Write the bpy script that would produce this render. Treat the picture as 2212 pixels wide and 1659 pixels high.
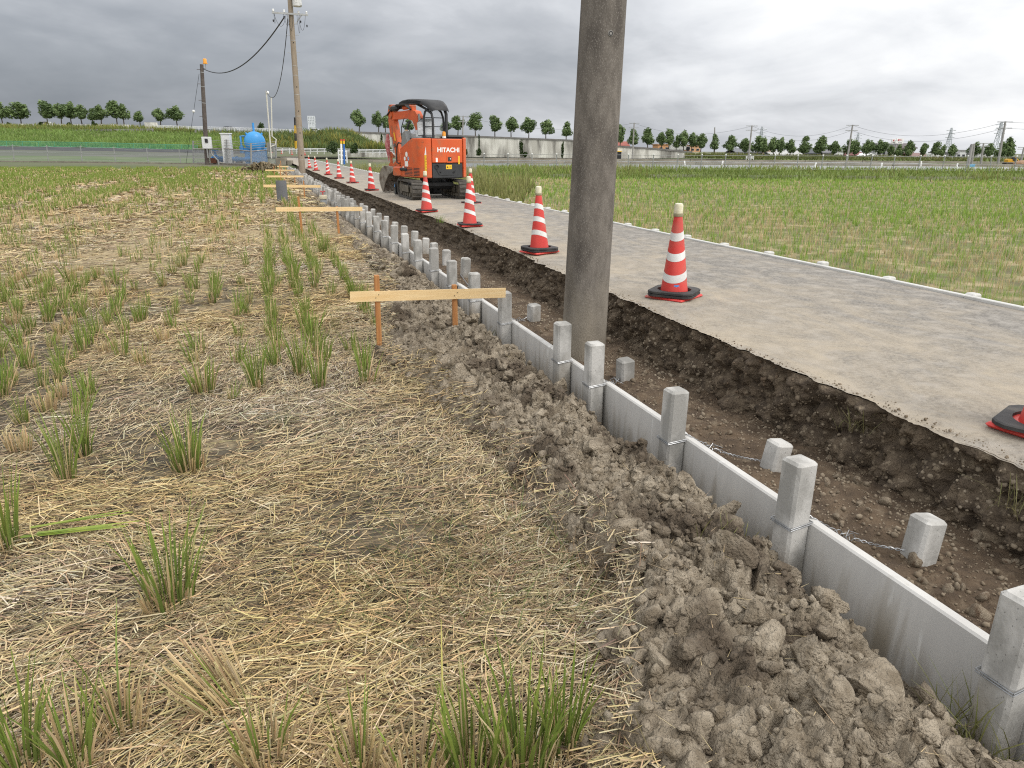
import bpy, math, random
import numpy as np
from mathutils import Vector, Matrix

for o in list(bpy.data.objects):
    bpy.data.objects.remove(o)
SC = bpy.context.scene
COL = SC.collection
rad = math.radians
RNG = np.random.default_rng(7)
random.seed(7)

# ------------------------------------------------------------------ camera
# z = 0 is the stubble field beside the trench; +Y runs along the road, +X to the right
CZ = 1.75
YAW, PITCH, ROLL, FPX = rad(18.904), rad(18.219), rad(0.4), 1534.0
PW, PH = 2212.0, 1659.0
_f = np.array([math.sin(YAW) * math.cos(PITCH), math.cos(YAW) * math.cos(PITCH), -math.sin(PITCH)])
_r0 = np.array([math.cos(YAW), -math.sin(YAW), 0.0])
_u0 = np.cross(_r0, _f)
_r = _r0 * math.cos(ROLL) + _u0 * math.sin(ROLL)
_u = -_r0 * math.sin(ROLL) + _u0 * math.cos(ROLL)
cam_data = bpy.data.cameras.new('camera')
cam = bpy.data.objects.new('camera', cam_data)
COL.objects.link(cam)
SC.camera = cam
cam.matrix_world = Matrix(((_r[0], _u[0], -_f[0], 0), (_r[1], _u[1], -_f[1], 0), (_r[2], _u[2], -_f[2], CZ), (0, 0, 0, 1)))
cam_data.sensor_width = 36.0
cam_data.lens = 36.0 * FPX / PW
cam_data.clip_start = 0.05
cam_data.clip_end = 9000.0

# ------------------------------------------------------------------ sky, sun, exposure
SUN_AZ, SUN_EL = rad(145), rad(50)          # azimuth from +Y towards +X
SUN_DIR = (math.sin(SUN_AZ) * math.cos(SUN_EL), math.cos(SUN_AZ) * math.cos(SUN_EL), math.sin(SUN_EL))
world = bpy.data.worlds.new('World')
SC.world = world
world.use_nodes = True
wt = world.node_tree
wt.nodes.clear()


def wn(kind, **kw):
    n = wt.nodes.new(kind)
    for k, v in kw.items():
        setattr(n, k, v)
    return n


def wmath(op, a, b=None, c=None, clamp=False):
    n = wn('ShaderNodeMath', operation=op, use_clamp=clamp)
    for i, v in enumerate((a, b, c)):
        if v is None:
            continue
        if isinstance(v, (int, float)):
            n.inputs[i].default_value = v
        else:
            wt.links.new(v, n.inputs[i])
    return n.outputs[0]


tc = wn('ShaderNodeTexCoord')
sep = wn('ShaderNodeSeparateXYZ')
wt.links.new(tc.outputs['Generated'], sep.inputs[0])
zc = wmath('ADD', wmath('MAXIMUM', sep.outputs[2], 0.0), 0.27)
comb = wn('ShaderNodeCombineXYZ')
wt.links.new(wmath('DIVIDE', sep.outputs[0], zc), comb.inputs[0])
wt.links.new(wmath('DIVIDE', sep.outputs[1], zc), comb.inputs[1])


def wnoise(scale, detail, rough, dist, off):
    m = wn('ShaderNodeMapping')
    m.inputs['Location'].default_value = off
    wt.links.new(comb.outputs[0], m.inputs[0])
    n = wn('ShaderNodeTexNoise')
    n.inputs['Scale'].default_value = scale
    n.inputs['Detail'].default_value = detail
    n.inputs['Roughness'].default_value = rough
    n.inputs['Distortion'].default_value = dist
    wt.links.new(m.outputs[0], n.inputs['Vector'])
    return n.outputs[0]


n1 = wnoise(1.05, 7, 0.5, 0.5, (21.0, 4.0, 6.0))
n2 = wnoise(2.4, 7, 0.55, 0.4, (-2.0, 5.0, 1.0))
dotn = wn('ShaderNodeVectorMath', operation='DOT_PRODUCT')
wt.links.new(tc.outputs['Generated'], dotn.inputs[0])
dotn.inputs[1].default_value = SUN_DIR
# thin cloud towards the hidden sun is brighter, thick cloud away from it darker
glow = wmath('MULTIPLY_ADD', dotn.outputs['Value'], 0.97, 0.60)
cl = wmath('MULTIPLY_ADD', wmath('SUBTRACT', n1, 0.5), 0.70, glow)
cl = wmath('MULTIPLY_ADD', wmath('SUBTRACT', n2, 0.5), 0.40, cl)
cl = wmath('MULTIPLY_ADD', sep.outputs[2], 0.35, cl)       # an overcast sky is brighter overhead
ramp = wn('ShaderNodeValToRGB')
wt.links.new(cl, ramp.inputs[0])
cr = ramp.color_ramp
cr.elements[0].position = 0.0
cr.elements[0].color = (0.215, 0.235, 0.268, 1)
cr.elements[1].position = 1.0
cr.elements[1].color = (1.25, 1.25, 1.25, 1)
for p, c in ((0.22, (0.32, 0.34, 0.375)), (0.40, (0.47, 0.487, 0.52)), (0.56, (0.70, 0.715, 0.745)), (0.74, (0.93, 0.935, 0.94))):
    e = cr.elements.new(p)
    e.color = (*c, 1)
sky = wn('ShaderNodeTexSky', sky_type='NISHITA')
sky.sun_disc = False
sky.sun_elevation = SUN_EL
sky.sun_rotation = SUN_AZ
sky.air_density = 1.2
sky.dust_density = 2.0
skys = wn('ShaderNodeVectorMath', operation='SCALE')
wt.links.new(sky.outputs[0], skys.inputs[0])
skys.inputs['Scale'].default_value = 0.09
mixs = wn('ShaderNodeMix', data_type='RGBA')
mixs.inputs[0].default_value = 0.93       # almost closed cloud cover
wt.links.new(skys.outputs[0], mixs.inputs[6])
wt.links.new(ramp.outputs[0], mixs.inputs[7])
bg = wn('ShaderNodeBackground')
bg.inputs['Strength'].default_value = 1.0
wt.links.new(mixs.outputs[2], bg.inputs[0])
wo = wn('ShaderNodeOutputWorld')
wt.links.new(bg.outputs[0], wo.inputs[0])

sun_data = bpy.data.lights.new('sun', 'SUN')
sun_data.energy = 1.5
sun_data.angle = rad(28)
sun_data.color = (1.0, 0.95, 0.88)
sun = bpy.data.objects.new('sun', sun_data)
COL.objects.link(sun)
sun.rotation_euler = Vector(SUN_DIR).to_track_quat('Z', 'Y').to_euler()
sun.location = (20, -5, 30)

SC.view_settings.view_transform = 'Standard'
SC.view_settings.look = 'None'
SC.view_settings.exposure = 0.28
SC.view_settings.gamma = 1.0
SC.view_settings.use_curve_mapping = False
SC.render.engine = 'CYCLES'
SC.cycles.use_denoising = False
SC.cycles.pixel_filter_type = 'BLACKMAN_HARRIS'
SC.cycles.filter_width = 1.15
SC.cycles.max_bounces = 6
SC.cycles.transparent_max_bounces = 12


# ------------------------------------------------------------------ placing helpers (points of the real place from sight lines)
def ray(x, y):
    return _f * FPX + _r * (x - PW / 2) - _u * (y - PH / 2)


def at_z(x, y, z):
    d = ray(x, y)
    p = d * ((z - CZ) / d[2])
    return np.array([p[0], p[1], z])


def at_Y(x, y, Y):
    d = ray(x, y)
    p = d * (Y / d[1])
    return np.array([p[0], Y, p[2] + CZ])


def at_X(x, y, X):
    d = ray(x, y)
    p = d * (X / d[0])
    return np.array([X, p[1], p[2] + CZ])


_h = np.array([math.sin(YAW), math.cos(YAW), 0.0])


def at_D(x, y, D):
    """point on the sight line at horizontal distance D along the view azimuth"""
    d = ray(x, y)
    p = d * (D / (d @ _h))
    return np.array([p[0], p[1], p[2] + CZ])


# ------------------------------------------------------------------ numpy noise
def _hash(ix, iy, iz, seed):
    h = (ix.astype(np.int64) * 374761393 + iy.astype(np.int64) * 668265263 + iz.astype(np.int64) * 2147483647 + seed * 144269504) & 0xFFFFFFFF
    h = ((h ^ (h >> 13)) * 1274126177) & 0xFFFFFFFF
    h = ((h ^ (h >> 16)) * 2246822519) & 0xFFFFFFFF
    return ((h ^ (h >> 15)) & 0xFFFFFF) / float(0xFFFFFF)


def vnoise(x, y, z=None, seed=0):
    x = np.asarray(x, float); y = np.asarray(y, float)
    z = np.zeros_like(x) if z is None else np.asarray(z, float)
    x0, y0, z0 = np.floor(x), np.floor(y), np.floor(z)
    fx, fy, fz = x - x0, y - y0, z - z0
    fx, fy, fz = (t * t * (3 - 2 * t) for t in (fx, fy, fz))
    out = 0
    for dx in (0, 1):
        for dy in (0, 1):
            for dz in (0, 1):
                w = (fx if dx else 1 - fx) * (fy if dy else 1 - fy) * (fz if dz else 1 - fz)
                out = out + w * _hash(x0 + dx, y0 + dy, z0 + dz, seed)
    return out


def fbm(x, y, z=None, octv=4, seed=0, gain=0.5):
    a, s, t = 1.0, 0.0, 0.0
    for k in range(octv):
        f = 2.03 ** k
        s = s + a * (vnoise(x * f, y * f, None if z is None else z * f, seed + k * 17) - 0.5)
        t += a
        a *= gain
    return s / t * 2.0


def worley(x, y, seed=0):
    x0, y0 = np.floor(x), np.floor(y)
    best = np.full(np.shape(x), 9.0); cid = np.zeros(np.shape(x))
    for dx in (-1, 0, 1):
        for dy in (-1, 0, 1):
            cx, cy = x0 + dx, y0 + dy
            px = cx + _hash(cx, cy, cx * 0, seed); py = cy + _hash(cx, cy, cx * 0 + 1, seed)
            d = np.hypot(px - x, py - y)
            m = d < best
            best = np.where(m, d, best); cid = np.where(m, _hash(cx, cy, cx * 0 + 2, seed), cid)
    return best, cid


def sstep(a, b, x):
    t = np.clip((x - a) / (b - a), 0, 1)
    return t * t * (3 - 2 * t)


# ------------------------------------------------------------------ materials
def mat(name, c1, c2=None, scale=6.0, rough=0.8, bump=0.0, bscale=40.0, metal=0.0, c3=None, s3=1.0, t3=(0.55, 0.7), detail=5.0,
        stretch=None, attr=None, translucent=0.0, spec=0.4, dist=0.0, coat=0.0, bdist=0.01, r=(0.35, 0.65), alpha=None, pits=None, zmix=None, world_co=False):
    m = bpy.data.materials.new(name)
    m.use_nodes = True
    t = m.node_tree
    t.nodes.clear()
    out = t.nodes.new('ShaderNodeOutputMaterial')
    b = t.nodes.new('ShaderNodeBsdfPrincipled')
    b.inputs['Roughness'].default_value = rough
    b.inputs['Metallic'].default_value = metal
    b.inputs['Specular IOR Level'].default_value = spec
    b.inputs['Coat Weight'].default_value = coat
    co = t.nodes.new('ShaderNodeTexCoord')
    mp = t.nodes.new('ShaderNodeMapping')
    if world_co:
        ge = t.nodes.new('ShaderNodeNewGeometry')
        t.links.new(ge.outputs['Position'], mp.inputs[0])
    else:
        t.links.new(co.outputs['Object'], mp.inputs[0])
    if stretch:
        mp.inputs['Scale'].default_value = stretch

    def noise(s, d=detail, ds=dist):
        n = t.nodes.new('ShaderNodeTexNoise')
        n.inputs['Scale'].default_value = s
        n.inputs['Detail'].default_value = d
        n.inputs['Distortion'].default_value = ds
        t.links.new(mp.outputs[0], n.inputs['Vector'])
        return n.outputs[0]

    def rng_(v, a, bb):
        n = t.nodes.new('ShaderNodeMapRange')
        n.inputs[1].default_value, n.inputs[2].default_value = a, bb
        t.links.new(v, n.inputs[0])
        return n.outputs[0]

    def mix(f, a, bb, blend='MIX'):
        n = t.nodes.new('ShaderNodeMix')
        n.data_type = 'RGBA'
        n.blend_type = blend
        for s, v in ((0, f), (6, a), (7, bb)):
            if isinstance(v, (int, float)):
                n.inputs[s].default_value = v
            elif isinstance(v, tuple):
                n.inputs[s].default_value = (*v, 1)
            else:
                t.links.new(v, n.inputs[s])
        return n.outputs[2]
    col = None
    if attr:
        a = t.nodes.new('ShaderNodeAttribute')
        a.attribute_name = attr
        col = a.outputs[0]
        if c2:
            col = mix(rng_(noise(scale), *r), mix(1.0, col, c1, 'MULTIPLY'), mix(1.0, col, c2, 'MULTIPLY'))
    elif c2:
        col = mix(rng_(noise(scale), *r), c1, c2)
    if c3:
        col = mix(rng_(noise(s3), *t3), col if col is not None else c1, c3)
    if pits:      # (scale, colour, threshold): small dark or light specks
        v = t.nodes.new('ShaderNodeTexVoronoi')
        v.inputs['Scale'].default_value = pits[0]
        t.links.new(mp.outputs[0], v.inputs['Vector'])
        col = mix(rng_(v.outputs['Distance'], pits[2], pits[2] * 0.6), col if col is not None else c1, pits[1])
    if zmix:      # dirt that has climbed to a height: (z full, z none, colour)
        sp = t.nodes.new('ShaderNodeSeparateXYZ')
        t.links.new(co.outputs['Object'], sp.inputs[0])
        n = t.nodes.new('ShaderNodeMath'); n.operation = 'MULTIPLY_ADD'
        t.links.new(noise(3.0), n.inputs[0]); n.inputs[1].default_value = 0.9; t.links.new(sp.outputs[2], n.inputs[2])
        col = mix(rng_(n.outputs[0], zmix[1], zmix[0]), col if col is not None else c1, zmix[2])
    if col is None:
        b.inputs['Base Color'].default_value = (*c1, 1)
    else:
        t.links.new(col, b.inputs['Base Color'])
    if bump:
        n = t.nodes.new('ShaderNodeBump')
        n.inputs['Strength'].default_value = bump
        n.inputs['Distance'].default_value = bdist
        t.links.new(noise(bscale, 6.0), n.inputs['Height'])
        t.links.new(n.outputs[0], b.inputs['Normal'])
    sh = b.outputs[0]
    if translucent:
        tr = t.nodes.new('ShaderNodeBsdfTranslucent')
        if col is None:
            tr.inputs[0].default_value = (*c1, 1)
        else:
            t.links.new(col, tr.inputs[0])
        ms = t.nodes.new('ShaderNodeMixShader')
        ms.inputs[0].default_value = translucent
        t.links.new(sh, ms.inputs[1]); t.links.new(tr.outputs[0], ms.inputs[2])
        sh = ms.outputs[0]
    if alpha is not None:
        tp = t.nodes.new('ShaderNodeBsdfTransparent')
        ms = t.nodes.new('ShaderNodeMixShader')
        ms.inputs[0].default_value = alpha
        t.links.new(tp.outputs[0], ms.inputs[1]); t.links.new(sh, ms.inputs[2])
        sh = ms.outputs[0]
    t.links.new(sh, out.inputs[0])
    return m


# ------------------------------------------------------------------ mesh helpers
class MB:
    """collects shapes; build() links them as one mesh object"""

    def __init__(self):
        self.v, self.f, self.m = [], [], []
        self.mi = 0

    def add(self, vs, fs):
        o = len(self.v)
        self.v += [tuple(map(float, p)) for p in vs]
        self.f += [tuple(i + o for i in f) for f in fs]
        self.m += [self.mi] * len(fs)
        return self

    def box(self, c, s, rz=0.0, bevel=0.0, rot=None):
        x, y, z = s[0] / 2, s[1] / 2, s[2] / 2
        if bevel <= 0:
            vs = [(-x, -y, -z), (x, -y, -z), (x, y, -z), (-x, y, -z), (-x, -y, z), (x, -y, z), (x, y, z), (-x, y, z)]
            fs = [(0, 3, 2, 1), (4, 5, 6, 7), (0, 1, 5, 4), (1, 2, 6, 5), (2, 3, 7, 6), (3, 0, 4, 7)]
        else:
            b = min(bevel, x * .9, y * .9, z * .9)
            rings = []
            for zz, i in ((-z, b), (-z + b, 0), (z - b, 0), (z, b)):
                xx, yy = x - i, y - i
                bb = b if i == 0 else b * 0.5
                rings.append([(-xx, -yy + bb, zz), (-xx + bb, -yy, zz), (xx - bb, -yy, zz), (xx, -yy + bb, zz), (xx, yy - bb, zz), (xx - bb, yy, zz), (-xx + bb, yy, zz), (-xx, yy - bb, zz)])
            vs = [p for r in rings for p in r]
            fs = [tuple(range(7, -1, -1)), tuple(range(24, 32))]
            for k in range(3):
                for i in range(8):
                    j = (i + 1) % 8
                    fs.append((k * 8 + i, k * 8 + j, k * 8 + 8 + j, k * 8 + 8 + i))
        R = rot if rot is not None else Matrix.Rotation(rz, 3, 'Z')
        return self.add([Vector(c) + R @ Vector(p) for p in vs], fs)

    def tube(self, pts, r, n=8, cap=True):
        pts = [Vector(p) for p in pts]
        rr = list(r) if hasattr(r, '__len__') else [r] * len(pts)
        vs, fs = [], []
        up = None
        for i, p in enumerate(pts):
            d = (pts[min(i + 1, len(pts) - 1)] - pts[max(i - 1, 0)]).normalized()
            if up is None:
                up = Vector((0, 0, 1)) if abs(d.z) < 0.9 else Vector((1, 0, 0))
            a = d.cross(up).normalized(); b = a.cross(d).normalized(); up = b
            for k in range(n):
                t = 2 * math.pi * k / n
                vs.append(p + (a * math.cos(t) + b * math.sin(t)) * rr[i])
        for i in range(len(pts) - 1):
            for k in range(n):
                j = (k + 1) % n
                fs.append((i * n + k, i * n + j, i * n + n + j, i * n + n + k))
        if cap:
            fs.append(tuple(range(n - 1, -1, -1)))
            fs.append(tuple(range((len(pts) - 1) * n, len(pts) * n)))
        return self.add(vs, fs)

    def lathe(self, prof, n=24, c=(0, 0, 0), rot=None):
        vs, fs = [], []
        R = rot if rot is not None else Matrix.Identity(3)
        for (r, z) in prof:
            for k in range(n):
                t = 2 * math.pi * k / n
                vs.append(Vector(c) + R @ Vector((r * math.cos(t), r * math.sin(t), z)))
        for i in range(len(prof) - 1):
            for k in range(n):
                j = (k + 1) % n
                fs.append((i * n + k, i * n + j, i * n + n + j, i * n + n + k))
        if prof[0][0] > 1e-6:
            fs.append(tuple(range(n - 1, -1, -1)))
        if prof[-1][0] > 1e-6:
            fs.append(tuple(range((len(prof) - 1) * n, len(prof) * n)))
        return self.add(vs, fs)

    def prism(self, poly, a, b, axis='x'):
        """polygon in the two other axes, extruded along axis from a to b"""
        n = len(poly)
        mk = {'x': lambda p, t: (t, p[0], p[1]), 'y': lambda p, t: (p[0], t, p[1]), 'z': lambda p, t: (p[0], p[1], t)}[axis]
        vs = [mk(p, a) for p in poly] + [mk(p, b) for p in poly]
        fs = [tuple(range(n - 1, -1, -1)), tuple(range(n, 2 * n))] + [(i, (i + 1) % n, n + (i + 1) % n, n + i) for i in range(n)]
        return self.add(vs, fs)

    def build(self, name, m, parent=None, smooth=False, loc=None, rz=None):
        me = bpy.data.meshes.new(name)
        me.from_pydata(self.v, [], self.f)
        ms = m if isinstance(m, (list, tuple)) else [m]
        for x in ms:
            me.materials.append(x)
        if len(ms) > 1:
            me.polygons.foreach_set('material_index', self.m)
        me.update()
        import bmesh
        bm = bmesh.new(); bm.from_mesh(me)
        bmesh.ops.recalc_face_normals(bm, faces=bm.faces)
        bm.to_mesh(me); bm.free()
        if smooth:
            me.polygons.foreach_set('use_smooth', [True] * len(me.polygons))
            try:
                me.set_sharp_from_angle(angle=rad(40))
            except Exception:
                pass
        return link(name, me, parent, loc, rz)


def link(name, me, parent=None, loc=None, rz=None):
    o = bpy.data.objects.new(name, me)
    COL.objects.link(o)
    if parent is not None:
        o.parent = parent
    if loc is not None:
        o.location = [float(c) for c in loc]
    if rz is not None:
        o.rotation_euler = (0, 0, rz)
    return o


def tag(o, label=None, cat=None, group=None, kind=None):
    for k, v in (('label', label), ('category', cat), ('group', group), ('kind', kind)):
        if v:
            o[k] = v
    return o


def thing(name, label, cat, loc=(0, 0, 0), rz=0.0, group=None):
    o = bpy.data.objects.new(name, None)
    COL.objects.link(o)
    o.empty_display_size = 0.1
    o.location = [float(c) for c in loc]
    o.rotation_euler = (0, 0, rz)
    return tag(o, label, cat, group)


def copy_tree(o, parent=None):
    c = o.copy()
    COL.objects.link(c)
    c.parent = parent
    for ch in list(o.children):
        copy_tree(ch, c)
    return c


def np_mesh(name, V, F, m, parent=None, smooth=False, cols=None, kind=None):
    """V (n,3), F (k,3|4) arrays -> object, optional per-vertex colours"""
    V = np.asarray(V, np.float32); F = np.asarray(F, np.int32)
    me = bpy.data.meshes.new(name)
    k = F.shape[1]
    me.vertices.add(len(V)); me.vertices.foreach_set('co', V.ravel())
    me.loops.add(F.size); me.loops.foreach_set('vertex_index', F.ravel())
    me.polygons.add(len(F)); me.polygons.foreach_set('loop_start', np.arange(0, F.size, k, dtype=np.int32))
    try:
        me.polygons.foreach_set('loop_total', np.full(len(F), k, np.int32))
    except Exception:
        pass
    if smooth:
        me.polygons.foreach_set('use_smooth', np.ones(len(F), bool))
    me.update(calc_edges=True)
    if cols is not None:
        ca = me.color_attributes.new('Col', 'FLOAT_COLOR', 'POINT')
        cc = np.ones((len(V), 4), np.float32); cc[:, :3] = cols
        ca.data.foreach_set('color', cc.ravel())
    me.materials.append(m)
    o = link(name, me, parent)
    if kind:
        o['kind'] = kind
    return o


def grid_faces(nu, nv):
    i = np.arange(nu - 1)[:, None] * nv + np.arange(nv - 1)[None, :]
    i = i.ravel()
    return np.stack([i, i + nv, i + nv + 1, i + 1], 1)


def join_copies(variants, pos, scale, rot):
    """variants [(V,F)], pos (n,3), scale (n,) or (n,3), rot (n,3,3) -> V,F"""
    n = len(pos)
    which = RNG.integers(0, len(variants), n)
    Vs, Fs, off, idx = [], [], 0, []
    sc = scale if scale.ndim == 2 else np.repeat(scale[:, None], 3, 1)
    for w, (V, F) in enumerate(variants):
        s = np.where(which == w)[0]
        if len(s) == 0:
            continue
        P = np.einsum('nij,nkj->nki', rot[s], V[None] * sc[s][:, None, :]) + pos[s][:, None, :]
        Vs.append(P.reshape(-1, 3))
        Fs.append((F[None] + (np.arange(len(s)) * len(V))[:, None, None] + off).reshape(-1, F.shape[1]))
        off += len(s) * len(V)
        idx.append(np.repeat(s, len(V)))
    return np.concatenate(Vs), np.concatenate(Fs), np.concatenate(idx)


def rand_rot(n, tilt=math.pi):
    a = RNG.uniform(0, 2 * math.pi, n); b = RNG.uniform(-tilt, tilt, n); c = RNG.uniform(-tilt, tilt, n)
    ca, sa, cb, sb, cc, sc_ = np.cos(a), np.sin(a), np.cos(b), np.sin(b), np.cos(c), np.sin(c)
    Z = np.zeros(n); O = np.ones(n)
    A = np.stack([ca, -sa, Z, sa, ca, Z, Z, Z, O], 1).reshape(-1, 3, 3)
    B = np.stack([O, Z, Z, Z, cb, -sb, Z, sb, cb], 1).reshape(-1, 3, 3)
    C = np.stack([cc, Z, sc_, Z, O, Z, -sc_, Z, cc], 1).reshape(-1, 3, 3)
    return A @ B @ C


def ico(sub):
    import bmesh
    bm = bmesh.new()
    bmesh.ops.create_icosphere(bm, subdivisions=sub, radius=1.0)
    V = np.array([v.co[:] for v in bm.verts]); F = np.array([[v.index for v in f.verts] for f in bm.faces])
    bm.free()
    return V, F


ORD = ['first', 'second', 'third', 'fourth', 'fifth', 'sixth', 'seventh', 'eighth', 'ninth', 'tenth', 'eleventh', 'twelfth', 'thirteenth', 'fourteenth', 'fifteenth',
       'sixteenth', 'seventeenth', 'eighteenth', 'nineteenth', 'twentieth', 'twenty-first', 'twenty-second', 'twenty-third', 'twenty-fourth', 'twenty-fifth', 'twenty-sixth',
       'twenty-seventh', 'twenty-eighth', 'twenty-ninth', 'thirtieth', 'thirty-first', 'thirty-second', 'thirty-third', 'thirty-fourth', 'thirty-fifth', 'thirty-sixth']
# ================================================================== THE SETTING, NEAR
def field_z(y):
    return 0.15 * np.clip((np.asarray(y, float) - 12) / 50, 0, 1)


ROAD_Z = 0.53


def lip_x(y, fine=True):
    y = np.asarray(y, float)
    b = np.interp(y, [-2, 5, 8.5, 11.7, 19, 36, 62], [2.84, 2.86, 2.98, 3.08, 2.97, 2.87, 2.80])
    b = b + 0.045 * fbm(y * 0.7, y * 0 + 3.3, octv=3, seed=5)
    if fine:
        b = b + 0.050 * fbm(y * 6.0, y * 0 + 8.3, octv=5, seed=6, gain=0.75)
    return b


RF_D = 47.0          # distance at which the right-hand rice field ends

M_ground = mat('far_ground', (0.10, 0.10, 0.06), (0.085, 0.115, 0.038), scale=0.12, rough=0.95, c3=(0.15, 0.135, 0.09), s3=0.05, t3=(0.5, 0.65))
xs = np.array([-5000, -2000, -800, -300] + list(range(-110, 121, 2)) + [300, 800, 2000, 5000], float)
ys = np.array([-300, -100] + list(range(-40, 131, 2)) + [180, 300, 700, 2000, 7000], float)
GX, GY = np.meshgrid(xs, ys, indexing='ij')
GD = GX * _h[0] + GY * _h[1]
low = ((GX < 3) & (GX > -60) & (GY < 65) & (GY > -35)) | ((GX >= 3) & (GX < 100) & (GD < RF_D) & (GD > -35))
GZ = np.where(low, -0.6, 0.30)
o = np_mesh('ground', np.stack([GX, GY, GZ], -1).reshape(-1, 3), grid_faces(len(xs), len(ys)), M_ground, kind='structure')

def cover_by_place(m, axis, p0, p1, v0, v1, scale, stretch, lo, hi, most, colour):
    """loose cover (dust, straw litter) lying over a surface in noisy patches, more of it towards one side of the place"""
    t = m.node_tree
    b = [n for n in t.nodes if n.type == 'BSDF_PRINCIPLED'][0]
    src = b.inputs['Base Color'].links[0].from_socket
    ge = t.nodes.new('ShaderNodeNewGeometry'); sx = t.nodes.new('ShaderNodeSeparateXYZ'); t.links.new(ge.outputs['Position'], sx.inputs[0])
    mr = t.nodes.new('ShaderNodeMapRange'); t.links.new(sx.outputs[axis], mr.inputs[0])
    for k, v in zip((1, 2, 3, 4), (p0, p1, v0, v1)):
        mr.inputs[k].default_value = v
    n1 = t.nodes.new('ShaderNodeTexNoise'); n1.inputs['Scale'].default_value = scale; n1.inputs['Detail'].default_value = 9; n1.inputs['Roughness'].default_value = 0.78; n1.inputs['Distortion'].default_value = 0.7
    mp = t.nodes.new('ShaderNodeMapping'); mp.inputs['Scale'].default_value = stretch
    t.links.new(ge.outputs['Position'], mp.inputs[0]); t.links.new(mp.outputs[0], n1.inputs['Vector'])
    ad = t.nodes.new('ShaderNodeMath'); ad.operation = 'ADD'; t.links.new(n1.outputs[0], ad.inputs[0]); t.links.new(mr.outputs[0], ad.inputs[1])
    m2 = t.nodes.new('ShaderNodeMapRange'); t.links.new(ad.outputs[0], m2.inputs[0])
    m2.inputs[1].default_value, m2.inputs[2].default_value, m2.inputs[4].default_value = lo, hi, most
    mx = t.nodes.new('ShaderNodeMix'); mx.data_type = 'RGBA'
    t.links.new(m2.outputs[0], mx.inputs[0]); t.links.new(src, mx.inputs[6]); mx.inputs[7].default_value = (*colour, 1)
    t.links.new(mx.outputs[2], b.inputs['Base Color'])


# ---- stubble field on the left
M_field = mat('field_soil', (0.052, 0.043, 0.030), (0.10, 0.083, 0.057), scale=5.0, rough=0.95, c3=(0.21, 0.165, 0.10), s3=14.0, t3=(0.52, 0.70), bump=0.8, bscale=55.0, bdist=0.02)
cover_by_place(M_field, 1, 6.0, 17.0, -0.10, 0.22, 3.0, (1.0, 1.0, 1.0), 0.42, 0.62, 0.9, (0.37, 0.29, 0.165))      # straw litter, thicker away from the trampled end
xs = np.concatenate([np.arange(-32, -3, 0.5), np.arange(-3, 2.2, 0.05)])
ys = np.concatenate([np.arange(-1.5, 9, 0.05), np.arange(9, 24, 0.25), np.arange(24, 66.6, 0.8)])
FX, FY = np.meshgrid(xs, ys, indexing='ij')


def field_h(x, y):
    return field_z(y) + 0.018 * fbm(x * 1.7, y * 1.7, octv=3, seed=21) + 0.012 * fbm(x * 7, y * 7, octv=2, seed=22) - 0.10 * sstep(1.75, 2.1, x)


FZ = field_h(FX, FY) - 0.16 * sstep(1.55, 2.05, FX)
np_mesh('field', np.stack([FX, FY, FZ], -1).reshape(-1, 3), grid_faces(len(xs), len(ys)), M_field, smooth=True, kind='structure')

# ---- excavated soil thrown up along the wall
M_soil = mat('grey_brown_clay', (0.218, 0.176, 0.123), (0.42, 0.358, 0.272), scale=16.0, rough=0.95, bump=1.0, bscale=90.0, bdist=0.03, c3=(0.135, 0.105, 0.074), s3=3.2, t3=(0.50, 0.64), world_co=True)


def bank_left(y):
    return np.interp(y, [-1, 1.5, 1.95, 2.3, 2.8, 3.3, 4.6, 5.4, 6.1, 7, 8.5, 10, 12, 18, 60], [0.5, 0.78, 1.06, 1.28, 1.16, 1.2, 1.16, 1.0, 0.80, 1.02, 1.28, 1.5, 1.52, 1.6, 1.6]) + 0.07 * fbm(np.asarray(y) * 1.3, np.asarray(y) * 0, octv=3, seed=31)


def domes(x, y, s, seed):
    d, c = worley(x / s, y / s, seed)
    return np.clip(1 - (d / 0.62) ** 2, 0, 1) * (0.25 + 0.75 * c)


def chunks(x, y, s, seed):
    """broken blocks: every cell a tilted flat face with cracks between"""
    X, Y = x / s, y / s
    x0, y0 = np.floor(X), np.floor(Y)
    best = np.full(np.shape(X), 9.0); sec = best.copy(); h = np.zeros(np.shape(X))
    for dx in (-1, 0, 1):
        for dy in (-1, 0, 1):
            cx, cy = x0 + dx, y0 + dy
            z0 = cx * 0
            ox, oy = X - cx - _hash(cx, cy, z0, seed), Y - cy - _hash(cx, cy, z0 + 1, seed)
            d = np.hypot(ox, oy)
            m = d < best
            hh = _hash(cx, cy, z0 + 2, seed) + 1.3 * ((_hash(cx, cy, z0 + 3, seed) - 0.5) * ox + (_hash(cx, cy, z0 + 4, seed) - 0.5) * oy)
            sec = np.where(m, best, np.minimum(sec, d)); best = np.where(m, d, best); h = np.where(m, hh, h)
    return h * sstep(0.0, 0.16, sec - best)


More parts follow.
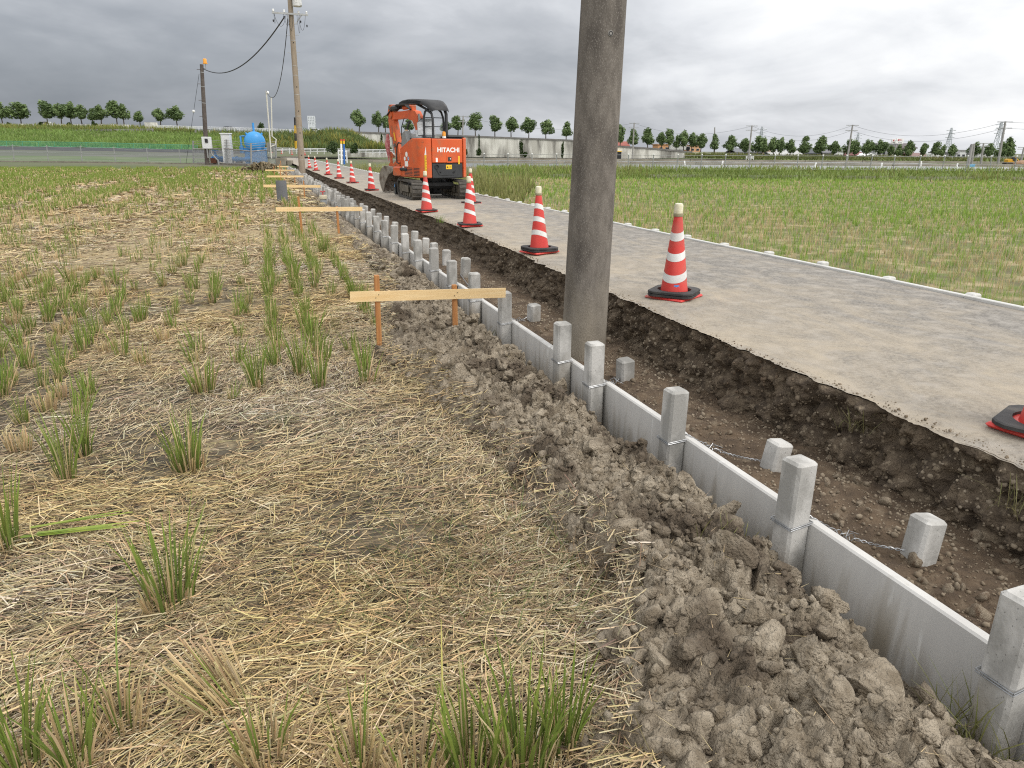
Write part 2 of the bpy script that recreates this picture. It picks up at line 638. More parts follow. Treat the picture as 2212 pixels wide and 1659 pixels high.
def bank_h(x, y):
    xl = bank_left(y)
    t = (x - xl) / (2.1 - xl)
    prof = sstep(-0.08, 0.22, t) * (1 - 0.75 * sstep(0.55, 1.02, t))
    hump = 0.125 + 0.05 * fbm(x * 0 + 2, y * 0.8, octv=2, seed=33)
    fade = 1 - 0.45 * sstep(9, 16, y)
    wx = x + 0.03 * fbm(x * 6, y * 6, octv=2, seed=3); wy = y + 0.03 * fbm(x * 6 + 9, y * 6, octv=2, seed=4)
    n = 0.075 * chunks(wx, wy, 0.22, 11) + 0.055 * chunks(wx, wy, 0.11, 12) + 0.032 * chunks(wx, wy, 0.055, 13) + 0.018 * domes(wx, wy, 0.028, 14) + 0.010 * fbm(x * 45, y * 45, octv=2, seed=15)
    mask = sstep(-0.12, 0.12, t)
    return field_h(x, y) - 0.05 + (hump * prof + n * mask * (1 - 0.35 * sstep(0.8, 1.0, t))) * fade + 0.03 * mask - 0.10 * sstep(0.78, 1.0, t)


yy = [-1.2]
while yy[-1] < 60:
    yy.append(yy[-1] + (0.011 if yy[-1] < 8.5 else 0.011 + (yy[-1] - 8.5) * 0.018))
yy = np.array(yy)
tt = np.linspace(-0.2, 1.0, 105)
xl = bank_left(yy)
BX = xl[:, None] + tt[None] * (2.112 - xl[:, None])
BY = np.repeat(yy[:, None], len(tt), 1)
BZ = bank_h(BX, BY)
bank = np_mesh('soil_bank', np.stack([BX, BY, BZ], -1).reshape(-1, 3), grid_faces(len(yy), len(tt)), M_soil, smooth=True, kind='structure')


def clod_variant(sub, seed, rough=0.28, flat=True):
    V, F = ico(sub)
    g = np.random.default_rng(seed)
    d = 1 + rough * 1.5 * fbm(V[:, 0] * 1.3 + seed, V[:, 1] * 1.3, V[:, 2] * 1.3, octv=2, seed=seed) + rough * 1.0 * fbm(V[:, 0] * 3.5 + seed, V[:, 1] * 3.5, V[:, 2] * 3.5, octv=4, seed=seed + 5, gain=0.62)
    V = V * d[:, None] * g.uniform(0.7, 1.15, 3)
    if flat:
        for _ in range(9):       # broken faces
            n = g.normal(size=3); n /= np.linalg.norm(n)
            k = V @ n; lim = g.uniform(0.42, 0.8)
            V = V - np.where(k > lim, (k - lim) * 0.85, 0)[:, None] * n
    return V, F


clods = [clod_variant(5, 40 + i, 0.36) for i in range(7)]
clod_meshes = []
for V, F in clods:
    oo = np_mesh('clod', V, F, M_soil, smooth=True)
    clod_meshes.append(oo.data); bpy.data.objects.remove(oo)
g = np.random.default_rng(99)
nc = 0
while nc < 300:
    y = 0.9 + 11 * g.random() ** 1.5
    xl_ = float(bank_left(y))
    t = g.uniform(-0.05, 0.93)
    x = xl_ + t * (2.05 - xl_)
    s = float(np.clip(g.lognormal(-3.2, 0.42), 0.022, 0.090))
    if x + s > 2.02 and t > 0.9:
        continue
    c = link('clod', clod_meshes[nc % 7], bank)
    c.location = (x, y, float(bank_h(np.array([x]), np.array([y]))[0]) + s * 0.25)
    c.rotation_euler = tuple(g.uniform(0, 6.28, 3))
    k = g.uniform(0.75, 1.3, 3)
    c.scale = (s * k[0], s * k[1], s * k[2] * 0.85)
    nc += 1
mid_c = [clod_variant(2, 60 + i, 0.42) for i in range(6)]
n = 2600
y = 0.2 + 11 * g.random(n) ** 1.4
xl_ = bank_left(y); t = g.uniform(-0.12, 0.98, n)
x = np.minimum(xl_ + t * (2.04 - xl_), 2.03)
s = np.clip(g.lognormal(-3.85, 0.35, n), 0.012, 0.045)
V, F, _i = join_copies(mid_c, np.stack([x, y, bank_h(x, y) + s * 0.25], 1), s[:, None] * g.uniform(0.7, 1.35, (n, 3)), rand_rot(n))
np_mesh('small_clods', V, F, M_soil, bank, kind='stuff')
small = [clod_variant(1, 80 + i, 0.3) for i in range(6)]
n = 14000
y = -0.3 + 12.2 * g.random(n) ** 1.4
xl_ = bank_left(y); t = np.where(g.random(n) < 0.2, g.uniform(-0.5, 0.1, n), g.uniform(-0.1, 1.0, n))
x = np.minimum(xl_ + t * (2.06 - xl_), 2.07)
s = np.clip(g.lognormal(-4.95, 0.5, n), 0.004, 0.025)
z = np.maximum(bank_h(x, y), field_h(x, y)) + s * 0.3
V, F, _i = join_copies(small, np.stack([x, y, z], 1), s, rand_rot(n))
np_mesh('soil_crumbs', V, F, M_soil, bank, kind='stuff')

# ---- trench floor, cut face and road
M_trench = mat('wet_dark_earth', (0.068, 0.047, 0.030), (0.128, 0.090, 0.057), scale=7.0, rough=0.95, bump=1.0, bscale=80.0, bdist=0.015, c3=(0.17, 0.132, 0.09), s3=14.0, t3=(0.56, 0.72))


def floor_h(x, y):
    lx = lip_x(y, False)
    t = np.clip((x - 2.16) / (lx - 2.16), 0, 1.3)
    return 0.165 - 0.05 * sstep(0.45, 1.0, t) + 0.035 * fbm(x * 2.5, y * 1.6, octv=3, seed=51) + 0.022 * domes(x, y, 0.13, 52) + 0.012 * domes(x, y, 0.05, 53) + 0.006 * domes(x, y, 0.025, 54)


yy = [-1.5]
while yy[-1] < 61:
    yy.append(yy[-1] + (0.014 if yy[-1] < 9 else 0.014 + (yy[-1] - 9) * 0.02))
yy = np.array(yy)
tt = np.linspace(0, 1, 64)
lx = lip_x(yy, False) + 0.16
TX = 2.12 + tt[None] * (lx[:, None] - 2.12)
TY = np.repeat(yy[:, None], len(tt), 1)
TZ = floor_h(TX, TY)
trench = np_mesh('trench_floor', np.stack([TX, TY, TZ], -1).reshape(-1, 3), grid_faces(len(yy), len(tt)), M_trench, smooth=True, kind='structure')

M_cut = mat('cut_subbase', (0.075, 0.056, 0.039), (0.16, 0.122, 0.083), scale=12.0, rough=0.95, bump=1.0, bscale=70.0, bdist=0.02, c3=(0.25, 0.20, 0.14), s3=22.0, t3=(0.56, 0.7))
vv = np.linspace(0, 1, 44)
CY = np.repeat(yy[:, None], len(vv), 1)
vz = ROAD_Z - 0.012 - vv[None] * 0.50 + CY * 0
lipf = lip_x(yy)[:, None]
deep = (0.25 + 0.75 * sstep(0, 0.10, vv))[None] * sstep(-0.01, 0.015, vv)[None]
under = 0.05 * np.sin(np.clip(vv, 0, 1) * math.pi)[None]
lump = 0.10 * domes(CY * 1.0, vz * 1.2, 0.22, 61) + 0.07 * domes(CY, vz, 0.10, 62) + 0.035 * domes(CY, vz, 0.045, 63) + 0.016 * domes(CY, vz, 0.022, 64)
CX = lipf + 0.012 + deep * (under - lump + 0.09 - 0.07 * vv[None] + 0.06 * fbm(CY * 2, vz * 2, octv=3, seed=65))
np_mesh('trench_cut_face', np.stack([CX, CY, vz], -1).reshape(-1, 3), grid_faces(len(yy), len(vv)), M_cut, smooth=True, kind='structure')

M_road = mat('dusty_asphalt', (0.142, 0.131, 0.118), (0.26, 0.242, 0.214), scale=42.0, rough=0.9, bump=0.6, bscale=120.0, bdist=0.008, c3=(0.31, 0.288, 0.258), s3=7.0, t3=(0.46, 0.70), detail=9.0, dist=0.4, pits=(26.0, (0.30, 0.285, 0.26), 0.10))
# pale earth trodden and driven onto the asphalt, thickest along the dug edge
cover_by_place(M_road, 0, 2.85, 5.4, 0.14, -0.05, 1.6, (1.0, 0.55, 1.0), 0.43, 0.78, 0.85, (0.42, 0.355, 0.262))
ry = np.concatenate([np.arange(-1.5, 14, 0.016), np.arange(14, 40, 0.12), np.arange(40, 112, 1.0)])
RX1 = np.where(ry < 60, lip_x(ry), 2.8)
rt = np.array([0, 0.012, 0.03, 0.08, 0.2, 0.35, 0.5, 0.65, 0.8, 0.92, 1.0])
RX = RX1[:, None] + rt[None] * (5.84 - RX1[:, None])
RY = np.repeat(ry[:, None], len(rt), 1)
RZ = ROAD_Z + 0.012 * fbm(RX * 0.7, RY * 0.5, octv=2, seed=71) - 0.010 * (1 - sstep(0, 0.06, rt))[None] * (0.6 + 0.8 * vnoise(RY * 4, RX * 4, seed=72)) + 0.02 * np.sin(rt * math.pi)[None]
np_mesh('road', np.stack([RX, RY, RZ], -1).reshape(-1, 3), grid_faces(len(ry), len(rt)), M_road, smooth=True, kind='structure')

# stones: the larger ones singly, the gravel as one mass
M_stone = mat('gravel_stone', (0.17, 0.132, 0.09), (0.30, 0.25, 0.185), scale=2.2, rough=0.9, bump=0.5, bscale=9.0, bdist=0.05, c3=(0.12, 0.08, 0.05), s3=1.4, t3=(0.5, 0.68))
stones = [clod_variant(2, 120 + i, 0.2) for i in range(6)]
st_me = []
for V, F in stones:
    oo = np_mesh('stone', V, F, M_stone)
    st_me.append(oo.data); bpy.data.objects.remove(oo)
for k in range(300):
    y = 0.9 + 8 * g.random() ** 1.6
    lxx = float(lip_x(np.array([y]), False)[0])
    x = g.uniform(2.2, lxx + 0.02)
    s = float(np.clip(g.lognormal(-4.1, 0.45), 0.009, 0.045))
    c = link('stone', st_me[k % 6], trench)
    c.location = (x, y, float(floor_h(np.array([x]), np.array([y]))[0]) + s * 0.3)
    c.rotation_euler = tuple(g.uniform(0, 6.28, 3))
    c.scale = (s * g.uniform(0.8, 1.4), s * g.uniform(0.8, 1.3), s * 0.8)
pebble = [clod_variant(1, 140 + i, 0.2) for i in range(6)]
n = 7500
y = 0.2 + 14 * g.random(n) ** 1.5
lxx = lip_x(y, False)
x = 2.17 + g.random(n) * (lxx - 2.13)
s = np.clip(g.lognormal(-5.15, 0.5, n), 0.003, 0.02)
V, F, _i = join_copies(pebble, np.stack([x, y, floor_h(x, y) + s * 0.3], 1), s, rand_rot(n))
np_mesh('gravel', V, F, M_stone, trench, kind='stuff')
# stones stuck in the cut face
n = 4500
i = g.integers(0, int(np.searchsorted(yy, 20)), n); j = g.integers(3, 42, n)
s = np.clip(g.lognormal(-4.75, 0.5, n), 0.004, 0.03)
P = np.stack([CX[i, j] + s * 0.15, CY[i, j], vz[i, j]], 1)
V, F, _i = join_copies(pebble, P, s, rand_rot(n))
np_mesh('embedded_stones', V, F, M_stone, bpy.data.objects['trench_cut_face'], kind='stuff')

# crumbs of asphalt and earth lying along the dug edge of the road
n = 1500
y = 1.0 + 16 * g.random(n) ** 1.4
x = lip_x(y) + np.abs(g.normal(0, 0.045, n)) + 0.005
s = np.clip(g.lognormal(-5.7, 0.5, n), 0.0015, 0.012)
V, F, _i = join_copies(pebble, np.stack([x, y, np.full(n, ROAD_Z + 0.002)], 1), s, rand_rot(n))
np_mesh('edge_crumbs', V, F, M_stone, bpy.data.objects['road'], kind='stuff')

# ---- concrete post-and-panel retaining wall
M_conc = mat('weathered_concrete', (0.31, 0.303, 0.283), (0.50, 0.49, 0.465), scale=4.0, rough=0.85, bump=0.5, bscale=60.0, bdist=0.005, c3=(0.21, 0.205, 0.19), s3=2.6, t3=(0.50, 0.66),
             stretch=(1.6, 1.6, 0.9), pits=(38.0, (0.2, 0.195, 0.185), 0.13), world_co=True, r=(0.42, 0.58), zmix=(0.30, 0.62, (0.25, 0.215, 0.165)))
M_panel = mat('smooth_precast_panel', (0.49, 0.48, 0.46), (0.575, 0.567, 0.542), scale=2.0, rough=0.75, bump=0.2, bscale=45.0, bdist=0.003, c3=(0.66, 0.66, 0.64), s3=4.2, t3=(0.645, 0.70), stretch=(2.0, 2.4, 0.4), dist=1.2, world_co=True, r=(0.30, 0.70), pits=(30.0, (0.36, 0.36, 0.35), 0.07), zmix=(0.30, 0.60, (0.30, 0.27, 0.22)))
M_wire = mat('galvanised_wire', (0.42, 0.43, 0.44), (0.3, 0.31, 0.32), scale=30, rough=0.4, metal=0.85)
WX = 2.05
post_y = [1.213, 2.213, 3.213, 4.213, 4.80] + [6.213 + i for i in range(53)] + [0.213, -0.787]
wall = thing('retaining_wall', 'long retaining wall of grey concrete posts and panels along the dug trench', 'retaining wall', (WX, 0, 0))
pb = MB(); pb.box((0, 0, 0.01), (0.11, 0.11, 1.02), bevel=0.012)
post0 = pb.build('post', M_conc, wall)
wl = MB()
for k in range(2):
    loop = [(0.0605 * sx, 0.0605 * sy, 0.225 + k * 0.009 + 0.006 * sx) for sx, sy in ((-1, -1), (1, -1), (1, 1), (-1, 1), (-1, -1))]
    wl.tube(loop, 0.0026, 5)
loop0 = wl.build('wire_loop', M_wire, post0)
nb = MB(); nb.box((0, 0, 0), (0.05, 0.992, 0.60), bevel=0.008)
panel0 = nb.build('panel', M_panel, wall)
g = np.random.default_rng(5)
for k, y in enumerate(post_y):
    p = post0 if k == 0 else post0.copy()
    if k:
        COL.objects.link(p)
        q = loop0.copy(); COL.objects.link(q); q.parent = p
    p.location = (g.normal(0, 0.006), y, g.normal(0, 0.012))
    p.rotation_euler = (g.normal(0, 0.012), g.normal(0, 0.012), g.normal(0, 0.04))
for k in range(60):
    p = panel0 if k == 0 else panel0.copy()
    if k:
        COL.objects.link(p)
    p.location = (0.084 + g.normal(0, 0.002), 0.713 - 1.0 + k, -0.07 + g.normal(0, 0.003))

# anchor stubs driven into the trench, tied back with twisted wire
stub_y = [1.87, 2.79, 4.35, 6.35, 8.9, 9.78, 10.64, 11.24, 12.1] + [13.1 + i for i in range(44)]
sm = MB(); sm.box((0, 0, 0), (0.105, 0.105, 0.62), bevel=0.012)
stub_me = None
for k, y in enumerate(stub_y):
    lab = 'short concrete anchor stub driven into the trench, %s from the right edge' % ORD[k] if k < 20 else 'far short concrete anchor stub in the distant end of the trench row'
    if stub_me is None:
        so = sm.build('anchor_stub', M_conc); stub_me = so.data
    else:
        so = link('anchor_stub', stub_me)
    tag(so, lab, 'concrete stub', 'concrete anchor stubs in the trench')
    so.location = (2.38 + g.normal(0, 0.02), y, (0.345 if k < 4 else 0.43) - 0.31 + g.normal(0, 0.012))
    so.rotation_euler = (g.normal(0, 0.03), (0.14 if k in (0, 1) else 0) + g.normal(0, 0.04), g.normal(0, 0.15))


def twisted(a, b, knot):
    a, b = Vector(a), Vector(b)
    m = MB()
    L = (b - a).length
    d = (b - a).normalized(); sx = d.cross(Vector((0, 0, 1))).normalized(); sz = sx.cross(d)
    for ph in (0, math.pi):
        pts = []
        n = int(L / 0.006)
        for i in range(n + 1):
            t = i / n
            rr = 0.0045 + 0.016 * math.exp(-((t - knot) / 0.10) ** 2) * abs(math.sin(i * 0.35 + ph))
            an = i * 0.75 + ph
            sag = -0.03 * math.sin(math.pi * t)
            pts.append(a + d * (L * t) + (sx * math.cos(an) + sz * math.sin(an)) * rr + Vector((0, 0, sag)))
        m.tube(pts, 0.0022, 4)
    for s in (-1, 1):
        c = a + d * (L * knot)
        m.tube([c, c + sx * 0.03 * s - sz * 0.02, c + sx * 0.06 * s - sz * 0.035 + d * 0.03], 0.002, 4)
    return m


wires = [(1, 0, 0.45, 'nearest tall post to the rightmost stub'), (2, 1, 0.4, 'second tall post to the stub behind it'), (3, 2, 0.5, 'post in front of the utility pole to its stub'),
         (5, 3, 0.45, 'post at the nearest batter board towards its stub'), (6, 4, 0.5, 'post beyond the nearest batter board to a stub')]
for pi, si, kn, txt in wires:
    a = (WX + 0.075, post_y[pi] + 0.0, 0.243)
    b = (2.33, stub_y[si], 0.22)
    w = twisted(a, b, kn).build('twisted_wire', M_wire)
    tag(w, 'twisted galvanised wire from ' + txt, 'wire', 'twisted tie wires in the trench')

# ---- finished kerb wall on the far side of the road
kw = thing('kerb_wall', 'white concrete kerb wall with post heads along the right road edge', 'kerb wall', (5.84, 0, 0))
M_kerb = mat('pale_kerb_concrete', (0.47, 0.465, 0.44), (0.60, 0.595, 0.57), scale=6, rough=0.8, bump=0.2, bscale=60)
kb = MB(); kb.box((0.028, 0, 0.24), (0.055, 0.939, 0.62), bevel=0.006)
hb = MB(); hb.box((0.11, 0, 0.235), (0.10, 0.10, 0.66), bevel=0.012)
kp, kh = None, None
for k in range(105):
    y = 1.80 + 0.943 * k
    if kp is None:
        kp = kb.build('panel', M_kerb, kw); kh = hb.build('post', M_kerb, kw); p, h = kp, kh
    else:
        p = kp.copy(); COL.objects.link(p); h = kh.copy(); COL.objects.link(h)
    p.location = (g.normal(0, 0.003), y + 0.47, g.normal(0, 0.002)); h.location = (0, y, g.normal(0.0, 0.006))

# ---- the right-hand rice field floor
M_rf = mat('rice_field_floor', (0.13, 0.115, 0.06), (0.13, 0.155, 0.045), scale=2.9, rough=0.95, c3=(0.33, 0.27, 0.155), s3=1.5, t3=(0.5, 0.66))
xs = np.arange(5.9, 92, 1.0); ys = np.arange(-3, 52, 1.0)
QX, QY = np.meshgrid(xs, ys, indexing='ij')
QZ = 0.05 + 0.02 * fbm(QX * 0.5, QY * 0.5, octv=2, seed=91)
F = grid_faces(len(xs), len(ys))
cx = QX.ravel()[F].mean(1) * _h[0] + QY.ravel()[F].mean(1) * _h[1]
np_mesh('rice_field', np.stack([QX, QY, QZ], -1).reshape(-1, 3), F[cx < RF_D + 1.5], M_rf, smooth=True, kind='structure')
# ================================================================== STRAW, STUBBLE AND RICE
M_blade = mat('rice_leaf', (1, 1, 1), attr='Col', rough=0.55, translucent=0.25, spec=0.3)
M_straw = mat('straw', (1, 1, 1), attr='Col', rough=0.7, spec=0.3)


def blades(base, h, az, lean, w, cb, ct, seg=2, curl=0.5, face=None):
    """ribbons growing from base; az = direction they lean to, lean = horizontal reach / height"""
    n = len(base)
    d = np.stack([np.cos(az), np.sin(az), np.zeros(n)], 1)
    fa = RNG.uniform(0, math.pi, n) if face is None else face
    s = np.stack([np.cos(fa), np.sin(fa), np.zeros(n)], 1)
    V = np.zeros((n, (seg + 1) * 2, 3)); C = np.zeros((n, (seg + 1) * 2, 3))
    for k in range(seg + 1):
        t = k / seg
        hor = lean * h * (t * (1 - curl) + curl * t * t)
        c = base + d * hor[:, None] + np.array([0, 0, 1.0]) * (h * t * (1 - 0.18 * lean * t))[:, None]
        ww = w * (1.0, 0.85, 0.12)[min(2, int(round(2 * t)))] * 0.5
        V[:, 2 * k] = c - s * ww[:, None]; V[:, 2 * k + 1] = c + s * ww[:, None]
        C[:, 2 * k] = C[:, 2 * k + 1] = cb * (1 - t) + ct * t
    F = np.array([[2 * k, 2 * k + 1, 2 * k + 3, 2 * k + 2] for k in range(seg)])
    F = (F[None] + (np.arange(n) * (seg + 1) * 2)[:, None, None]).reshape(-1, 4)
    return V.reshape(-1, 3), F, C.reshape(-1, 3)


def merge(parts):
    Vs, Fs, Cs, o = [], [], [], 0
    for V, F, C in parts:
        Vs.append(V); Fs.append(F + o); Cs.append(C); o += len(V)
    return np.concatenate(Vs), np.concatenate(Fs), np.concatenate(Cs)


def jitter(c, n, k=0.25):
    return np.array(c)[None] * (1 + RNG.uniform(-k, k, (n, 1)) + RNG.uniform(-k * 0.3, k * 0.3, (n, 3)))


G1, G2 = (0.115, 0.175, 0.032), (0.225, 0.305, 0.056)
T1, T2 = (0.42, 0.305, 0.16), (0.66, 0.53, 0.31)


def tuft(ns, ng, r, hs, hg, fan=0.35, wg=0.007):
    """one hill of rice: cut stalks plus regrown leaves"""
    out = []
    if ns:
        a = RNG.uniform(0, 2 * math.pi, ns); q = r * np.sqrt(RNG.random(ns))
        b = np.stack([q * np.cos(a), q * np.sin(a), np.full(ns, -0.02)], 1)
        h = hs * RNG.uniform(0.65, 1.15, ns)
        # two crossed ribbons so that a stalk reads as round
        fc = RNG.uniform(0, math.pi, ns); ln = RNG.uniform(0.05, fan, ns); cb, ct = jitter(T1, ns), jitter(T2, ns)
        out.append(blades(b, h, a, ln, np.full(ns, 0.0072), cb, ct, seg=1, face=fc))
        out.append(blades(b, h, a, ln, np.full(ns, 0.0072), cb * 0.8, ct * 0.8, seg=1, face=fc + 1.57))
        for V, F, C in out:       # blunt ends
            V = V.reshape(ns, 4, 3); mid = (V[:, 2] + V[:, 3]) / 2
            V[:, 2] = mid + (V[:, 2] - mid) * 7; V[:, 3] = mid + (V[:, 3] - mid) * 7
    if ng:
        a = RNG.uniform(0, 2 * math.pi, ng); q = r * np.sqrt(RNG.random(ng))
        b = np.stack([q * np.cos(a), q * np.sin(a), np.full(ng, -0.02)], 1)
        h = hg * RNG.uniform(0.45, 1.08, ng)
        dry = RNG.random(ng)[:, None] < 0.16
        cb = np.where(dry, jitter(T1, ng), jitter((0.11, 0.145, 0.038), ng)); ct = np.where(dry, jitter(T2, ng), jitter(G2, ng))
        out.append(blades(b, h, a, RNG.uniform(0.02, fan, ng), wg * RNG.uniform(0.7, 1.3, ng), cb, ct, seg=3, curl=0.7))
    return merge(out)


def fm(x, y):
    return float(field_h(np.array([x]), np.array([y]))[0])


hand = [  # pixel base, height in m, kind, label
    (145, 1040, 0.40, 'g', 'tall slim green rice tuft left of the broad one, nearer the left edge'),
    (182, 985, 0.34, 'g', 'green rice tuft just behind the tall slim one near the left edge'),
    (408, 1015, 0.36, 'w', 'broad dense green rice tuft standing alone in the middle of the straw'),
    (370, 1310, 0.40, 'w', 'large green rice tuft with thick tan stubble in the left foreground'),
    (20, 1190, 0.38, 'g', 'dark green rice tuft cut by the left edge above the fallen reed'),
    (440, 845, 0.30, 'w', 'bushy green rice tuft behind the broad one, left of the row'),
    (556, 842, 0.40, 'g', 'tall green rice tuft with tan foot left of the two tallest'),
    (650, 815, 0.44, 'g', 'tallest green rice tuft, left of the closest pair before the stakes'),
    (690, 840, 0.42, 'g', 'tall green rice tuft nearest to the left stake of the batter board'),
    (600, 762, 0.22, 's', 'short rice tuft behind the tall row left of the batter board'),
    (743, 612, 0.26, 'g', 'lone green rice tuft beside the soil bank behind the nearest board'),
    (262, 1575, 0.34, 'd', 'stubble tuft with upright green leaves at the lower left'),
    (490, 1525, 0.26, 'l', 'thick tan stubble hill leaning to the left at the bottom'),
    (575, 1650, 0.26, 'd', 'stubble hill with one long green leaf at the bottom edge'),
    (55, 1668, 0.36, 'g', 'tall green rice tuft filling the bottom left corner'),
    (165, 1660, 0.30, 'g', 'green rice tuft beside the bottom left corner'),
    (780, 1668, 0.28, 'd', 'sparse stubble tuft at the bottom edge left of centre'),
    (900, 1690, 0.22, 'd', 'low tan stubble tuft under the yellow stem at the bottom edge'),
    (1020, 1680, 0.30, 'w', 'green and tan rice tuft at the bottom edge by the yellow stem'),
    (1130, 1660, 0.36, 'w', 'big green rice tuft at the bottom edge beside the soil bank'),
    (1215, 1620, 0.34, 'g', 'green rice tuft touching the soil bank at the bottom'),
    (100, 890, 0.22, 's', 'pale cut stubble hill with few leaves at the left'),
    (130, 862, 0.20, 's', 'pale stubble hill right behind another at the left'),
    (55, 775, 0.20, 's', 'small mixed rice tuft at the left edge of the middle field'),
    (310, 790, 0.20, 's', 'short brown stubble hill in a broken row at left centre'),
    (352, 742, 0.24, 's', 'brown stubble hill with green leaves at left centre'),
    (235, 765, 0.16, 's', 'low brown stubble hill left of a broken row'),
    (195, 850, 0.22, 'g', 'thin green tuft between pale stubble hills at the left'),
    (45, 975, 0.16, 's', 'low tan stubble hill near the left edge beside the slim green tuft'),
    (30, 700, 0.24, 's', 'mixed rice tuft by the left edge halfway up the field'),
    (700, 548, 0.36, 'w', 'broad bright green rice tuft below the second batter board'),
    (680, 625, 0.38, 'g', 'tall green tuft in the rightmost rice row before the nearest board'),
]
rice_group = 'rice hills regrowing in the stubble field'
kinds = {'g': dict(ns=20, ng=42, r=0.045, hs=0.11, hg=1.0, fan=0.33, wg=0.009), 'w': dict(ns=44, ng=75, r=0.085, hs=0.12, hg=1.0, fan=0.4, wg=0.009), 's': dict(ns=36, ng=12, r=0.06, hs=0.15, hg=1.0, fan=0.3),
         'd': dict(ns=46, ng=16, r=0.06, hs=0.16, hg=1.0, fan=0.5, wg=0.008), 'l': dict(ns=48, ng=10, r=0.08, hs=0.20, hg=1.0, fan=0.4)}


def put_tuft(x, y, h, kind, label, shrink=1.0):
    k = dict(kinds[kind]); k['hg'] = h * 1.02
    V, F, C = tuft(**k)
    if kind == 'l':
        V[:, 0] -= V[:, 2] * 0.6; V[:, 1] += V[:, 2] * 0.3
    o = np_mesh('rice_tuft', V, F, M_blade, cols=C)
    o.location = (x, y, fm(x, y))
    tag(o, label, 'rice plant', rice_group)
    return o


for px, py, h, kind, lab in hand:
    p = at_z(px, py, 0.0)
    put_tuft(p[0], p[1], h * (1.12 if py > 1500 else 1.08), kind, lab)

# rows of hills further out
rows = np.arange(0.98, -24, -0.33)
P = []
for rx in rows:
    y = np.arange(5.2, 65.0, 0.19)
    P.append(np.stack([rx + RNG.normal(0, 0.03, len(y)), y + RNG.normal(0, 0.04, len(y))], 1))
P = np.concatenate(P)
az = np.arctan2(P[:, 0], P[:, 1])
P = P[(az > -0.36) & (P[:, 0] < bank_left(P[:, 1]) - 0.1)]
X, Y = P[:, 0], P[:, 1]
left_edge = -0.10 * Y - 0.9 + 1.2 * fbm(X * 0.3, Y * 0.15, octv=2, seed=200)
prob = np.where(X > -0.25, np.clip(0.30 + 0.03 * (Y - 6), 0, 0.55) + 0.22 * (X > 0.0) * (Y < 20) + 0.25 * (fbm(X * 2, Y * 0.6, octv=2, seed=203) > 0.05), np.where(X < left_edge, 0.72, 0.24 + 0.012 * np.clip(Y - 12, 0, 25)))
prob = prob * np.clip(0.75 + 1.9 * fbm(X * 1.5, Y * 0.13, octv=3, seed=201), 0.05, 1.7)      # long runs along the rows
keep = RNG.random(len(P)) < prob
P = P[keep]
# leave room round the hand-placed ones
hp = np.array([at_z(a[0], a[1], 0.0)[:2] for a in hand])
P = P[np.min(np.hypot(P[:, None, 0] - hp[None, :, 0], P[:, None, 1] - hp[None, :, 1]), 1) > 0.22]
green = 0.42 + 0.5 * fbm(P[:, 0] * 0.5, P[:, 1] * 0.25, octv=3, seed=202) + 0.45 * sstep(20, 40, P[:, 1] - P[:, 0] * 0.9) + 0.30 * (P[:, 0] > -0.2) + 0.16
order = np.argsort(np.hypot(P[:, 0], P[:, 1]))
near_i = order[:250]
far_i = order[250:]
g_me = [tuft(14, 30, 0.045, 0.11, 0.30, 0.34, 0.007) for _ in range(6)]
s_me = [tuft(24, 8, 0.055, 0.14, 0.20, 0.3, 0.006) for _ in range(6)]
gm, smm = [], []
for src, dst in ((g_me, gm), (s_me, smm)):
    for V, F, C in src:
        oo = np_mesh('rice_tuft', V, F, M_blade, cols=C); dst.append(oo.data); bpy.data.objects.remove(oo)
for q, i in enumerate(near_i):
    is_g = green[i] > 0.45
    o = link('rice_tuft', (gm if is_g else smm)[q % 6])
    x, y = P[i]
    o.location = (x, y, fm(x, y)); o.rotation_euler = (RNG.normal(0, 0.12), RNG.normal(0, 0.12), RNG.uniform(0, 6.28))
    s = RNG.uniform(0.7, 1.15) * (1.12 if (is_g and x > 0) else 1.0); o.scale = (s, s, s * RNG.uniform(0.85, 1.2))
    side = ('in the rows beside the soil bank, before the second board' if y < 11 else 'in the rows beside the soil bank, level with the second board') if x > -0.3 else ('among loose straw in the middle of the field' if x > -2.2 and y < 11 else 'in the thick stubble towards the left edge' if x <= -2.2 and y < 11 else 'in the farther stubble left of the green rows')
    tag(o, ('small green rice tuft ' if is_g else 'short tan stubble hill ') + side, 'rice plant', rice_group)
FX_, FY_ = P[far_i, 0], P[far_i, 1]
n = len(far_i)
fz = field_h(FX_, FY_)
dist = np.hypot(FX_, FY_)
parts = []
isg = RNG.random(n) < np.clip((green[far_i] - 0.1) * 1.1, 0.05, 0.97)
for rep in range(5):      # tan stalks
    j = RNG.normal(0, 0.045, (n, 2))
    b = np.stack([FX_ + j[:, 0], FY_ + j[:, 1], fz - 0.01], 1)
    w = np.clip(dist * 0.00075, 0.006, 0.05)
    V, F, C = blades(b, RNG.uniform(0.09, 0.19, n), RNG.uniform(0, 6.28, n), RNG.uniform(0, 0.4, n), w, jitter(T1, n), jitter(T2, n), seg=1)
    V = V.reshape(n, 4, 3); mid = (V[:, 2] + V[:, 3]) / 2
    V[:, 2] = mid + (V[:, 2] - mid) * 6; V[:, 3] = mid + (V[:, 3] - mid) * 6
    parts.append((V.reshape(-1, 3), F, C))
gi = np.where(isg)[0]
for rep in range(8):      # leaves
    m = len(gi)
    j = RNG.normal(0, 0.05, (m, 2))
    b = np.stack([FX_[gi] + j[:, 0], FY_[gi] + j[:, 1], fz[gi] - 0.01], 1)
    w = np.clip(dist[gi] * 0.0007, 0.006, 0.045)
    parts.append(blades(b, RNG.uniform(0.14, 0.30, m), RNG.uniform(0, 6.28, m), RNG.uniform(0, 0.4, m), w, jitter(G1, m), jitter(G2, m), seg=2))
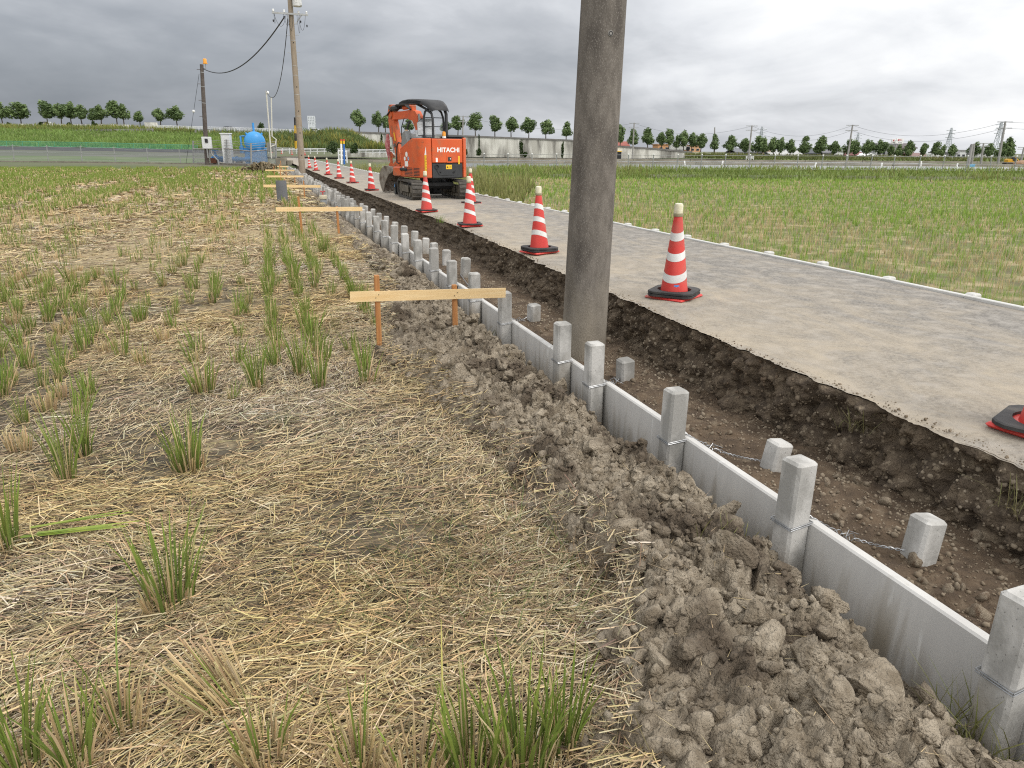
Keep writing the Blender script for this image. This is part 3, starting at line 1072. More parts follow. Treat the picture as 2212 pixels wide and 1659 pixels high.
V, F, C = merge([p if p[1].shape[1] == 4 else p for p in parts])
tag(np_mesh('stubble', V, F, M_blade, cols=C), 'rows of cut rice stubble and regrowth filling the far field', 'stubble', kind='stuff')

# loose straw lying on the field
def straw(n, y0, y1, powr, wmin, xr, lmul=1.0, lift=1.0):
    y = y0 + (y1 - y0) * RNG.random(n) ** powr
    x = (-0.36 * y - 0.5) + RNG.random(n) * (bank_left(y) + 0.12 - (-0.36 * y - 0.5))
    cover = fbm(x * 0.9 + 5, y * 0.9, octv=4, seed=301)
    k = RNG.random(n) < np.clip(0.62 + 1.7 * cover, 0.20, 1.0)
    x, y, cover = x[k], y[k], cover[k]
    n = len(x)
    ang = 0.25 + 1.4 * fbm(x * 0.6, y * 0.6, octv=2, seed=302) + RNG.normal(0, 0.75, n)
    L = np.clip(RNG.lognormal(-2.45, 0.6, n), 0.025, 0.30) * lmul
    w = np.maximum(RNG.uniform(0.0018, 0.0046, n), wmin * np.hypot(x, y))
    thick = np.clip(cover + 0.25, 0, 0.6) * 0.075 * lift
    z0 = np.maximum(field_h(x, y), np.where(x > bank_left(y) - 0.15, bank_h(x, y), -1)) + 0.004 + RNG.random(n) * thick
    tilt = RNG.normal(0, 0.09, n)
    d = np.stack([np.cos(ang), np.sin(ang), tilt], 1) * (L / 2)[:, None]
    s = np.stack([-np.sin(ang), np.cos(ang), RNG.normal(0, 0.35, n)], 1) * (w / 2)[:, None]
    c = np.stack([x, y, z0 + np.abs(tilt) * L * 0.3], 1)
    bend = np.stack([-np.sin(ang), np.cos(ang), np.full(n, 0.15)], 1) * (RNG.normal(0, 0.06, n) * L)[:, None]
    up = np.array([0, 0, 1.0])[None] * (w * 0.35)[:, None]
    V = np.stack([c - d - s, c - d + s, c + bend - s + up, c + bend + s + up, c + d - s, c + d + s], 1)
    F = np.array([[0, 1, 3, 2], [2, 3, 5, 4]])
    F = (F[None] + (np.arange(n) * 6)[:, None, None]).reshape(-1, 4)
    kind = RNG.random(n)[:, None]
    C = np.where(kind < 0.34, jitter((0.19, 0.14, 0.08), n, 0.4), np.where(kind < 0.86, jitter((0.49, 0.38, 0.205), n, 0.30), jitter((0.60, 0.51, 0.34), n, 0.2)))
    gold = fbm(x * 0.8 + 11, y * 0.8, octv=3, seed=305)[:, None]
    C = C * (1 + 0.2 * cover)[:, None] * (0.94 + gold * np.array([[0.06, -0.02, -0.30]]))
    C = np.clip(C, 0.02, 0.8)
    return V.reshape(-1, 3), F, np.repeat(C, 6, 0)


V, F, C = merge([straw(132000, 0.7, 8.5, 1.35, 0.00042, 0), straw(100000, 7.5, 26, 1.25, 0.0007, 0, 1.35, 1.1), straw(36000, 24, 60, 1.2, 0.0010, 0, 1.9, 1.2)])
tag(np_mesh('straw', V, F, M_straw, cols=C), 'loose dry rice straw strewn over the field', 'straw', kind='stuff')

n = 1500
y = 0.8 + 10 * RNG.random(n) ** 1.3; xl_ = bank_left(y); x = xl_ + RNG.random(n) ** 1.8 * (2.0 - xl_)
a = RNG.uniform(0, 6.28, n); L = RNG.uniform(0.02, 0.09, n)
b = np.stack([x, y, bank_h(x, y) + 0.005], 1)
V, F, C = blades(b, L * RNG.uniform(0.1, 0.5, n), a, np.full(n, 3.0), np.full(n, 0.003), jitter((0.4, 0.31, 0.18), n), jitter((0.5, 0.4, 0.24), n), seg=1)
np_mesh('straw_bits', V, F, M_straw, bank, cols=C, kind='stuff')

# weeds: a browned patch beside the bank and seedlings
n = 1700
p0, p1 = at_z(1100, 1250, 0.0), None
a = RNG.normal(0, 1, (n, 2)) * np.array([0.42, 0.34])[None] + np.array([p0[0], p0[1]])[None]
a = a[(a[:, 0] < bank_left(a[:, 1]) + 0.02)]
n = len(a)
b = np.stack([a[:, 0], a[:, 1], field_h(a[:, 0], a[:, 1])], 1)
br = RNG.random(n)[:, None] < 0.68
V, F, C = blades(b, RNG.uniform(0.03, 0.19, n), RNG.uniform(0, 6.28, n), RNG.uniform(0.4, 2.0, n), RNG.uniform(0.0016, 0.0036, n), np.where(br, jitter((0.16, 0.115, 0.06), n), jitter((0.07, 0.10, 0.03), n)),
                 np.where(br, jitter((0.30, 0.205, 0.11), n), jitter((0.13, 0.19, 0.05), n)), seg=3)
tag(np_mesh('weeds', V, F, M_blade, cols=C), 'withered brown weeds between the straw and the soil bank', 'weeds', kind='stuff')


def weed_plant(p, n, h, r, cb, ct, lean, w, label, name='weed_plant'):
    a = RNG.normal(0, r, (n, 2))
    b = np.stack([a[:, 0], a[:, 1], np.full(n, -0.01)], 1)
    V, F, C = blades(b, h * RNG.uniform(0.4, 1.1, n), RNG.uniform(0, 6.28, n), RNG.uniform(0.1, lean, n), w * RNG.uniform(0.7, 1.4, n), jitter(cb, n), jitter(ct, n), seg=3)
    o = np_mesh(name, V, F, M_blade, cols=C)
    o.location = p
    return tag(o, label, 'weed')


p = at_z(612, 922, 0.0)
weed_plant((p[0], p[1], 0), 90, 0.15, 0.05, (0.06, 0.08, 0.03), (0.14, 0.17, 0.08), 0.9, 0.0016, 'wispy grey green weed right of the broad rice tuft')
p = at_z(722, 715, 0.0)
weed_plant((p[0], p[1], 0), 22, 0.34, 0.03, (0.09, 0.10, 0.04), (0.2, 0.22, 0.08), 0.3, 0.003, 'thin wispy weed in front of the left board stake')
for (px, py, n_, h_, lab) in ((2075, 1575, 60, 0.26, 'weed tuft sprouting at the foot of the concrete panel, lower right'), (2150, 1640, 45, 0.22, 'dry weed tuft beside the rightmost tall post'),
                              (1545, 1255, 14, 0.10, 'tiny weed sprout on the soil bank by the wall'), (1085, 720, 16, 0.14, 'small grass blades on the soil by the batter board post')):
    q = at_z(px, py, 0.0)
    x = min(q[0], 1.98)
    z = float(bank_h(np.array([x]), np.array([q[1]]))[0])
    weed_plant((x, q[1], z), n_, h_, 0.05, (0.10, 0.10, 0.04), (0.26, 0.27, 0.10), 0.9, 0.004, lab)
for (px, py, lab) in ((1860, 905, 'first grass clump hanging from the trench edge, near the right cone'), (2080, 1090, 'grass roots sticking out of the cut face at the right')):
    q = at_z(px, py, 0.42)
    weed_plant((float(lip_x(np.array([q[1]]))[0]) - 0.03, q[1], 0.36), 40, 0.16, 0.04, (0.14, 0.12, 0.06), (0.2, 0.2, 0.08), 1.5, 0.003, lab)
q = at_z(1510, 795, ROAD_Z)
weed_plant((2.95, 12.6, ROAD_Z), 26, 0.16, 0.05, G1, G2, 0.5, 0.006, 'green weed growing on the trench edge in front of the excavator')
# fallen green reed bundle
q0, q1 = at_z(45, 1168, 0.02), at_z(325, 1145, 0.02)
rm = MB()
for k in range(7):
    f0, f1 = random.uniform(0, 0.35), random.uniform(0.65, 1.0)
    A, B = Vector(q0) * (1 - f0) + Vector(q1) * f0, Vector(q0) * (1 - f1) + Vector(q1) * f1
    off = Vector((0, random.uniform(-0.03, 0.03), 0.02 + 0.006 * k))
    A, B = A + off, B + off * 1.6
    n_ = 6
    for i in range(n_):
        a, b = A.lerp(B, i / n_), A.lerp(B, (i + 1) / n_)
        wa = 0.006 * (1 - i / n_) + 0.0015; wb = 0.006 * (1 - (i + 1) / n_) + 0.0015
        rm.add([a + Vector((0, -wa, 0)), a + Vector((0, wa, 0.003)), b + Vector((0, wb, 0.003)), b + Vector((0, -wb, 0))], [(0, 1, 2, 3)])
tag(rm.build('fallen_reed', mat('yellow_green_reed', (0.32, 0.36, 0.06), (0.16, 0.26, 0.04), scale=5, rough=0.5, translucent=0.2)), 'yellow green reed leaves lying flat on the straw at the left', 'reed')
q = at_z(958, 1640, 0.0)
sm_ = MB(); sm_.tube([(q[0], q[1], 0), (q[0] + .005, q[1] + .01, 0.16), (q[0] + .01, q[1] + 0.03, 0.33), (q[0] + 0.016, q[1] + 0.05, 0.46)], [0.004, 0.0035, 0.003, 0.001], 5)
tag(sm_.build('dead_reed', mat('yellowed_leaf', (0.55, 0.50, 0.16), rough=0.6)), 'single long yellowed stem standing at the bottom edge', 'stem')

# ---- the right-hand field: rows of green rice regrowth with tan stubble
xs = np.arange(6.15, 75, 0.30); P = []
for rx in xs:
    y = np.arange(1.0, 50, 0.19)
    P.append(np.stack([rx + RNG.normal(0, 0.035, len(y)), y + RNG.normal(0, 0.05, len(y))], 1))
P = np.concatenate(P)
D = P @ _h[:2]; U = P @ _r0[:2]
P = P[(D < RF_D) & (U < 0.76 * D + 1.5) & (U > -0.5 * D - 3)]
D = P @ _h[:2]
P = P[RNG.random(len(P)) < np.where(D < 24, 1.0, np.clip(24 / D, 0.5, 1))[: len(P)]]
X, Y = P[:, 0], P[:, 1]; D = P @ _h[:2]; n = len(P)
dr = X - 5.95
tan = 0.16 + 0.62 * fbm(X * 0.22, Y * 0.10, octv=3, seed=401) + 0.42 * sstep(0.7, 2.2, dr) * (1 - sstep(7, 13, dr)) - 0.25 * (1 - sstep(0.2, 0.9, dr)) + 0.10
tan = np.clip(tan - 0.17, 0.05, 0.75)
isT = RNG.random(n) < tan
z = np.full(n, 0.05)
wl_ = np.clip(D * 0.00062, 0.005, 0.05)
parts = []
for rep in range(12):
    sel = np.where((D < 13) | ((rep < 8) & (D < 22)) | (rep < 4))[0]
    m = len(sel)
    j = RNG.normal(0, 0.038, (m, 2))
    b = np.stack([X[sel] + j[:, 0], Y[sel] + j[:, 1], z[sel]], 1)
    T_ = isT[sel] & (RNG.random(m) < 0.85) | (RNG.random(m) < 0.10)
    hh = np.where(T_, RNG.uniform(0.09, 0.19, m), RNG.uniform(0.10, 0.22, m))
    hh = hh * (1 + 0.15 * (1 - sstep(0.2, 1.0, dr[sel])))
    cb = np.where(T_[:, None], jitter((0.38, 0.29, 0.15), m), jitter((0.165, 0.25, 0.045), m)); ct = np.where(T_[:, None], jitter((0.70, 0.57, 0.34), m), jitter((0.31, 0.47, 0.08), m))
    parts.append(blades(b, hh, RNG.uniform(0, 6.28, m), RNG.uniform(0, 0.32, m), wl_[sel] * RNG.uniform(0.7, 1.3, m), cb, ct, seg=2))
V, F, C = merge(parts)
tag(np_mesh('rice_regrowth', V, F, M_blade, cols=C), 'green regrowing rice and tan stubble in the field right of the road', 'rice', kind='stuff')
# ================================================================== THINGS ALONG THE TRENCH AND THE ROAD
M_red = mat('cone_red_plastic', (0.55, 0.042, 0.036), (0.62, 0.068, 0.054), scale=5, rough=0.45, c3=(0.44, 0.12, 0.09), s3=4, t3=(0.54, 0.75), world_co=True)
M_white_tape = mat('white_reflective_tape', (0.76, 0.77, 0.76), (0.62, 0.61, 0.59), scale=8, rough=0.4, world_co=True)
M_rubber = mat('black_rubber', (0.022, 0.022, 0.024), (0.05, 0.048, 0.046), scale=8, rough=0.7, bump=0.2, bscale=80, c3=(0.13, 0.12, 0.10), s3=6, t3=(0.6, 0.8))
M_lens = mat('cream_lamp_lens', (0.62, 0.58, 0.40), (0.72, 0.68, 0.52), scale=40, rough=0.3, pits=(60, (0.85, 0.83, 0.7), 0.2))
M_lamp_base = mat('olive_lamp_base', (0.25, 0.22, 0.13), rough=0.6)
M_sticker_blue = mat('blue_sticker', (0.05, 0.26, 0.6), rough=0.5)


def cone_r(z):
    return 0.1195 - (0.1195 - 0.036) * (z - 0.03) / 0.66


def band(zc, h, tilt, th0, dr=0.0012, n=36):
    m = MB(); vs = []; fs = []
    for k in range(n):
        t = 2 * math.pi * k / n
        for s in (-1, 1):
            z = zc + s * h / 2
            z = z + tilt * cone_r(z) * math.cos(t - th0)
            r = cone_r(z) + dr
            vs.append((r * math.cos(t), r * math.sin(t), z))
    for k in range(n):
        j = (k + 1) % n
        fs.append((2 * k, 2 * j, 2 * j + 1, 2 * k + 1))
    return m.add(vs, fs)


cb = MB(); cb.lathe([(0.155, 0.022), (0.15, 0.03), (0.1195, 0.034)] + [(cone_r(z), z) for z in (0.05, 0.2, 0.4, 0.6, 0.69)] + [(0.03, 0.694)], 36)
cbase = MB(); cbase.box((0, 0, 0.012), (0.37, 0.37, 0.024), bevel=0.011)
clamp = MB(); clamp.lathe([(0.040, 0.69), (0.041, 0.712), (0.038, 0.716)], 20)
clens = MB(); clens.lathe([(0.0375, 0.716), (0.038, 0.775), (0.034, 0.792), (0.020, 0.797), (0.0, 0.798)], 12)
proto = None


def cone(label, loc, rz, tilt=0.4, th=0.0, lean=(0, 0), lamp=True):
    global proto
    r = thing('traffic_cone', label, 'traffic cone', loc, rz, 'traffic cones on the farm road')
    if proto is None:
        proto = [cb.build('body', M_red, r, smooth=True).data, cbase.build('base_plate', M_red, r).data, clamp.build('lamp_base', M_lamp_base, r, smooth=True).data, clens.build('lamp_lens', M_lens, r, smooth=True).data]
    else:
        for nm, me in zip(('body', 'base_plate', 'lamp_base', 'lamp_lens'), proto):
            if lamp or 'lamp' not in nm:
                link(nm, me, r)
    for zc in (0.215, 0.385, 0.545):
        band(zc, 0.062, tilt, th).build('reflective_band', M_white_tape, r, smooth=True)
    r.rotation_euler = (lean[0], lean[1], rz)
    return r


def weight(label, loc, rz, z, n=1):
    o = 0.195; b = 0.05; ri = 0.145
    m = MB()
    for k in range(n):
        z0 = z + k * 0.024
        N = 32; vs, fs = [], []
        for i in range(N):
            t = 2 * math.pi * i / N
            c, s = math.cos(t), math.sin(t)
            q = o / max(abs(c), abs(s)); q = min(q, (2 * o - b) / (abs(c) + abs(s)))
            for (rr, zz) in ((ri, z0), (q, z0), (q, z0 + 0.016), (q - 0.010, z0 + 0.021), (ri, z0 + 0.021)):
                vs.append((rr * c, rr * s, zz))
        for i in range(N):
            j = (i + 1) % N
            for k2 in range(5):
                l = (k2 + 1) % 5
                fs.append((i * 5 + k2, j * 5 + k2, j * 5 + l, i * 5 + l))
        m.add(vs, fs)
    w = m.build('cone_weight', M_rubber)
    w.location = [float(c) for c in loc]; w.rotation_euler = (0, 0, rz)
    return tag(w, label, 'cone weight', 'black rubber weights round the cones')


cones = [((2262, 938), 'traffic cone whose base is cut off by the right edge of the photo', 1, 0.35, 0.2), ((1455, 645), 'nearest whole red and white traffic cone, right of the thick pole', 2, 0.45, 0.5),
         ((1165, 547), 'red and white cone just left of the thick utility pole', 2, -0.45, 0.3), ((1015, 489), 'red and white cone at the right rear corner of the orange excavator', 1, -0.4, 0.0),
         ((922, 458), 'red and white cone in front of the left excavator track', 1, -0.4, 0.2), ((1018, 441), 'red and white cone on the field side of the excavator, half hidden', 1, -0.35, 0.4),
         ((803, 412), 'red and white cone left of the excavator bucket', 1, -0.3, 0.1), ((762, 396), 'second cone left of the excavator bucket', 1, -0.3, 0.3), ((733, 386), 'third cone left of the excavator bucket', 1, 0.05, 0.2),
         ((709, 378), 'fourth cone left of the excavator, with slanted stripes', 1, 0.4, 0.0), ((683, 369), 'cone with a smudged stripe, second from the far utility pole', 1, 0.4, 0.2), ((669, 364), 'farthest cone of the near row, beside the far utility pole', 1, 0.1, 0.1)]
for k, ((px, py), lab, nw, tilt, rz) in enumerate(cones):
    p = at_z(px, py, ROAD_Z)
    z = ROAD_Z + 0.012
    lean = (random.gauss(0, 0.012), rad(-1.4) + random.gauss(0, 0.008))
    c = cone(lab, (p[0], p[1], z), rz + rad(8), tilt, rad(20))
    c.rotation_euler = (lean[0], lean[1], rz)
    weight('rubber weight on the ' + lab.split(',')[0].replace('red and white ', '').replace('traffic cone whose base is cut off by the right edge of the photo', 'cone base cut off by the right edge'), (p[0], p[1], z + 0.006), rz + rad(random.choice([2, 12, -8]) if k != 1 else 14), 0.022, nw)
    if k == 1:
        st = MB(); rr = cone_r(0.10) + 0.002
        pts = [(rr * math.cos(t), rr * math.sin(t)) for t in (rad(-128), rad(-140), rad(-152))]
        for a, b in zip(pts, pts[1:]):
            st.add([(a[0], a[1], 0.075), (b[0], b[1], 0.075), (b[0] * .96, b[1] * .96, 0.125), (a[0] * .96, a[1] * .96, 0.125)], [(0, 1, 2, 3)])
        st.build('blue_sticker', M_sticker_blue, c)
for (px, py), lab in (((609, 332), 'tiny far cone at the road bend, left of the far pole'), ((631, 334.5), 'tiny far cone just left of the far pole foot'), ((659, 335.5), 'tiny far cone just right of the far pole'), ((587, 330.5), 'tiny far cone seen through the compound fence')):
    p = at_D(px, py, 112)
    cone(lab, (p[0], p[1], p[2]), 0.3, 0.2, 0.3)

# ---- batter boards
M_board = mat('fresh_pine_board', (0.72, 0.50, 0.24), (0.80, 0.60, 0.33), scale=3.0, rough=0.7, stretch=(1.0, 9.0, 14.0), dist=1.0, bump=0.15, bscale=30, pits=(2.2, (0.30, 0.16, 0.06), 0.07))
M_stake = mat('reddish_larch_stake', (0.36, 0.15, 0.05), (0.50, 0.25, 0.09), scale=2.5, rough=0.75, stretch=(9.0, 9.0, 0.8), dist=1.2, bump=0.2, bscale=25, c3=(0.20, 0.10, 0.045), s3=3, t3=(0.6, 0.75))
M_nail = mat('iron_nail', (0.06, 0.055, 0.05), rough=0.5, metal=0.8)
bds = [('nearest and largest wooden batter board, beside the tall posts', 6.13, (755, 640), (1108, 630), [(811, 594, 770), (982, 615, 750)]),
       ('second batter board from the camera, behind the nearest one', 16.0, (596, 452), (787, 451), [(646, 425, 497), (728, 446, 492)]),
       ('batter board standing behind the grey sheet', 27.2, (569, 401.5), (698, 402.5), [(615, 387, 425), (655, 390, 417)]),
       ('fourth batter board, just left of the far utility pole foot', 38.0, (576, 381), (660, 381), [(604, 355, 396), (636, 383, 399)]),
       ('fifth batter board, second farthest of the row', 46.5, (573, 367.8), (636, 368.2), [(591, 359, 379), (617, 362, 379)]),
       ('farthest batter board, by the compound fence', 56.0, (575, 359), (623, 360), [(582, 351, 366), (606, 347, 366)])]
for lab, Y, l, r_, stk in bds:
    A, B = at_Y(*l, Y), at_Y(*r_, Y)
    B[0] = min(B[0], 2.02)
    t = thing('batter_board', lab, 'batter board', ((A[0] + B[0]) / 2, Y, 0), 0, 'wooden batter boards along the wall')
    L = B[0] - A[0]; zc = (A[2] + B[2]) / 2
    tl = math.atan2(B[2] - A[2], L)
    m = MB(); m.box((0, -0.03, zc), (L, 0.013, 0.088), rot=Matrix.Rotation(-tl, 3, 'Y'))
    m.build('board', M_board, t)
    for (sx, s0, s1) in stk:
        T, Bm = at_Y(sx, s0, Y), at_Y(sx, s1, Y)
        x = T[0] - (A[0] + B[0]) / 2
        m = MB(); m.box((0, 0, (T[2] + Bm[2] - 0.2) / 2), (0.043, 0.043, T[2] - Bm[2] + 0.2), bevel=0.004)
        s = m.build('stake', M_stake, t); s.location = (x, 0, 0); s.rotation_euler = (random.gauss(0, 0.012), random.gauss(0, 0.015), random.gauss(0, 0.1))
        if Y < 20:
            m = MB()
            for q in (-0.012, 0.014):
                m.lathe([(0.004, 0), (0.004, 0.003), (0.0, 0.0035)], 8, (x + q, -0.0375, zc + tl * x + q), Matrix.Rotation(rad(90), 3, 'X'))
            m.build('nail', M_nail, t)

# ---- the thick utility pole standing in the trench
M_pole = mat('old_speckled_pole_concrete', (0.128, 0.113, 0.097), (0.185, 0.165, 0.143), scale=9.0, rough=0.9, bump=0.8, bscale=60.0, bdist=0.006, c3=(0.085, 0.074, 0.064), s3=2.4, t3=(0.48, 0.66), stretch=(2.2, 2.2, 0.8),
             pits=(60.0, (0.235, 0.215, 0.19), 0.30), zmix=(0.35, 1.35, (0.27, 0.235, 0.18)))
pp = at_z(1250, 778, 0.12)
PX, PY = 2.37, 5.10
p_top = at_Y(1302, 0, PY); p_low = at_Y(1261, 700, PY)
lean = (p_top[0] - p_low[0]) / (p_top[2] - p_low[2])
r_low = 0.5 * abs(at_Y(1309, 700, PY)[0] - at_Y(1214, 700, PY)[0]) * math.cos(math.atan2(PX, PY))
r_top = 0.5 * abs(at_Y(1352, 0, PY)[0] - at_Y(1253, 0, PY)[0]) * math.cos(math.atan2(PX, PY))
PX = p_low[0]
up = thing('utility_pole', 'thick dark speckled concrete utility pole standing in the trench', 'utility pole', (PX, PY, 0.0))
z_l = p_low[2]
k = (r_low - r_top) / (p_top[2] - p_low[2])
m = MB(); m.lathe([(r_low + k * z_l + k * 0.4, -0.4)] + [(r_low + k * (z_l - z), z) for z in np.linspace(0, 9.0, 30)] + [(0, 9.0)], 48)
sh = m.build('shaft', M_pole, up, smooth=True)
up.rotation_euler = (0, lean, 0)
q = at_Y(1316, 73, PY - 0.14)
m = MB(); m.lathe([(0.016, 0), (0.016, 0.006), (0.009, 0.006), (0.009, -0.01), (0, -0.01)], 16)
h = m.build('bolt_socket', mat('dark_socket', (0.03, 0.028, 0.026), rough=0.6), up)
rq = r_low + k * (z_l - q[2])
ang = math.asin(max(-0.95, min(0.95, (q[0] - (PX + lean * q[2])) / rq)))
h.location = (rq * math.sin(ang), -rq * math.cos(ang), q[2]); h.rotation_euler = (rad(90), 0, ang)
m = MB(); m.lathe([(0.019, 0), (0.019, 0.004), (0.0165, 0.0045)], 16)
h2 = m.build('socket_ring', mat('pale_ring', (0.3, 0.29, 0.27), rough=0.7), up); h2.location = h.location; h2.rotation_euler = h.rotation_euler
# ---- far utility pole with crossarm and transformer
M_pole2 = mat('tan_pole_concrete', (0.25, 0.205, 0.155), (0.30, 0.25, 0.195), scale=4, rough=0.9, bump=0.2, bscale=50, stretch=(2, 2, 0.4))
M_steel = mat('galvanised_steel', (0.33, 0.335, 0.33), (0.42, 0.43, 0.43), scale=8, rough=0.5, metal=0.6)
M_black = mat('black_cable', (0.02, 0.02, 0.022), rough=0.6)
M_porc = mat('white_porcelain', (0.75, 0.76, 0.76), rough=0.25)
M_tank = mat('transformer_grey_paint', (0.56, 0.575, 0.58), (0.62, 0.63, 0.635), scale=3, rough=0.5)
FPY = at_X(654, 378, 2.36)[1]
fb, ft = at_Y(653.5, 378, FPY), at_Y(628.5, 30, FPY)
fl = (ft[0] - fb[0]) / (ft[2] - fb[2])
fp = thing('utility_pole', 'tall tan utility pole with crossarm and transformer beyond the boards', 'utility pole', (fb[0], FPY, 0.0))
fp.rotation_euler = (0, fl, 0)
wb = 0.5 * (at_Y(659.6, 350, FPY)[0] - at_Y(645.6, 350, FPY)[0])
zt = ft[2]
m = MB(); m.lathe([(wb + 0.006, -0.2), (wb, fb[2] + 0.5), (wb * 0.74, zt), (wb * 0.66, zt + 2.6), (0, zt + 2.6)], 24)
m.build('shaft', M_pole2, fp, smooth=True)


def pz(y_px):
    return at_Y(640, y_px, FPY)[2]


rr_ = lambda z: wb + (wb * 0.74 - wb) * (z - fb[2]) / (zt - fb[2])
for yp in (88, 143, 163, 205, 251, 275, 322, 345):
    z = pz(yp); m = MB(); m.lathe([(rr_(z) + .002, z - .012), (rr_(z) + .006, z), (rr_(z) + .002, z + .012)], 20); m.build('band', M_steel, fp, smooth=True)
for yp, s in ((76, 1), (77, -1), (115, -1), (151, 1), (52, 1), (113, 1)):
    z = pz(yp); m = MB(); m.tube([(s * rr_(z), 0, z), (s * (rr_(z) + 0.20), 0, z + .01)], 0.011, 6); m.build('step_bolt', M_steel, fp)
for yp in (93, 188, 240, 287, 335):
    z = pz(yp); m = MB(); m.lathe([(0.03, 0), (0.03, 0.02), (0, 0.02)], 10, (0.02, -rr_(z), z), Matrix.Rotation(rad(90), 3, 'X')); m.build('bolt_socket', M_black, fp)
ca, cb_ = at_Y(587, 29.5, FPY), at_Y(665, 32.5, FPY)
loc = lambda p: (p[0] - fb[0] - fl * p[2], p[1] - FPY, p[2])
A, B = loc(ca), loc(cb_)
zc = (A[2] + B[2]) / 2
m = MB(); m.box(((A[0] + B[0]) / 2, -0.18, zc), (B[0] - A[0], 0.08, 0.085)); arm = m.build('crossarm', M_steel, fp)
for x in (A[0] + 0.08, A[0] + 0.65, B[0] - 0.5, B[0] - 0.08):
    m = MB(); m.lathe([(0.03, 0), (0.055, 0.03), (0.04, 0.06), (0.06, 0.09), (0.035, 0.14), (0, 0.15)], 12, (x, -0.18, zc + 0.043)); m.build('insulator', M_porc, arm, smooth=True)
m = MB(); m.box((B[0] * 0.45, -0.16, zc - 0.22), (0.05, 0.03, 0.72), rot=Matrix.Rotation(rad(38), 3, 'Y')); m.build('brace', M_steel, fp)
tz = pz(16)
tx = loc(at_Y(640, 10, FPY))[0] + 0.03
tr = MB(); tr.lathe([(0.22, tz), (0.245, tz + 0.02), (0.245, tz + 0.75), (0.26, tz + 0.78), (0.2, tz + 0.84), (0, tz + 0.86)], 28, (tx, -0.28, 0)); tank = tr.build('transformer', M_tank, fp, smooth=True)
m = MB(); m.box((tx + 0.19, -0.42, tz + 0.12), (0.10, 0.16, 0.14), bevel=0.01); m.build('bracket', M_tank, tank)


def text_mesh(s, size, m, name, parent, loc, rot, ext=0.001, bold=0.0, xs=1.0):
    cu = bpy.data.curves.new(name, 'FONT'); cu.body = s; cu.size = size; cu.extrude = ext; cu.offset = bold
    cu.align_x = 'CENTER'; cu.align_y = 'CENTER'
    to = bpy.data.objects.new(name, cu); COL.objects.link(to)
    bpy.context.view_layer.update()
    me = bpy.data.meshes.new_from_object(to.evaluated_get(bpy.context.evaluated_depsgraph_get()))
    bpy.data.objects.remove(to)
    me.materials.clear(); me.materials.append(m)
    o = link(name, me, parent); o.location = loc; o.rotation_euler = rot; o.scale = (xs, 1, 1)
    return o


text_mesh('30', 0.2, mat('white_stencil', (0.85, 0.85, 0.85), rough=0.6), 'lettering', tank, (tx - 0.07, -0.526, tz + 0.22), (rad(90), 0, rad(-16)))


def cable(name, pts, r, m, label=None, cat='cable', parent=None, sag=0.0, n=24):
    a, b = Vector(pts[0]), Vector(pts[-1])
    P = []
    if len(pts) == 2:
        for i in range(n + 1):
            t = i / n
            q = a.lerp(b, t); q.z -= sag * 4 * t * (1 - t)
            P.append(q)
    else:
        P = [Vector(p) for p in pts]
    mb = MB(); mb.tube(P, r, 6)
    o = mb.build(name, m, parent, smooth=True)
    if label:
        tag(o, label, cat)
    return o


# tangles of jumper wire under the crossarm
for k, (xa, xb, dz) in enumerate(((A[0] + 0.1, A[0] + 0.75, 0.62), (A[0] + 0.6, -0.05, 0.55), (A[0] + 0.8, A[0] + 1.1, 0.8), (B[0] - 0.55, B[0] - 0.15, 0.75), (B[0] - 0.6, B[0] - 0.45, 0.9), (A[0] + 0.1, A[0] + 0.15, 0.5))):
    P = [(xa + (xb - xa) * t, -0.2, zc - 0.04 - dz * 4 * t * (1 - t)) for t in np.linspace(0, 1, 12)]
    cable('jumper_wire', P, 0.009, M_black, parent=fp)
for x, dz in ((A[0] + 0.05, 0.4), (B[0] - 0.42, 0.36), (B[0] - 0.1, 0.55), (A[0] + 0.62, 0.2)):
    m = MB(); m.lathe([(0.0, 0.07), (0.035, 0.05), (0.04, 0), (0.025, -0.06), (0.0, -0.07)], 10, (x, -0.2, zc - dz)); m.build('fuse', M_black, fp, smooth=True)

# stay wire with a black and yellow guard
sa, sb = at_Y(633.5, 125, FPY + 0.6), at_Y(639.5, 332, FPY + 2.2)
st = thing('stay_wire', 'stay wire of the far utility pole with black and yellow guard', 'stay wire', sb)
m = MB(); m.tube([Vector(sa) - Vector(sb), (0, 0, -0.3)], 0.008, 6); m.build('wire', M_steel, st)
M_yel = mat('guard_yellow', (0.75, 0.46, 0.02), rough=0.5)
d = (Vector(sa) - Vector(sb))
u0, u1 = 0.06, (332 - 250) / (332 - 125.0)
for k in range(4):
    t0, t1 = u0 + (u1 - u0) * k / 4, u0 + (u1 - u0) * (k + 1) / 4
    m = MB(); m.tube([d * t0, d * t1], 0.062, 12); m.build('guard_sleeve', M_yel if k % 2 == 0 else M_black, st, smooth=True)

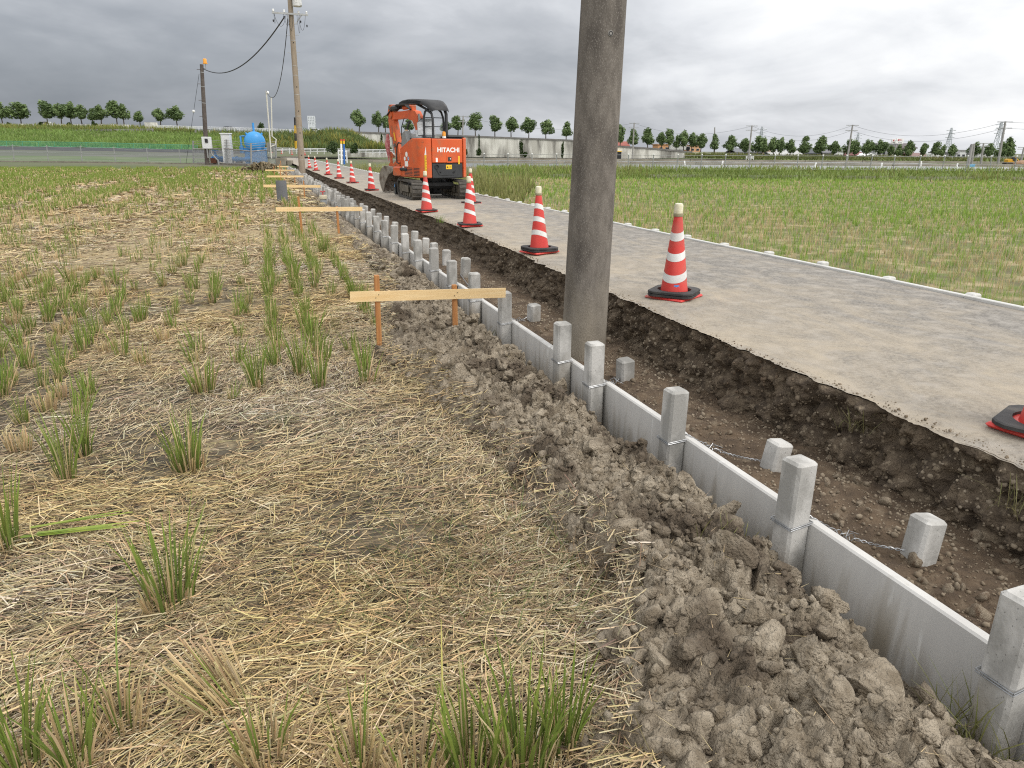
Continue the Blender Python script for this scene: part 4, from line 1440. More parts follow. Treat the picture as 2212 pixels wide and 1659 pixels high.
# ---- grey sheet stood on end, standpipe with red tap
p = at_z(611, 437, 0.03)
sc_ = np.linalg.norm(at_Y(622.8, 437, p[1])[0] - at_Y(599.5, 437, p[1])[0])
hh = at_Y(611, 391.5, p[1])[2] - 0.0
m = MB(); vs = []; N = 14
for i in range(N + 1):
    t = i / N - 0.5
    y = -0.10 * (1 - 4 * t * t)
    for (dy, z) in ((0, -0.1), (0, hh), (0.012, hh), (0.012, -0.1)):
        vs.append((t * sc_, y + dy, z + (-0.02 if i == N else 0)))
fs = [(i * 4 + k, i * 4 + 4 + k, i * 4 + 4 + (k + 1) % 4, i * 4 + (k + 1) % 4) for i in range(N) for k in range(4)] + [(0, 1, 2, 3), (N * 4 + 3, N * 4 + 2, N * 4 + 1, N * 4)]
m.add(vs, fs)
gs = m.build('grey_sheet', mat('slate_grey_plastic', (0.125, 0.13, 0.14), (0.15, 0.155, 0.165), scale=3, rough=0.6), smooth=True)
gs.location = (p[0], p[1], 0.03); tag(gs, 'curved slate grey sheet standing upright in the stubble before a board', 'sheet')
q = at_X(699, 441, 1.80)
tp = thing('standpipe', 'short standpipe with a red tap handle at the foot of the wall', 'standpipe', (1.80, q[1], 0))
ztop = at_X(699, 414, 1.80)[2]
m = MB(); m.lathe([(0.10, -0.1), (0.10, ztop - 0.24), (0.0, ztop - 0.24)], 16); m.build('pipe', mat('grey_pvc', (0.3, 0.32, 0.34), rough=0.5), tp, smooth=True)
m = MB(); m.lathe([(0.125, ztop - 0.24), (0.13, ztop - 0.16), (0.11, ztop - 0.12), (0, ztop - 0.12)], 16); m.build('cap', mat('cream_cap', (0.5, 0.45, 0.33), rough=0.5), tp, smooth=True)
m = MB(); m.tube([(0, 0, ztop - 0.12), (0, 0, ztop - 0.02)], 0.016, 8)
for k in range(4):
    a = math.pi / 4 + k * math.pi / 2
    m.tube([(0, 0, ztop - 0.03), (0.09 * math.cos(a), 0.09 * math.sin(a), ztop - 0.005)], 0.016, 6)
m.build('tap_handle', mat('tap_red', (0.5, 0.04, 0.04), rough=0.4), tp)
# ================================================================== THE ORANGE MINI EXCAVATOR
M_or = mat('machine_orange_paint', (0.58, 0.090, 0.024), (0.66, 0.125, 0.035), scale=2.0, rough=0.42, c3=(0.42, 0.13, 0.06), s3=4.5, t3=(0.54, 0.74), zmix=(0.75, 1.15, (0.40, 0.13, 0.065)))
M_orw = mat('worn_orange_paint', (0.52, 0.10, 0.03), (0.62, 0.13, 0.04), scale=4, rough=0.55, c3=(0.20, 0.10, 0.055), s3=5, t3=(0.52, 0.66), bump=0.1, bscale=40)
M_blk = mat('matt_black_plastic', (0.018, 0.019, 0.021), (0.035, 0.036, 0.038), scale=5, rough=0.55, c3=(0.07, 0.065, 0.06), s3=6, t3=(0.62, 0.8))
M_dk = mat('charcoal_panel', (0.03, 0.032, 0.035), (0.042, 0.044, 0.047), scale=6, rough=0.5)
M_trk = mat('dusty_track_rubber', (0.045, 0.042, 0.038), (0.11, 0.10, 0.085), scale=9, rough=0.9, bump=0.3, bscale=60)
M_frm = mat('dusty_track_frame', (0.10, 0.088, 0.07), (0.16, 0.14, 0.11), scale=6, rough=0.85)
M_bkt = mat('scraped_bucket_steel', (0.19, 0.165, 0.135), (0.30, 0.27, 0.235), scale=5, rough=0.6, metal=0.25, c3=(0.12, 0.085, 0.06), s3=4, t3=(0.5, 0.68))
M_slv = mat('silver_seat_cover', (0.40, 0.405, 0.41), (0.55, 0.56, 0.57), scale=6, rough=0.35, metal=0.4, bump=0.7, bscale=9, bdist=0.03)
M_cons = mat('console_grey', (0.22, 0.225, 0.225), rough=0.6)
M_glass = mat('clear_screen', (0.75, 0.8, 0.82), rough=0.05, alpha=0.18)
M_wht = mat('white_print', (0.82, 0.82, 0.80), rough=0.5)
M_ylab = mat('yellow_label', (0.80, 0.50, 0.03), rough=0.5)
M_amb = mat('amber_lens', (0.75, 0.27, 0.02), (0.85, 0.38, 0.05), scale=14, rough=0.2)

EX = thing('mini_excavator', 'orange and black mini excavator with canopy parked on the road', 'excavator', (4.28, 19.1, ROAD_Z + 0.012), rad(1.0))
UP = rad(15)


def ex(m, name, mt, parent=EX, smooth=False, up=True):
    o = m.build(name, mt, parent, smooth)
    if up and parent is EX:
        o.rotation_euler = (0, 0, UP)
    return o


# ---- crawler tracks
def stadium(y0, y1, r, zc, n=12):
    P = []
    for i in range(n + 1):
        t = math.pi / 2 + math.pi * i / n
        P.append((y0 + r * math.cos(t), zc + r * math.sin(t)))
    for i in range(n + 1):
        t = -math.pi / 2 + math.pi * i / n
        P.append((y1 + r * math.cos(t), zc + r * math.sin(t)))
    return P


for sx in (-1, 1):
    xc = sx * 0.61
    outer, inner = stadium(-0.77, 0.77, 0.225, 0.232), stadium(-0.77, 0.77, 0.185, 0.232)
    n = len(outer); m = MB(); vs = []
    for (po, pi_) in zip(outer, inner):
        for x in (xc - 0.14, xc + 0.14):
            vs += [(x, *po), (x, *pi_)]
    fs = []
    for i in range(n):
        j = (i + 1) % n
        a, b = i * 4, j * 4
        fs += [(a, b, b + 2, a + 2), (a + 1, a + 3, b + 3, b + 1), (a, a + 1, b + 1, b), (a + 2, b + 2, b + 3, a + 3)]
    m.add(vs, fs)
    trk = ex(m, 'track', M_trk, up=False)
    per = 2 * 1.54 + 2 * math.pi * 0.225
    nl = 44
    lug_me = None
    for k in range(nl):
        s = per * k / nl
        if s < 1.54:
            y, z, a = -0.77 + s, 0.232 - 0.225, math.pi
        elif s < 1.54 + math.pi * 0.225:
            t = -math.pi / 2 + (s - 1.54) / 0.225; y, z, a = 0.77 + 0.225 * math.cos(t), 0.232 + 0.225 * math.sin(t), t - math.pi / 2
        elif s < 3.08 + math.pi * 0.225:
            y, z, a = 0.77 - (s - 1.54 - math.pi * 0.225), 0.232 + 0.225, 0
        else:
            t = math.pi / 2 + (s - 3.08 - math.pi * 0.225) / 0.225; y, z, a = -0.77 + 0.225 * math.cos(t), 0.232 + 0.225 * math.sin(t), t - math.pi / 2
        if lug_me is None:
            lm = MB(); lm.box((-0.06 if k % 2 else 0.0, 0, 0.008), (0.27, 0.045, 0.026), bevel=0.008); lo = lm.build('lug', M_trk, trk); lug_me = lo.data
        else:
            lo = link('lug', lug_me, trk)
        lo.location = (xc, y, z); lo.rotation_euler = (a, 0, 0)
    m = MB(); m.box((xc, 0, 0.235), (0.16, 1.30, 0.20), bevel=0.03); fr = ex(m, 'track_frame', M_frm, up=False)
    m = MB(); m.box((xc - 0.125, 0.05, 0.245), (0.02, 0.95, 0.17), bevel=0.008); m.build('side_plate', M_frm, fr)
    for y in (-0.77, 0.77):
        m = MB(); m.lathe([(0.06, -0.09), (0.17, -0.085), (0.178, 0.0), (0.17, 0.085), (0.06, 0.09)], 20, (xc, y, 0.232), Matrix.Rotation(rad(90), 3, 'Y')); ex(m, 'sprocket' if y < 0 else 'idler', M_frm, smooth=True, up=False)
    for y in (-0.4, -0.13, 0.13, 0.4):
        m = MB(); m.lathe([(0.055, -0.1), (0.06, 0), (0.055, 0.1)], 12, (xc, y, 0.09), Matrix.Rotation(rad(90), 3, 'Y')); ex(m, 'roller', M_frm, smooth=True, up=False)
m = MB(); m.box((0, 0, 0.36), (0.95, 0.8, 0.12), bevel=0.02); m.box((0, 0, 0.30), (1.05, 0.34, 0.14), bevel=0.02); m.lathe([(0.32, 0.40), (0.32, 0.50), (0.30, 0.50)], 28)
ex(m, 'undercarriage', M_blk, smooth=False, up=False)
# dozer blade
m = MB(); prof = [(1.16, 0.02), (1.20, 0.02), (1.175, 0.10), (1.17, 0.2), (1.19, 0.3), (1.215, 0.36), (1.175, 0.36), (1.14, 0.28), (1.13, 0.18), (1.14, 0.08)]
m.prism(prof, -0.77, 0.77, 'x'); bl = ex(m, 'dozer_blade', M_blk, up=False)
for s in (-1, 1):
    m = MB(); m.box((s * 0.3, 0.85, 0.22), (0.08, 0.62, 0.1), bevel=0.01); m.build('push_arm', M_blk, bl)
    m = MB(); m.prism([(1.02, 0.05), (1.2, 0.03), (1.2, 0.36), (1.1, 0.36)], s * 0.775, s * 0.79, 'x'); e = m.build('end_plate', M_blk, bl)
m = MB(); m.box((-0.792, 1.13, 0.26), (0.003, 0.06, 0.07)); m.build('blue_sticker', M_sticker_blue, bl)

# ---- upper body: curved shells following the rounded tail
R0 = 0.26
path = [(-0.69, y) for y in np.linspace(0.42, -0.52, 10)] + [(-0.43 - R0 * math.cos(t), -0.52 - R0 * math.sin(t)) for t in np.linspace(0.1, math.pi / 2, 9)] + [(x, -0.78) for x in np.linspace(-0.41, 0.41, 8)] + \
       [(0.43 + R0 * math.sin(t), -0.52 - R0 * math.cos(t)) for t in np.linspace(0.1, math.pi / 2, 9)] + [(0.69, y) for y in np.linspace(-0.50, 0.42, 10)]
path = [Vector((x, y, 0)) for x, y in path]


def shell(i0, i1, z0, z1, th=0.05, out=0.0, zf=None):
    """closed curved plate along path[i0:i1]; zf(point) may give the top height"""
    seg = path[i0:i1]
    m = MB(); vs = []
    for k, p in enumerate(seg):
        i = i0 + k
        d = (path[min(i + 1, len(path) - 1)] - path[max(i - 1, 0)]).normalized(); nrm = Vector((d.y, -d.x, 0))
        if nrm.dot(Vector((p.x, p.y + 0.1, 0))) < 0:
            nrm = -nrm
        a, b = p + nrm * out, p + nrm * (out - th)
        zt_ = z1 if zf is None else zf(p)
        bev = 0.018
        a2 = a - nrm * bev
        vs += [(b.x, b.y, z0), (a2.x, a2.y, z0), (a.x, a.y, z0 + bev), (a.x, a.y, zt_ - bev), (a2.x, a2.y, zt_), (b.x, b.y, zt_)]
    n = len(seg); fs = [tuple(range(5, -1, -1)), tuple(range((n - 1) * 6, n * 6))]
    for k in range(n - 1):
        for q in range(6):
            r = (q + 1) % 6
            fs.append((k * 6 + q, k * 6 + 6 + q, k * 6 + 6 + r, k * 6 + r))
    return m.add(vs, fs)


core = MB(); core.prism([(p.x * 0.93, p.y * 0.93) for p in path], 0.52, 1.42, 'z')
ex(core, 'inner_body', M_blk)
L1, RR0 = 18, 28          # path index of left seam and right seam
lp = lambda p: 1.24 + 0.235 * float(sstep(0.34, -0.22, np.array(p.y)) if False else np.clip((0.40 - p.y) / 0.62, 0, 1) ** 0.9)
left = ex(shell(0, L1 + 1, 0.53, 1.475, 0.06, 0.0, lp), 'left_cover', M_or, smooth=True)
hatch = ex(shell(L1 + 1, RR0, 0.892, 1.470, 0.06, 0.012), 'rear_hatch', M_or, smooth=True)
low_ = ex(shell(L1 + 1, RR0, 0.52, 0.878, 0.06, 0.004), 'rear_bumper', M_dk, smooth=True)
right = ex(shell(RR0, len(path), 0.53, 1.50, 0.06, 0.0), 'right_cover', M_or, smooth=True)
deck = MB(); deck.prism([(p.x * 0.96, p.y * 0.96) for p in path if p.y < -0.05] , 1.43, 1.485, 'z'); ex(deck, 'top_deck', M_blk)
# left cover: sloping black sill and seam line
m = MB(); m.box((-0.60, 0.62, 0.66), (0.27, 0.42, 0.24), bevel=0.03); ex(m, 'front_step', M_or)
m = MB(); m.box((-0.1, 0.45, 0.72), (1.25, 0.75, 0.08), bevel=0.02); ex(m, 'floor', M_blk)
m = MB(); m.box((0.40, 0.25, 1.05), (0.62, 0.62, 0.72), bevel=0.06); ex(m, 'right_tank_cover', M_or)
m = MB(); m.box((0.36, -0.46, 1.52), (0.50, 0.42, 0.07), bevel=0.03); ex(m, 'hood_lid', M_blk)


def plate(x, z, w, h, y=-0.795, d=0.004):
    m = MB(); m.box((x, y, z), (w, d, h)); return m


# hatch details
lt = text_mesh('HITACHI', 0.150, M_wht, 'lettering', hatch, (0.13, -0.794, 1.20), (rad(90), 0, 0), 0.001, 0.0050, 1.10)
# the word stands to the right of the middle
lt.location.x = 0.05
m = plate(0.08, 0.985, 0.16, 0.17, -0.794, 0.01); hp_ = m.build('lock_frame', M_or, hatch)
m = plate(0.08, 0.985, 0.10, 0.10, -0.80, 0.006); m.build('lock', M_blk, hatch)
m = MB(); m.lathe([(0.014, 0), (0.014, 0.008), (0, 0.01)], 12, (0.095, -0.805, 0.99), Matrix.Rotation(rad(90), 3, 'X')); m.build('key_cover', M_wht, hatch)
plate(-0.29, 0.965, 0.055, 0.10, -0.793).build('white_label', M_wht, hatch)
plate(0.355, 0.96, 0.045, 0.20, -0.792).build('yellow_label', M_ylab, hatch)
plate(0.06, 0.795, 0.17, 0.105, -0.787).build('warning_label', M_ylab, low_)
m = MB(); m.prism([(-0.025, -0.022), (0.025, -0.022), (0, 0.022)], -0.7905, -0.7895, 'y'); w_ = m.build('warning_triangle', M_black, low_); w_.location = (0.02, 0, 0.795)
plate(0.10, 0.795, 0.05, 0.012, -0.79, 0.002).build('warning_mark', M_black, low_)
for x in (-0.20, 0.20):
    m = MB(); m.lathe([(0.032, 0), (0.034, 0.012), (0.022, 0.012), (0.02, 0.0), (0, 0.0)], 16, (x, -0.786, 0.66), Matrix.Rotation(rad(90), 3, 'X')); m.build('round_port', M_blk, low_, smooth=True)
m = MB(); m.lathe([(0.055, 0), (0.06, 0.02), (0.045, 0.02), (0.042, -0.03), (0, -0.03)], 18, (-0.29, -0.785, 0.80), Matrix.Rotation(rad(90), 3, 'X')); m.build('exhaust_port', M_blk, low_, smooth=True)
m = MB(); m.prism([(-0.30, 0.72), (-0.22, 0.60), (0.22, 0.60), (0.30, 0.72), (0.26, 0.72), (0.20, 0.635), (-0.20, 0.635), (-0.26, 0.72)], -0.797, -0.784, 'y'); m.build('bumper_rib', M_dk, low_)


def on_left(s, z):
    """point and outward normal on the left cover, s = arc position along the path index"""
    i = int(s); f = s - i
    p = path[i].lerp(path[i + 1], f); d = (path[i + 1] - path[i]).normalized(); nrm = Vector((d.y, -d.x, 0))
    if nrm.dot(p) < 0:
        nrm = -nrm
    return Vector((p.x, p.y, z)), nrm


def disc(s, z, r, mt, name, parent=left, off=0.003):
    p, nrm = on_left(s, z)
    m = MB(); m.lathe([(r, 0), (r, 0.002), (0, 0.002)], 20)
    o = m.build(name, mt, parent); o.location = p + nrm * off; o.rotation_euler = nrm.to_track_quat('Z', 'Y').to_euler()
    return o


disc(3.4, 1.09, 0.065, M_wht, 'round_sticker'); disc(2.4, 0.985, 0.05, M_wht, 'round_sticker'); o = disc(4.3, 0.985, 0.052, mat('navy_print', (0.08, 0.09, 0.25), (0.6, 0.6, 0.65), scale=30, rough=0.5), 'round_sticker')
disc(1.4, 0.74, 0.055, M_wht, 'round_sticker'); disc(13.5, 1.40, 0.035, M_orw, 'bolt_recess'); disc(0.8, 1.13, 0.025, M_orw, 'bolt_recess'); disc(0.8, 0.58, 0.025, M_orw, 'bolt_recess')
p, nrm = on_left(3.2, 0.86)
m = MB(); m.box((0, 0, 0), (0.18, 0.003, 0.13)); o = m.build('paper_label', M_wht, left); o.location = p + nrm * 0.003; o.rotation_euler = (0, 0, math.atan2(nrm.y, nrm.x) + math.pi / 2)
for row in range(6):
    for (s0, s1) in ((2.0, 6.2), (6.8, 11.0)):
        z = 0.585 + row * 0.035
        pts = []
        for s in np.linspace(s0, s1, 6):
            p, nrm = on_left(s, z); pts.append(p + nrm * 0.002)
        m = MB(); vs = []
        for p in pts:
            vs += [(p.x, p.y, z - 0.009), (p.x, p.y, z + 0.009)]
        m.add(vs, [(2 * i, 2 * i + 2, 2 * i + 3, 2 * i + 1) for i in range(5)])
        m.build('louvre', M_blk, left)

# beacon
m = MB(); m.lathe([(0.05, 1.485), (0.05, 1.535), (0.0, 1.535)], 16, (0.03, -0.62, 0)); bc = ex(m, 'beacon', M_wht, smooth=True)
m = MB(); m.lathe([(0.046, 1.535), (0.048, 1.60), (0.036, 1.64), (0, 1.65)], 16, (0.03, -0.62, 0)); m.build('amber_lens', M_amb, bc, smooth=True)

# seat under a silver cover, consoles, levers
m = MB(); m.box((-0.30, -0.12, 1.48), (0.52, 0.46, 0.40), bevel=0.10); m.box((-0.28, -0.28, 1.70), (0.50, 0.22, 0.50), bevel=0.10, rot=Matrix.Rotation(rad(-8), 3, 'X'))
ex(m, 'seat', M_slv, smooth=True)
m = MB(); m.prism([(0.02, 1.12), (0.34, 1.10), (0.42, 1.34), (0.30, 1.62), (0.18, 1.66), (0.10, 1.46), (-0.05, 1.30)], -0.66, -0.50, 'x'); cs = ex(m, 'left_console', M_cons)
m = MB(); m.lathe([(0.05, 0), (0.055, 0.02), (0.03, 0.05), (0, 0.05)], 14, (-0.58, 0.24, 1.64)); m.build('lever_boot', mat('tan_rubber_ring', (0.42, 0.29, 0.18), rough=0.7), cs, smooth=True)
m = MB(); m.tube([(-0.58, 0.24, 1.66), (-0.56, 0.20, 1.78), (-0.52, 0.13, 1.90)], [0.018, 0.02, 0.03], 8); m.build('lever', M_blk, cs, smooth=True)
m = MB(); m.tube([(-0.66, 0.40, 1.35), (-0.68, 0.52, 1.38), (-0.69, 0.60, 1.30), (-0.70, 0.62, 1.05), (-0.70, 0.62, 0.88), (-0.70, 0.50, 0.86)], 0.018, 8); ex(m, 'handrail', M_blk, smooth=True)
m = MB(); m.tube([(-0.62, 0.45, 1.45), (-0.60, 0.48, 1.75), (-0.55, 0.40, 1.98)], 0.011, 6); ex(m, 'mirror_stalk', M_blk, smooth=True)
for x in (-0.12, 0.05):
    m = MB(); m.tube([(x, 0.55, 0.76), (x, 0.50, 1.20), (x, 0.44, 1.40)], 0.016, 8); ex(m, 'travel_lever', M_blk, smooth=True)

# canopy
m = MB(); m.tube([(-0.30, -0.66, 1.48), (-0.30, -0.66, 1.93), (-0.31, -0.62, 2.06), (-0.36, -0.40, 2.18), (-0.42, -0.10, 2.29)], 0.030, 10); ex(m, 'canopy_post', M_blk, smooth=True)
m = MB(); m.tube([(0.14, -0.56, 1.48), (0.14, -0.56, 2.06), (0.13, -0.50, 2.18)], 0.042, 10); ex(m, 'canopy_post', M_blk, smooth=True)
fr = [(-0.42, -0.42, 1.50), (-0.42, -0.42, 1.97), (-0.38, -0.42, 2.11), (-0.28, -0.42, 2.18), (-0.02, -0.42, 2.18), (0.07, -0.43, 2.11), (0.11, -0.46, 1.97), (0.12, -0.48, 1.52)]
m = MB(); m.tube(fr, 0.028, 8); wf = ex(m, 'rear_window', M_blk, smooth=True)
m = MB(); m.add([fr[0], fr[1], fr[2], fr[3], fr[4], fr[5], fr[6], fr[7]], [tuple(range(8))]); m.build('pane', M_glass, wf)
for z in (1.76, 1.97):
    m = MB(); m.tube([(-0.42, -0.42, z), (0.11, -0.46, z)], 0.011, 6); m.build('guard_bar', M_blk, wf)
rp = [(-0.60, 2.30), (-0.56, 2.33), (-0.10, 2.32), (-0.02, 2.28), (0.0, 2.26)]
roof = MB()
prof = [(0.55, 2.32), (0.52, 2.375), (0.35, 2.41), (0.0, 2.42), (-0.32, 2.40), (-0.46, 2.365), (-0.60, 2.29), (-0.72, 2.18), (-0.73, 2.13), (-0.70, 2.13), (-0.58, 2.235), (-0.46, 2.30), (-0.1, 2.33), (0.35, 2.32), (0.50, 2.305)]
rows_ = []
vs, fs = [], []
xsr = [-0.64, -0.60, -0.50, -0.2, 0.05, 0.16, 0.20]
for x in xsr:
    e = min(1.0, min(x + 0.66, 0.22 - x) / 0.10)
    for (y, z) in prof:
        fr_ = max(0.0, -y - 0.15) / 0.55
        xx = -0.64 + (x + 0.64) * (1 - 0.42 * fr_) + 0.42 * 0.84 * fr_ * 0.85
        vs.append((xx, y * (0.93 + 0.07 * e), z - 0.045 * (1 - e) ** 1.5))
n = len(prof)
for i in range(len(xsr) - 1):
    for k in range(n):
        j = (k + 1) % n
        fs.append((i * n + k, i * n + j, i * n + n + j, i * n + n + k))
fs += [tuple(range(n)), tuple(range((len(xsr) - 1) * n, len(xsr) * n))]
roof.add(vs, fs); ex(roof, 'canopy_roof', M_blk, smooth=True)

# ---- swing post, boom, arm, bucket
bx = 0.06
m = MB(); m.box((bx, 0.80, 0.70), (0.26, 0.24, 0.34), bevel=0.04); ex(m, 'swing_post', M_or)
bp = [(0.68, 0.78), (0.86, 0.76), (0.80, 1.3), (0.82, 1.74), (0.98, 1.94), (1.30, 2.01), (2.20, 2.00), (2.34, 2.06), (2.36, 2.14), (2.26, 2.21), (1.55, 2.20), (1.05, 2.22), (0.80, 2.18), (0.66, 2.04), (0.62, 1.74), (0.64, 1.3)]
m = MB(); m.prism(bp, bx - 0.085, bx + 0.085, 'x'); bm_ = ex(m, 'boom', M_or)
for s in (-1, 1):
    m = MB(); m.lathe([(0.10, -0.012), (0.10, 0.012), (0.05, 0.03), (0, 0.03)], 18, (bx + s * 0.10, 2.26, 2.13), Matrix.Rotation(rad(90), 3, 'Y')); m.build('pin_boss', M_orw, bm_, smooth=True)
m = MB(); m.tube([(bx, 1.10, 2.30), (bx, 1.62, 2.29)], 0.055, 12); cyl = ex(m, 'arm_cylinder', M_or, smooth=True)
m = MB(); m.tube([(bx, 1.60, 2.29), (bx, 2.36, 2.29)], 0.026, 10); m.build('piston_rod', mat('chrome_rod', (0.6, 0.6, 0.6), rough=0.2, metal=1.0), cyl, smooth=True)
m = MB(); m.box((bx, 1.08, 2.26), (0.14, 0.14, 0.16), bevel=0.02); m.build('cylinder_bracket', M_orw, cyl)
m = MB(); m.tube([(bx - 0.05, 0.62, 0.95), (bx - 0.05, 0.56, 1.6)], 0.05, 12); cy2 = ex(m, 'boom_cylinder', mat('faded_pink_red', (0.5, 0.13, 0.10), rough=0.5), smooth=True)
m = MB(); m.tube([(bx - 0.05, 0.56, 1.55), (bx - 0.05, 0.66, 2.1)], 0.028, 10); m.build('piston_rod', M_steel, cy2, smooth=True)
for k in range(7):
    ox = bx - 0.12 + 0.035 * k
    P = [(ox, 1.00 + 0.02 * k, 2.22), (ox - 0.02, 1.3, 2.36 + 0.02 * (k % 3)), (ox - 0.03, 1.75, 2.37 - 0.02 * (k % 2)), (ox, 2.15, 2.27), (ox - 0.02, 2.42, 2.12)]
    m = MB(); m.tube(P, 0.019, 6); ex(m, 'hose', M_blk, smooth=True)
m = MB(); m.box((bx - 0.10, 1.95, 2.29), (0.16, 0.34, 0.16), bevel=0.05); ex(m, 'hose_cover', M_blk)
# arm
ap = [(2.24, 2.40), (2.40, 2.40), (2.52, 2.16), (2.40, 1.86), (2.05, 0.86), (1.98, 0.78), (1.84, 0.80), (1.80, 0.90), (2.06, 1.80), (2.16, 2.10)]
m = MB(); m.prism(ap, bx - 0.068, bx + 0.068, 'x'); arm_ = ex(m, 'arm', M_orw)
for s in (-1, 1):
    for (y, z) in ((2.36, 2.32), (1.93, 0.86), (2.12, 1.32)):
        m = MB(); m.lathe([(0.055, -0.01), (0.055, 0.012), (0, 0.014)], 14, (bx + s * 0.074, y, z), Matrix.Rotation(rad(90), 3, 'Y')); m.build('pin', M_frm, arm_, smooth=True)
m = MB(); m.box((bx - 0.0705, 2.12, 1.55), (0.003, 0.06, 0.24), rot=Matrix.Rotation(rad(-19), 3, 'X')); m.build('yellow_label', M_ylab, arm_)
m = MB(); m.tube([(bx, 2.52, 2.05), (bx, 2.42, 1.55)], 0.05, 10); cy3 = ex(m, 'bucket_cylinder', M_or, smooth=True)
m = MB(); m.tube([(bx, 2.42, 1.58), (bx, 2.34, 1.12)], 0.026, 8); m.build('piston_rod', M_steel, cy3, smooth=True)
m = MB()
for s in (-1, 1):
    m.prism([(2.30, 1.14), (2.42, 1.10), (2.40, 0.72), (2.28, 0.70)], bx + s * 0.09 - 0.012, bx + s * 0.09 + 0.012, 'x')
ex(m, 'bucket_link', M_orw)
m = MB()
for s in (-1, 1):
    m.prism([(2.34, 1.16), (2.42, 1.10), (2.14, 0.98), (2.02, 1.02)], bx + s * 0.12 - 0.01, bx + s * 0.12 + 0.01, 'x')
ex(m, 'rocker_link', M_orw)
# bucket: curved shell with side plates, open towards the machine
arc = [(1.86, 0.66), (2.10, 0.74), (2.42, 0.76), (2.66, 0.68), (2.80, 0.52), (2.82, 0.34), (2.74, 0.16), (2.62, 0.03)]
inn = [(1.90, 0.63), (2.11, 0.71), (2.41, 0.73), (2.64, 0.655), (2.775, 0.51), (2.79, 0.34), (2.715, 0.175), (2.60, 0.045)]
m = MB(); m.prism(arc + inn[::-1], bx - 0.27, bx + 0.27, 'x'); bk = ex(m, 'bucket', M_bkt, smooth=True)
for s in (-1, 1):
    m = MB(); m.prism(arc + [(2.57, 0.06), (2.44, 0.30), (2.20, 0.52), (1.95, 0.60)], bx + s * 0.27 - 0.009, bx + s * 0.27 + 0.009, 'x'); m.build('side_plate', M_bkt, bk)
for s in (-1, 1):
    m = MB(); m.prism([(1.86, 0.66), (1.80, 0.88), (1.96, 0.92), (2.24, 0.80), (2.36, 0.86), (2.48, 0.80), (2.50, 0.74)], bx + s * 0.105 - 0.012, bx + s * 0.105 + 0.012, 'x'); m.build('mounting_ear', M_orw, bk)
for k in range(4):
    x = bx - 0.22 + k * 0.147
    m = MB(); m.prism([(2.66, 0.08), (2.58, 0.10), (2.50, -0.005), (2.53, -0.005)], x - 0.028, x + 0.028, 'x'); m.build('tooth', M_bkt, bk)
EXM = EX.matrix_basis

# red cloth hanging at the arm, surveying staff leaning on the side
Rz = Matrix.Translation(EX.location) @ Matrix.Rotation(EX.rotation_euler.z + UP, 4, 'Z')
p = Rz @ Vector((bx - 0.20, 2.30, 1.62))
m = MB(); vs = []
for i in range(9):
    z = -0.72 * i / 8
    w = 0.035 + 0.03 * math.sin(i * 0.5)
    for k in range(8):
        t = 2 * math.pi * k / 8
        r = w * (1 + 0.35 * math.cos(3 * t + i))
        vs.append((r * math.cos(t), 0.7 * r * math.sin(t), z))
m.add(vs, [(i * 8 + k, i * 8 + (k + 1) % 8, i * 8 + 8 + (k + 1) % 8, i * 8 + 8 + k) for i in range(8) for k in range(8)])
rg = m.build('red_rag', mat('faded_red_cloth', (0.38, 0.10, 0.11), (0.55, 0.28, 0.27), scale=12, rough=0.95), smooth=True); rg.location = p
tag(rg, 'faded red rag hanging beside the excavator arm', 'rag')
p0 = Rz @ Vector((-0.62, -0.80, 0)); p0.z = ROAD_Z + 0.02
p1 = Rz @ Vector((-0.56, -0.72, 1.20))
sf = thing('survey_staff', 'yellow and white survey staff leaning on the excavator side', 'survey staff', p0)
d = p1 - p0
m = MB(); m.tube([Vector((0, 0, 0)), d], 0.028, 4); m.build('rod', M_ylab, sf)
m = MB(); m.tube([d * 0.90, d * 1.10], 0.030, 4); m.build('rod_head', M_wht, sf)
for k in range(26):
    t = 0.04 + k * 0.032
    m = MB(); m.box(d * t + Vector((0.004, -0.024, 0)), (0.022, 0.008, 0.010)); m.build('graduation', M_black, sf)
# ================================================================== BACKGROUND
M_leaf = mat('leaf', (1, 1, 1), attr='Col', rough=0.6, translucent=0.2, spec=0.25)
M_bark = mat('bark', (0.075, 0.06, 0.045), (0.11, 0.09, 0.07), scale=6, rough=0.95)
M_grey = mat('stained_wall_concrete', (0.46, 0.445, 0.40), (0.68, 0.665, 0.61), scale=0.9, rough=0.9, stretch=(1, 1, 0.22), c3=(0.20, 0.19, 0.17), s3=0.55, t3=(0.50, 0.64), detail=8, world_co=True, r=(0.40, 0.58))
M_rail = mat('white_guard_rail', (0.66, 0.67, 0.67), rough=0.5)
M_gal = mat('grey_fence_post', (0.30, 0.305, 0.30), rough=0.6, metal=0.3)
M_water = mat('grey_pond_water', (0.10, 0.11, 0.115), (0.15, 0.155, 0.155), scale=0.3, rough=0.22, spec=0.6, bump=0.1, bscale=3)
M_kerbb = mat('beige_kerb', (0.22, 0.20, 0.165), (0.33, 0.30, 0.25), scale=0.8, rough=0.9)


def sheet(name, rows, m, kind='structure', div=6):
    """rows: lists of (px, py, D) from near to far, equal length; a ruled sheet through them"""
    R = [[at_D(*p) for p in r] for r in rows]
    R2 = []
    for r in R:
        q = []
        for a, b in zip(r, r[1:]):
            for i in range(div):
                q.append(a + (b - a) * i / div)
        q.append(r[-1]); R2.append(q)
    V = np.array(R2)
    V[:, :, 2] += 0.04 * fbm(V[:, :, 0] * 0.5, V[:, :, 1] * 0.5, octv=2, seed=500)
    return np_mesh(name, V.reshape(-1, 3), grid_faces(V.shape[0], V.shape[1]), m, smooth=True, kind=kind), V


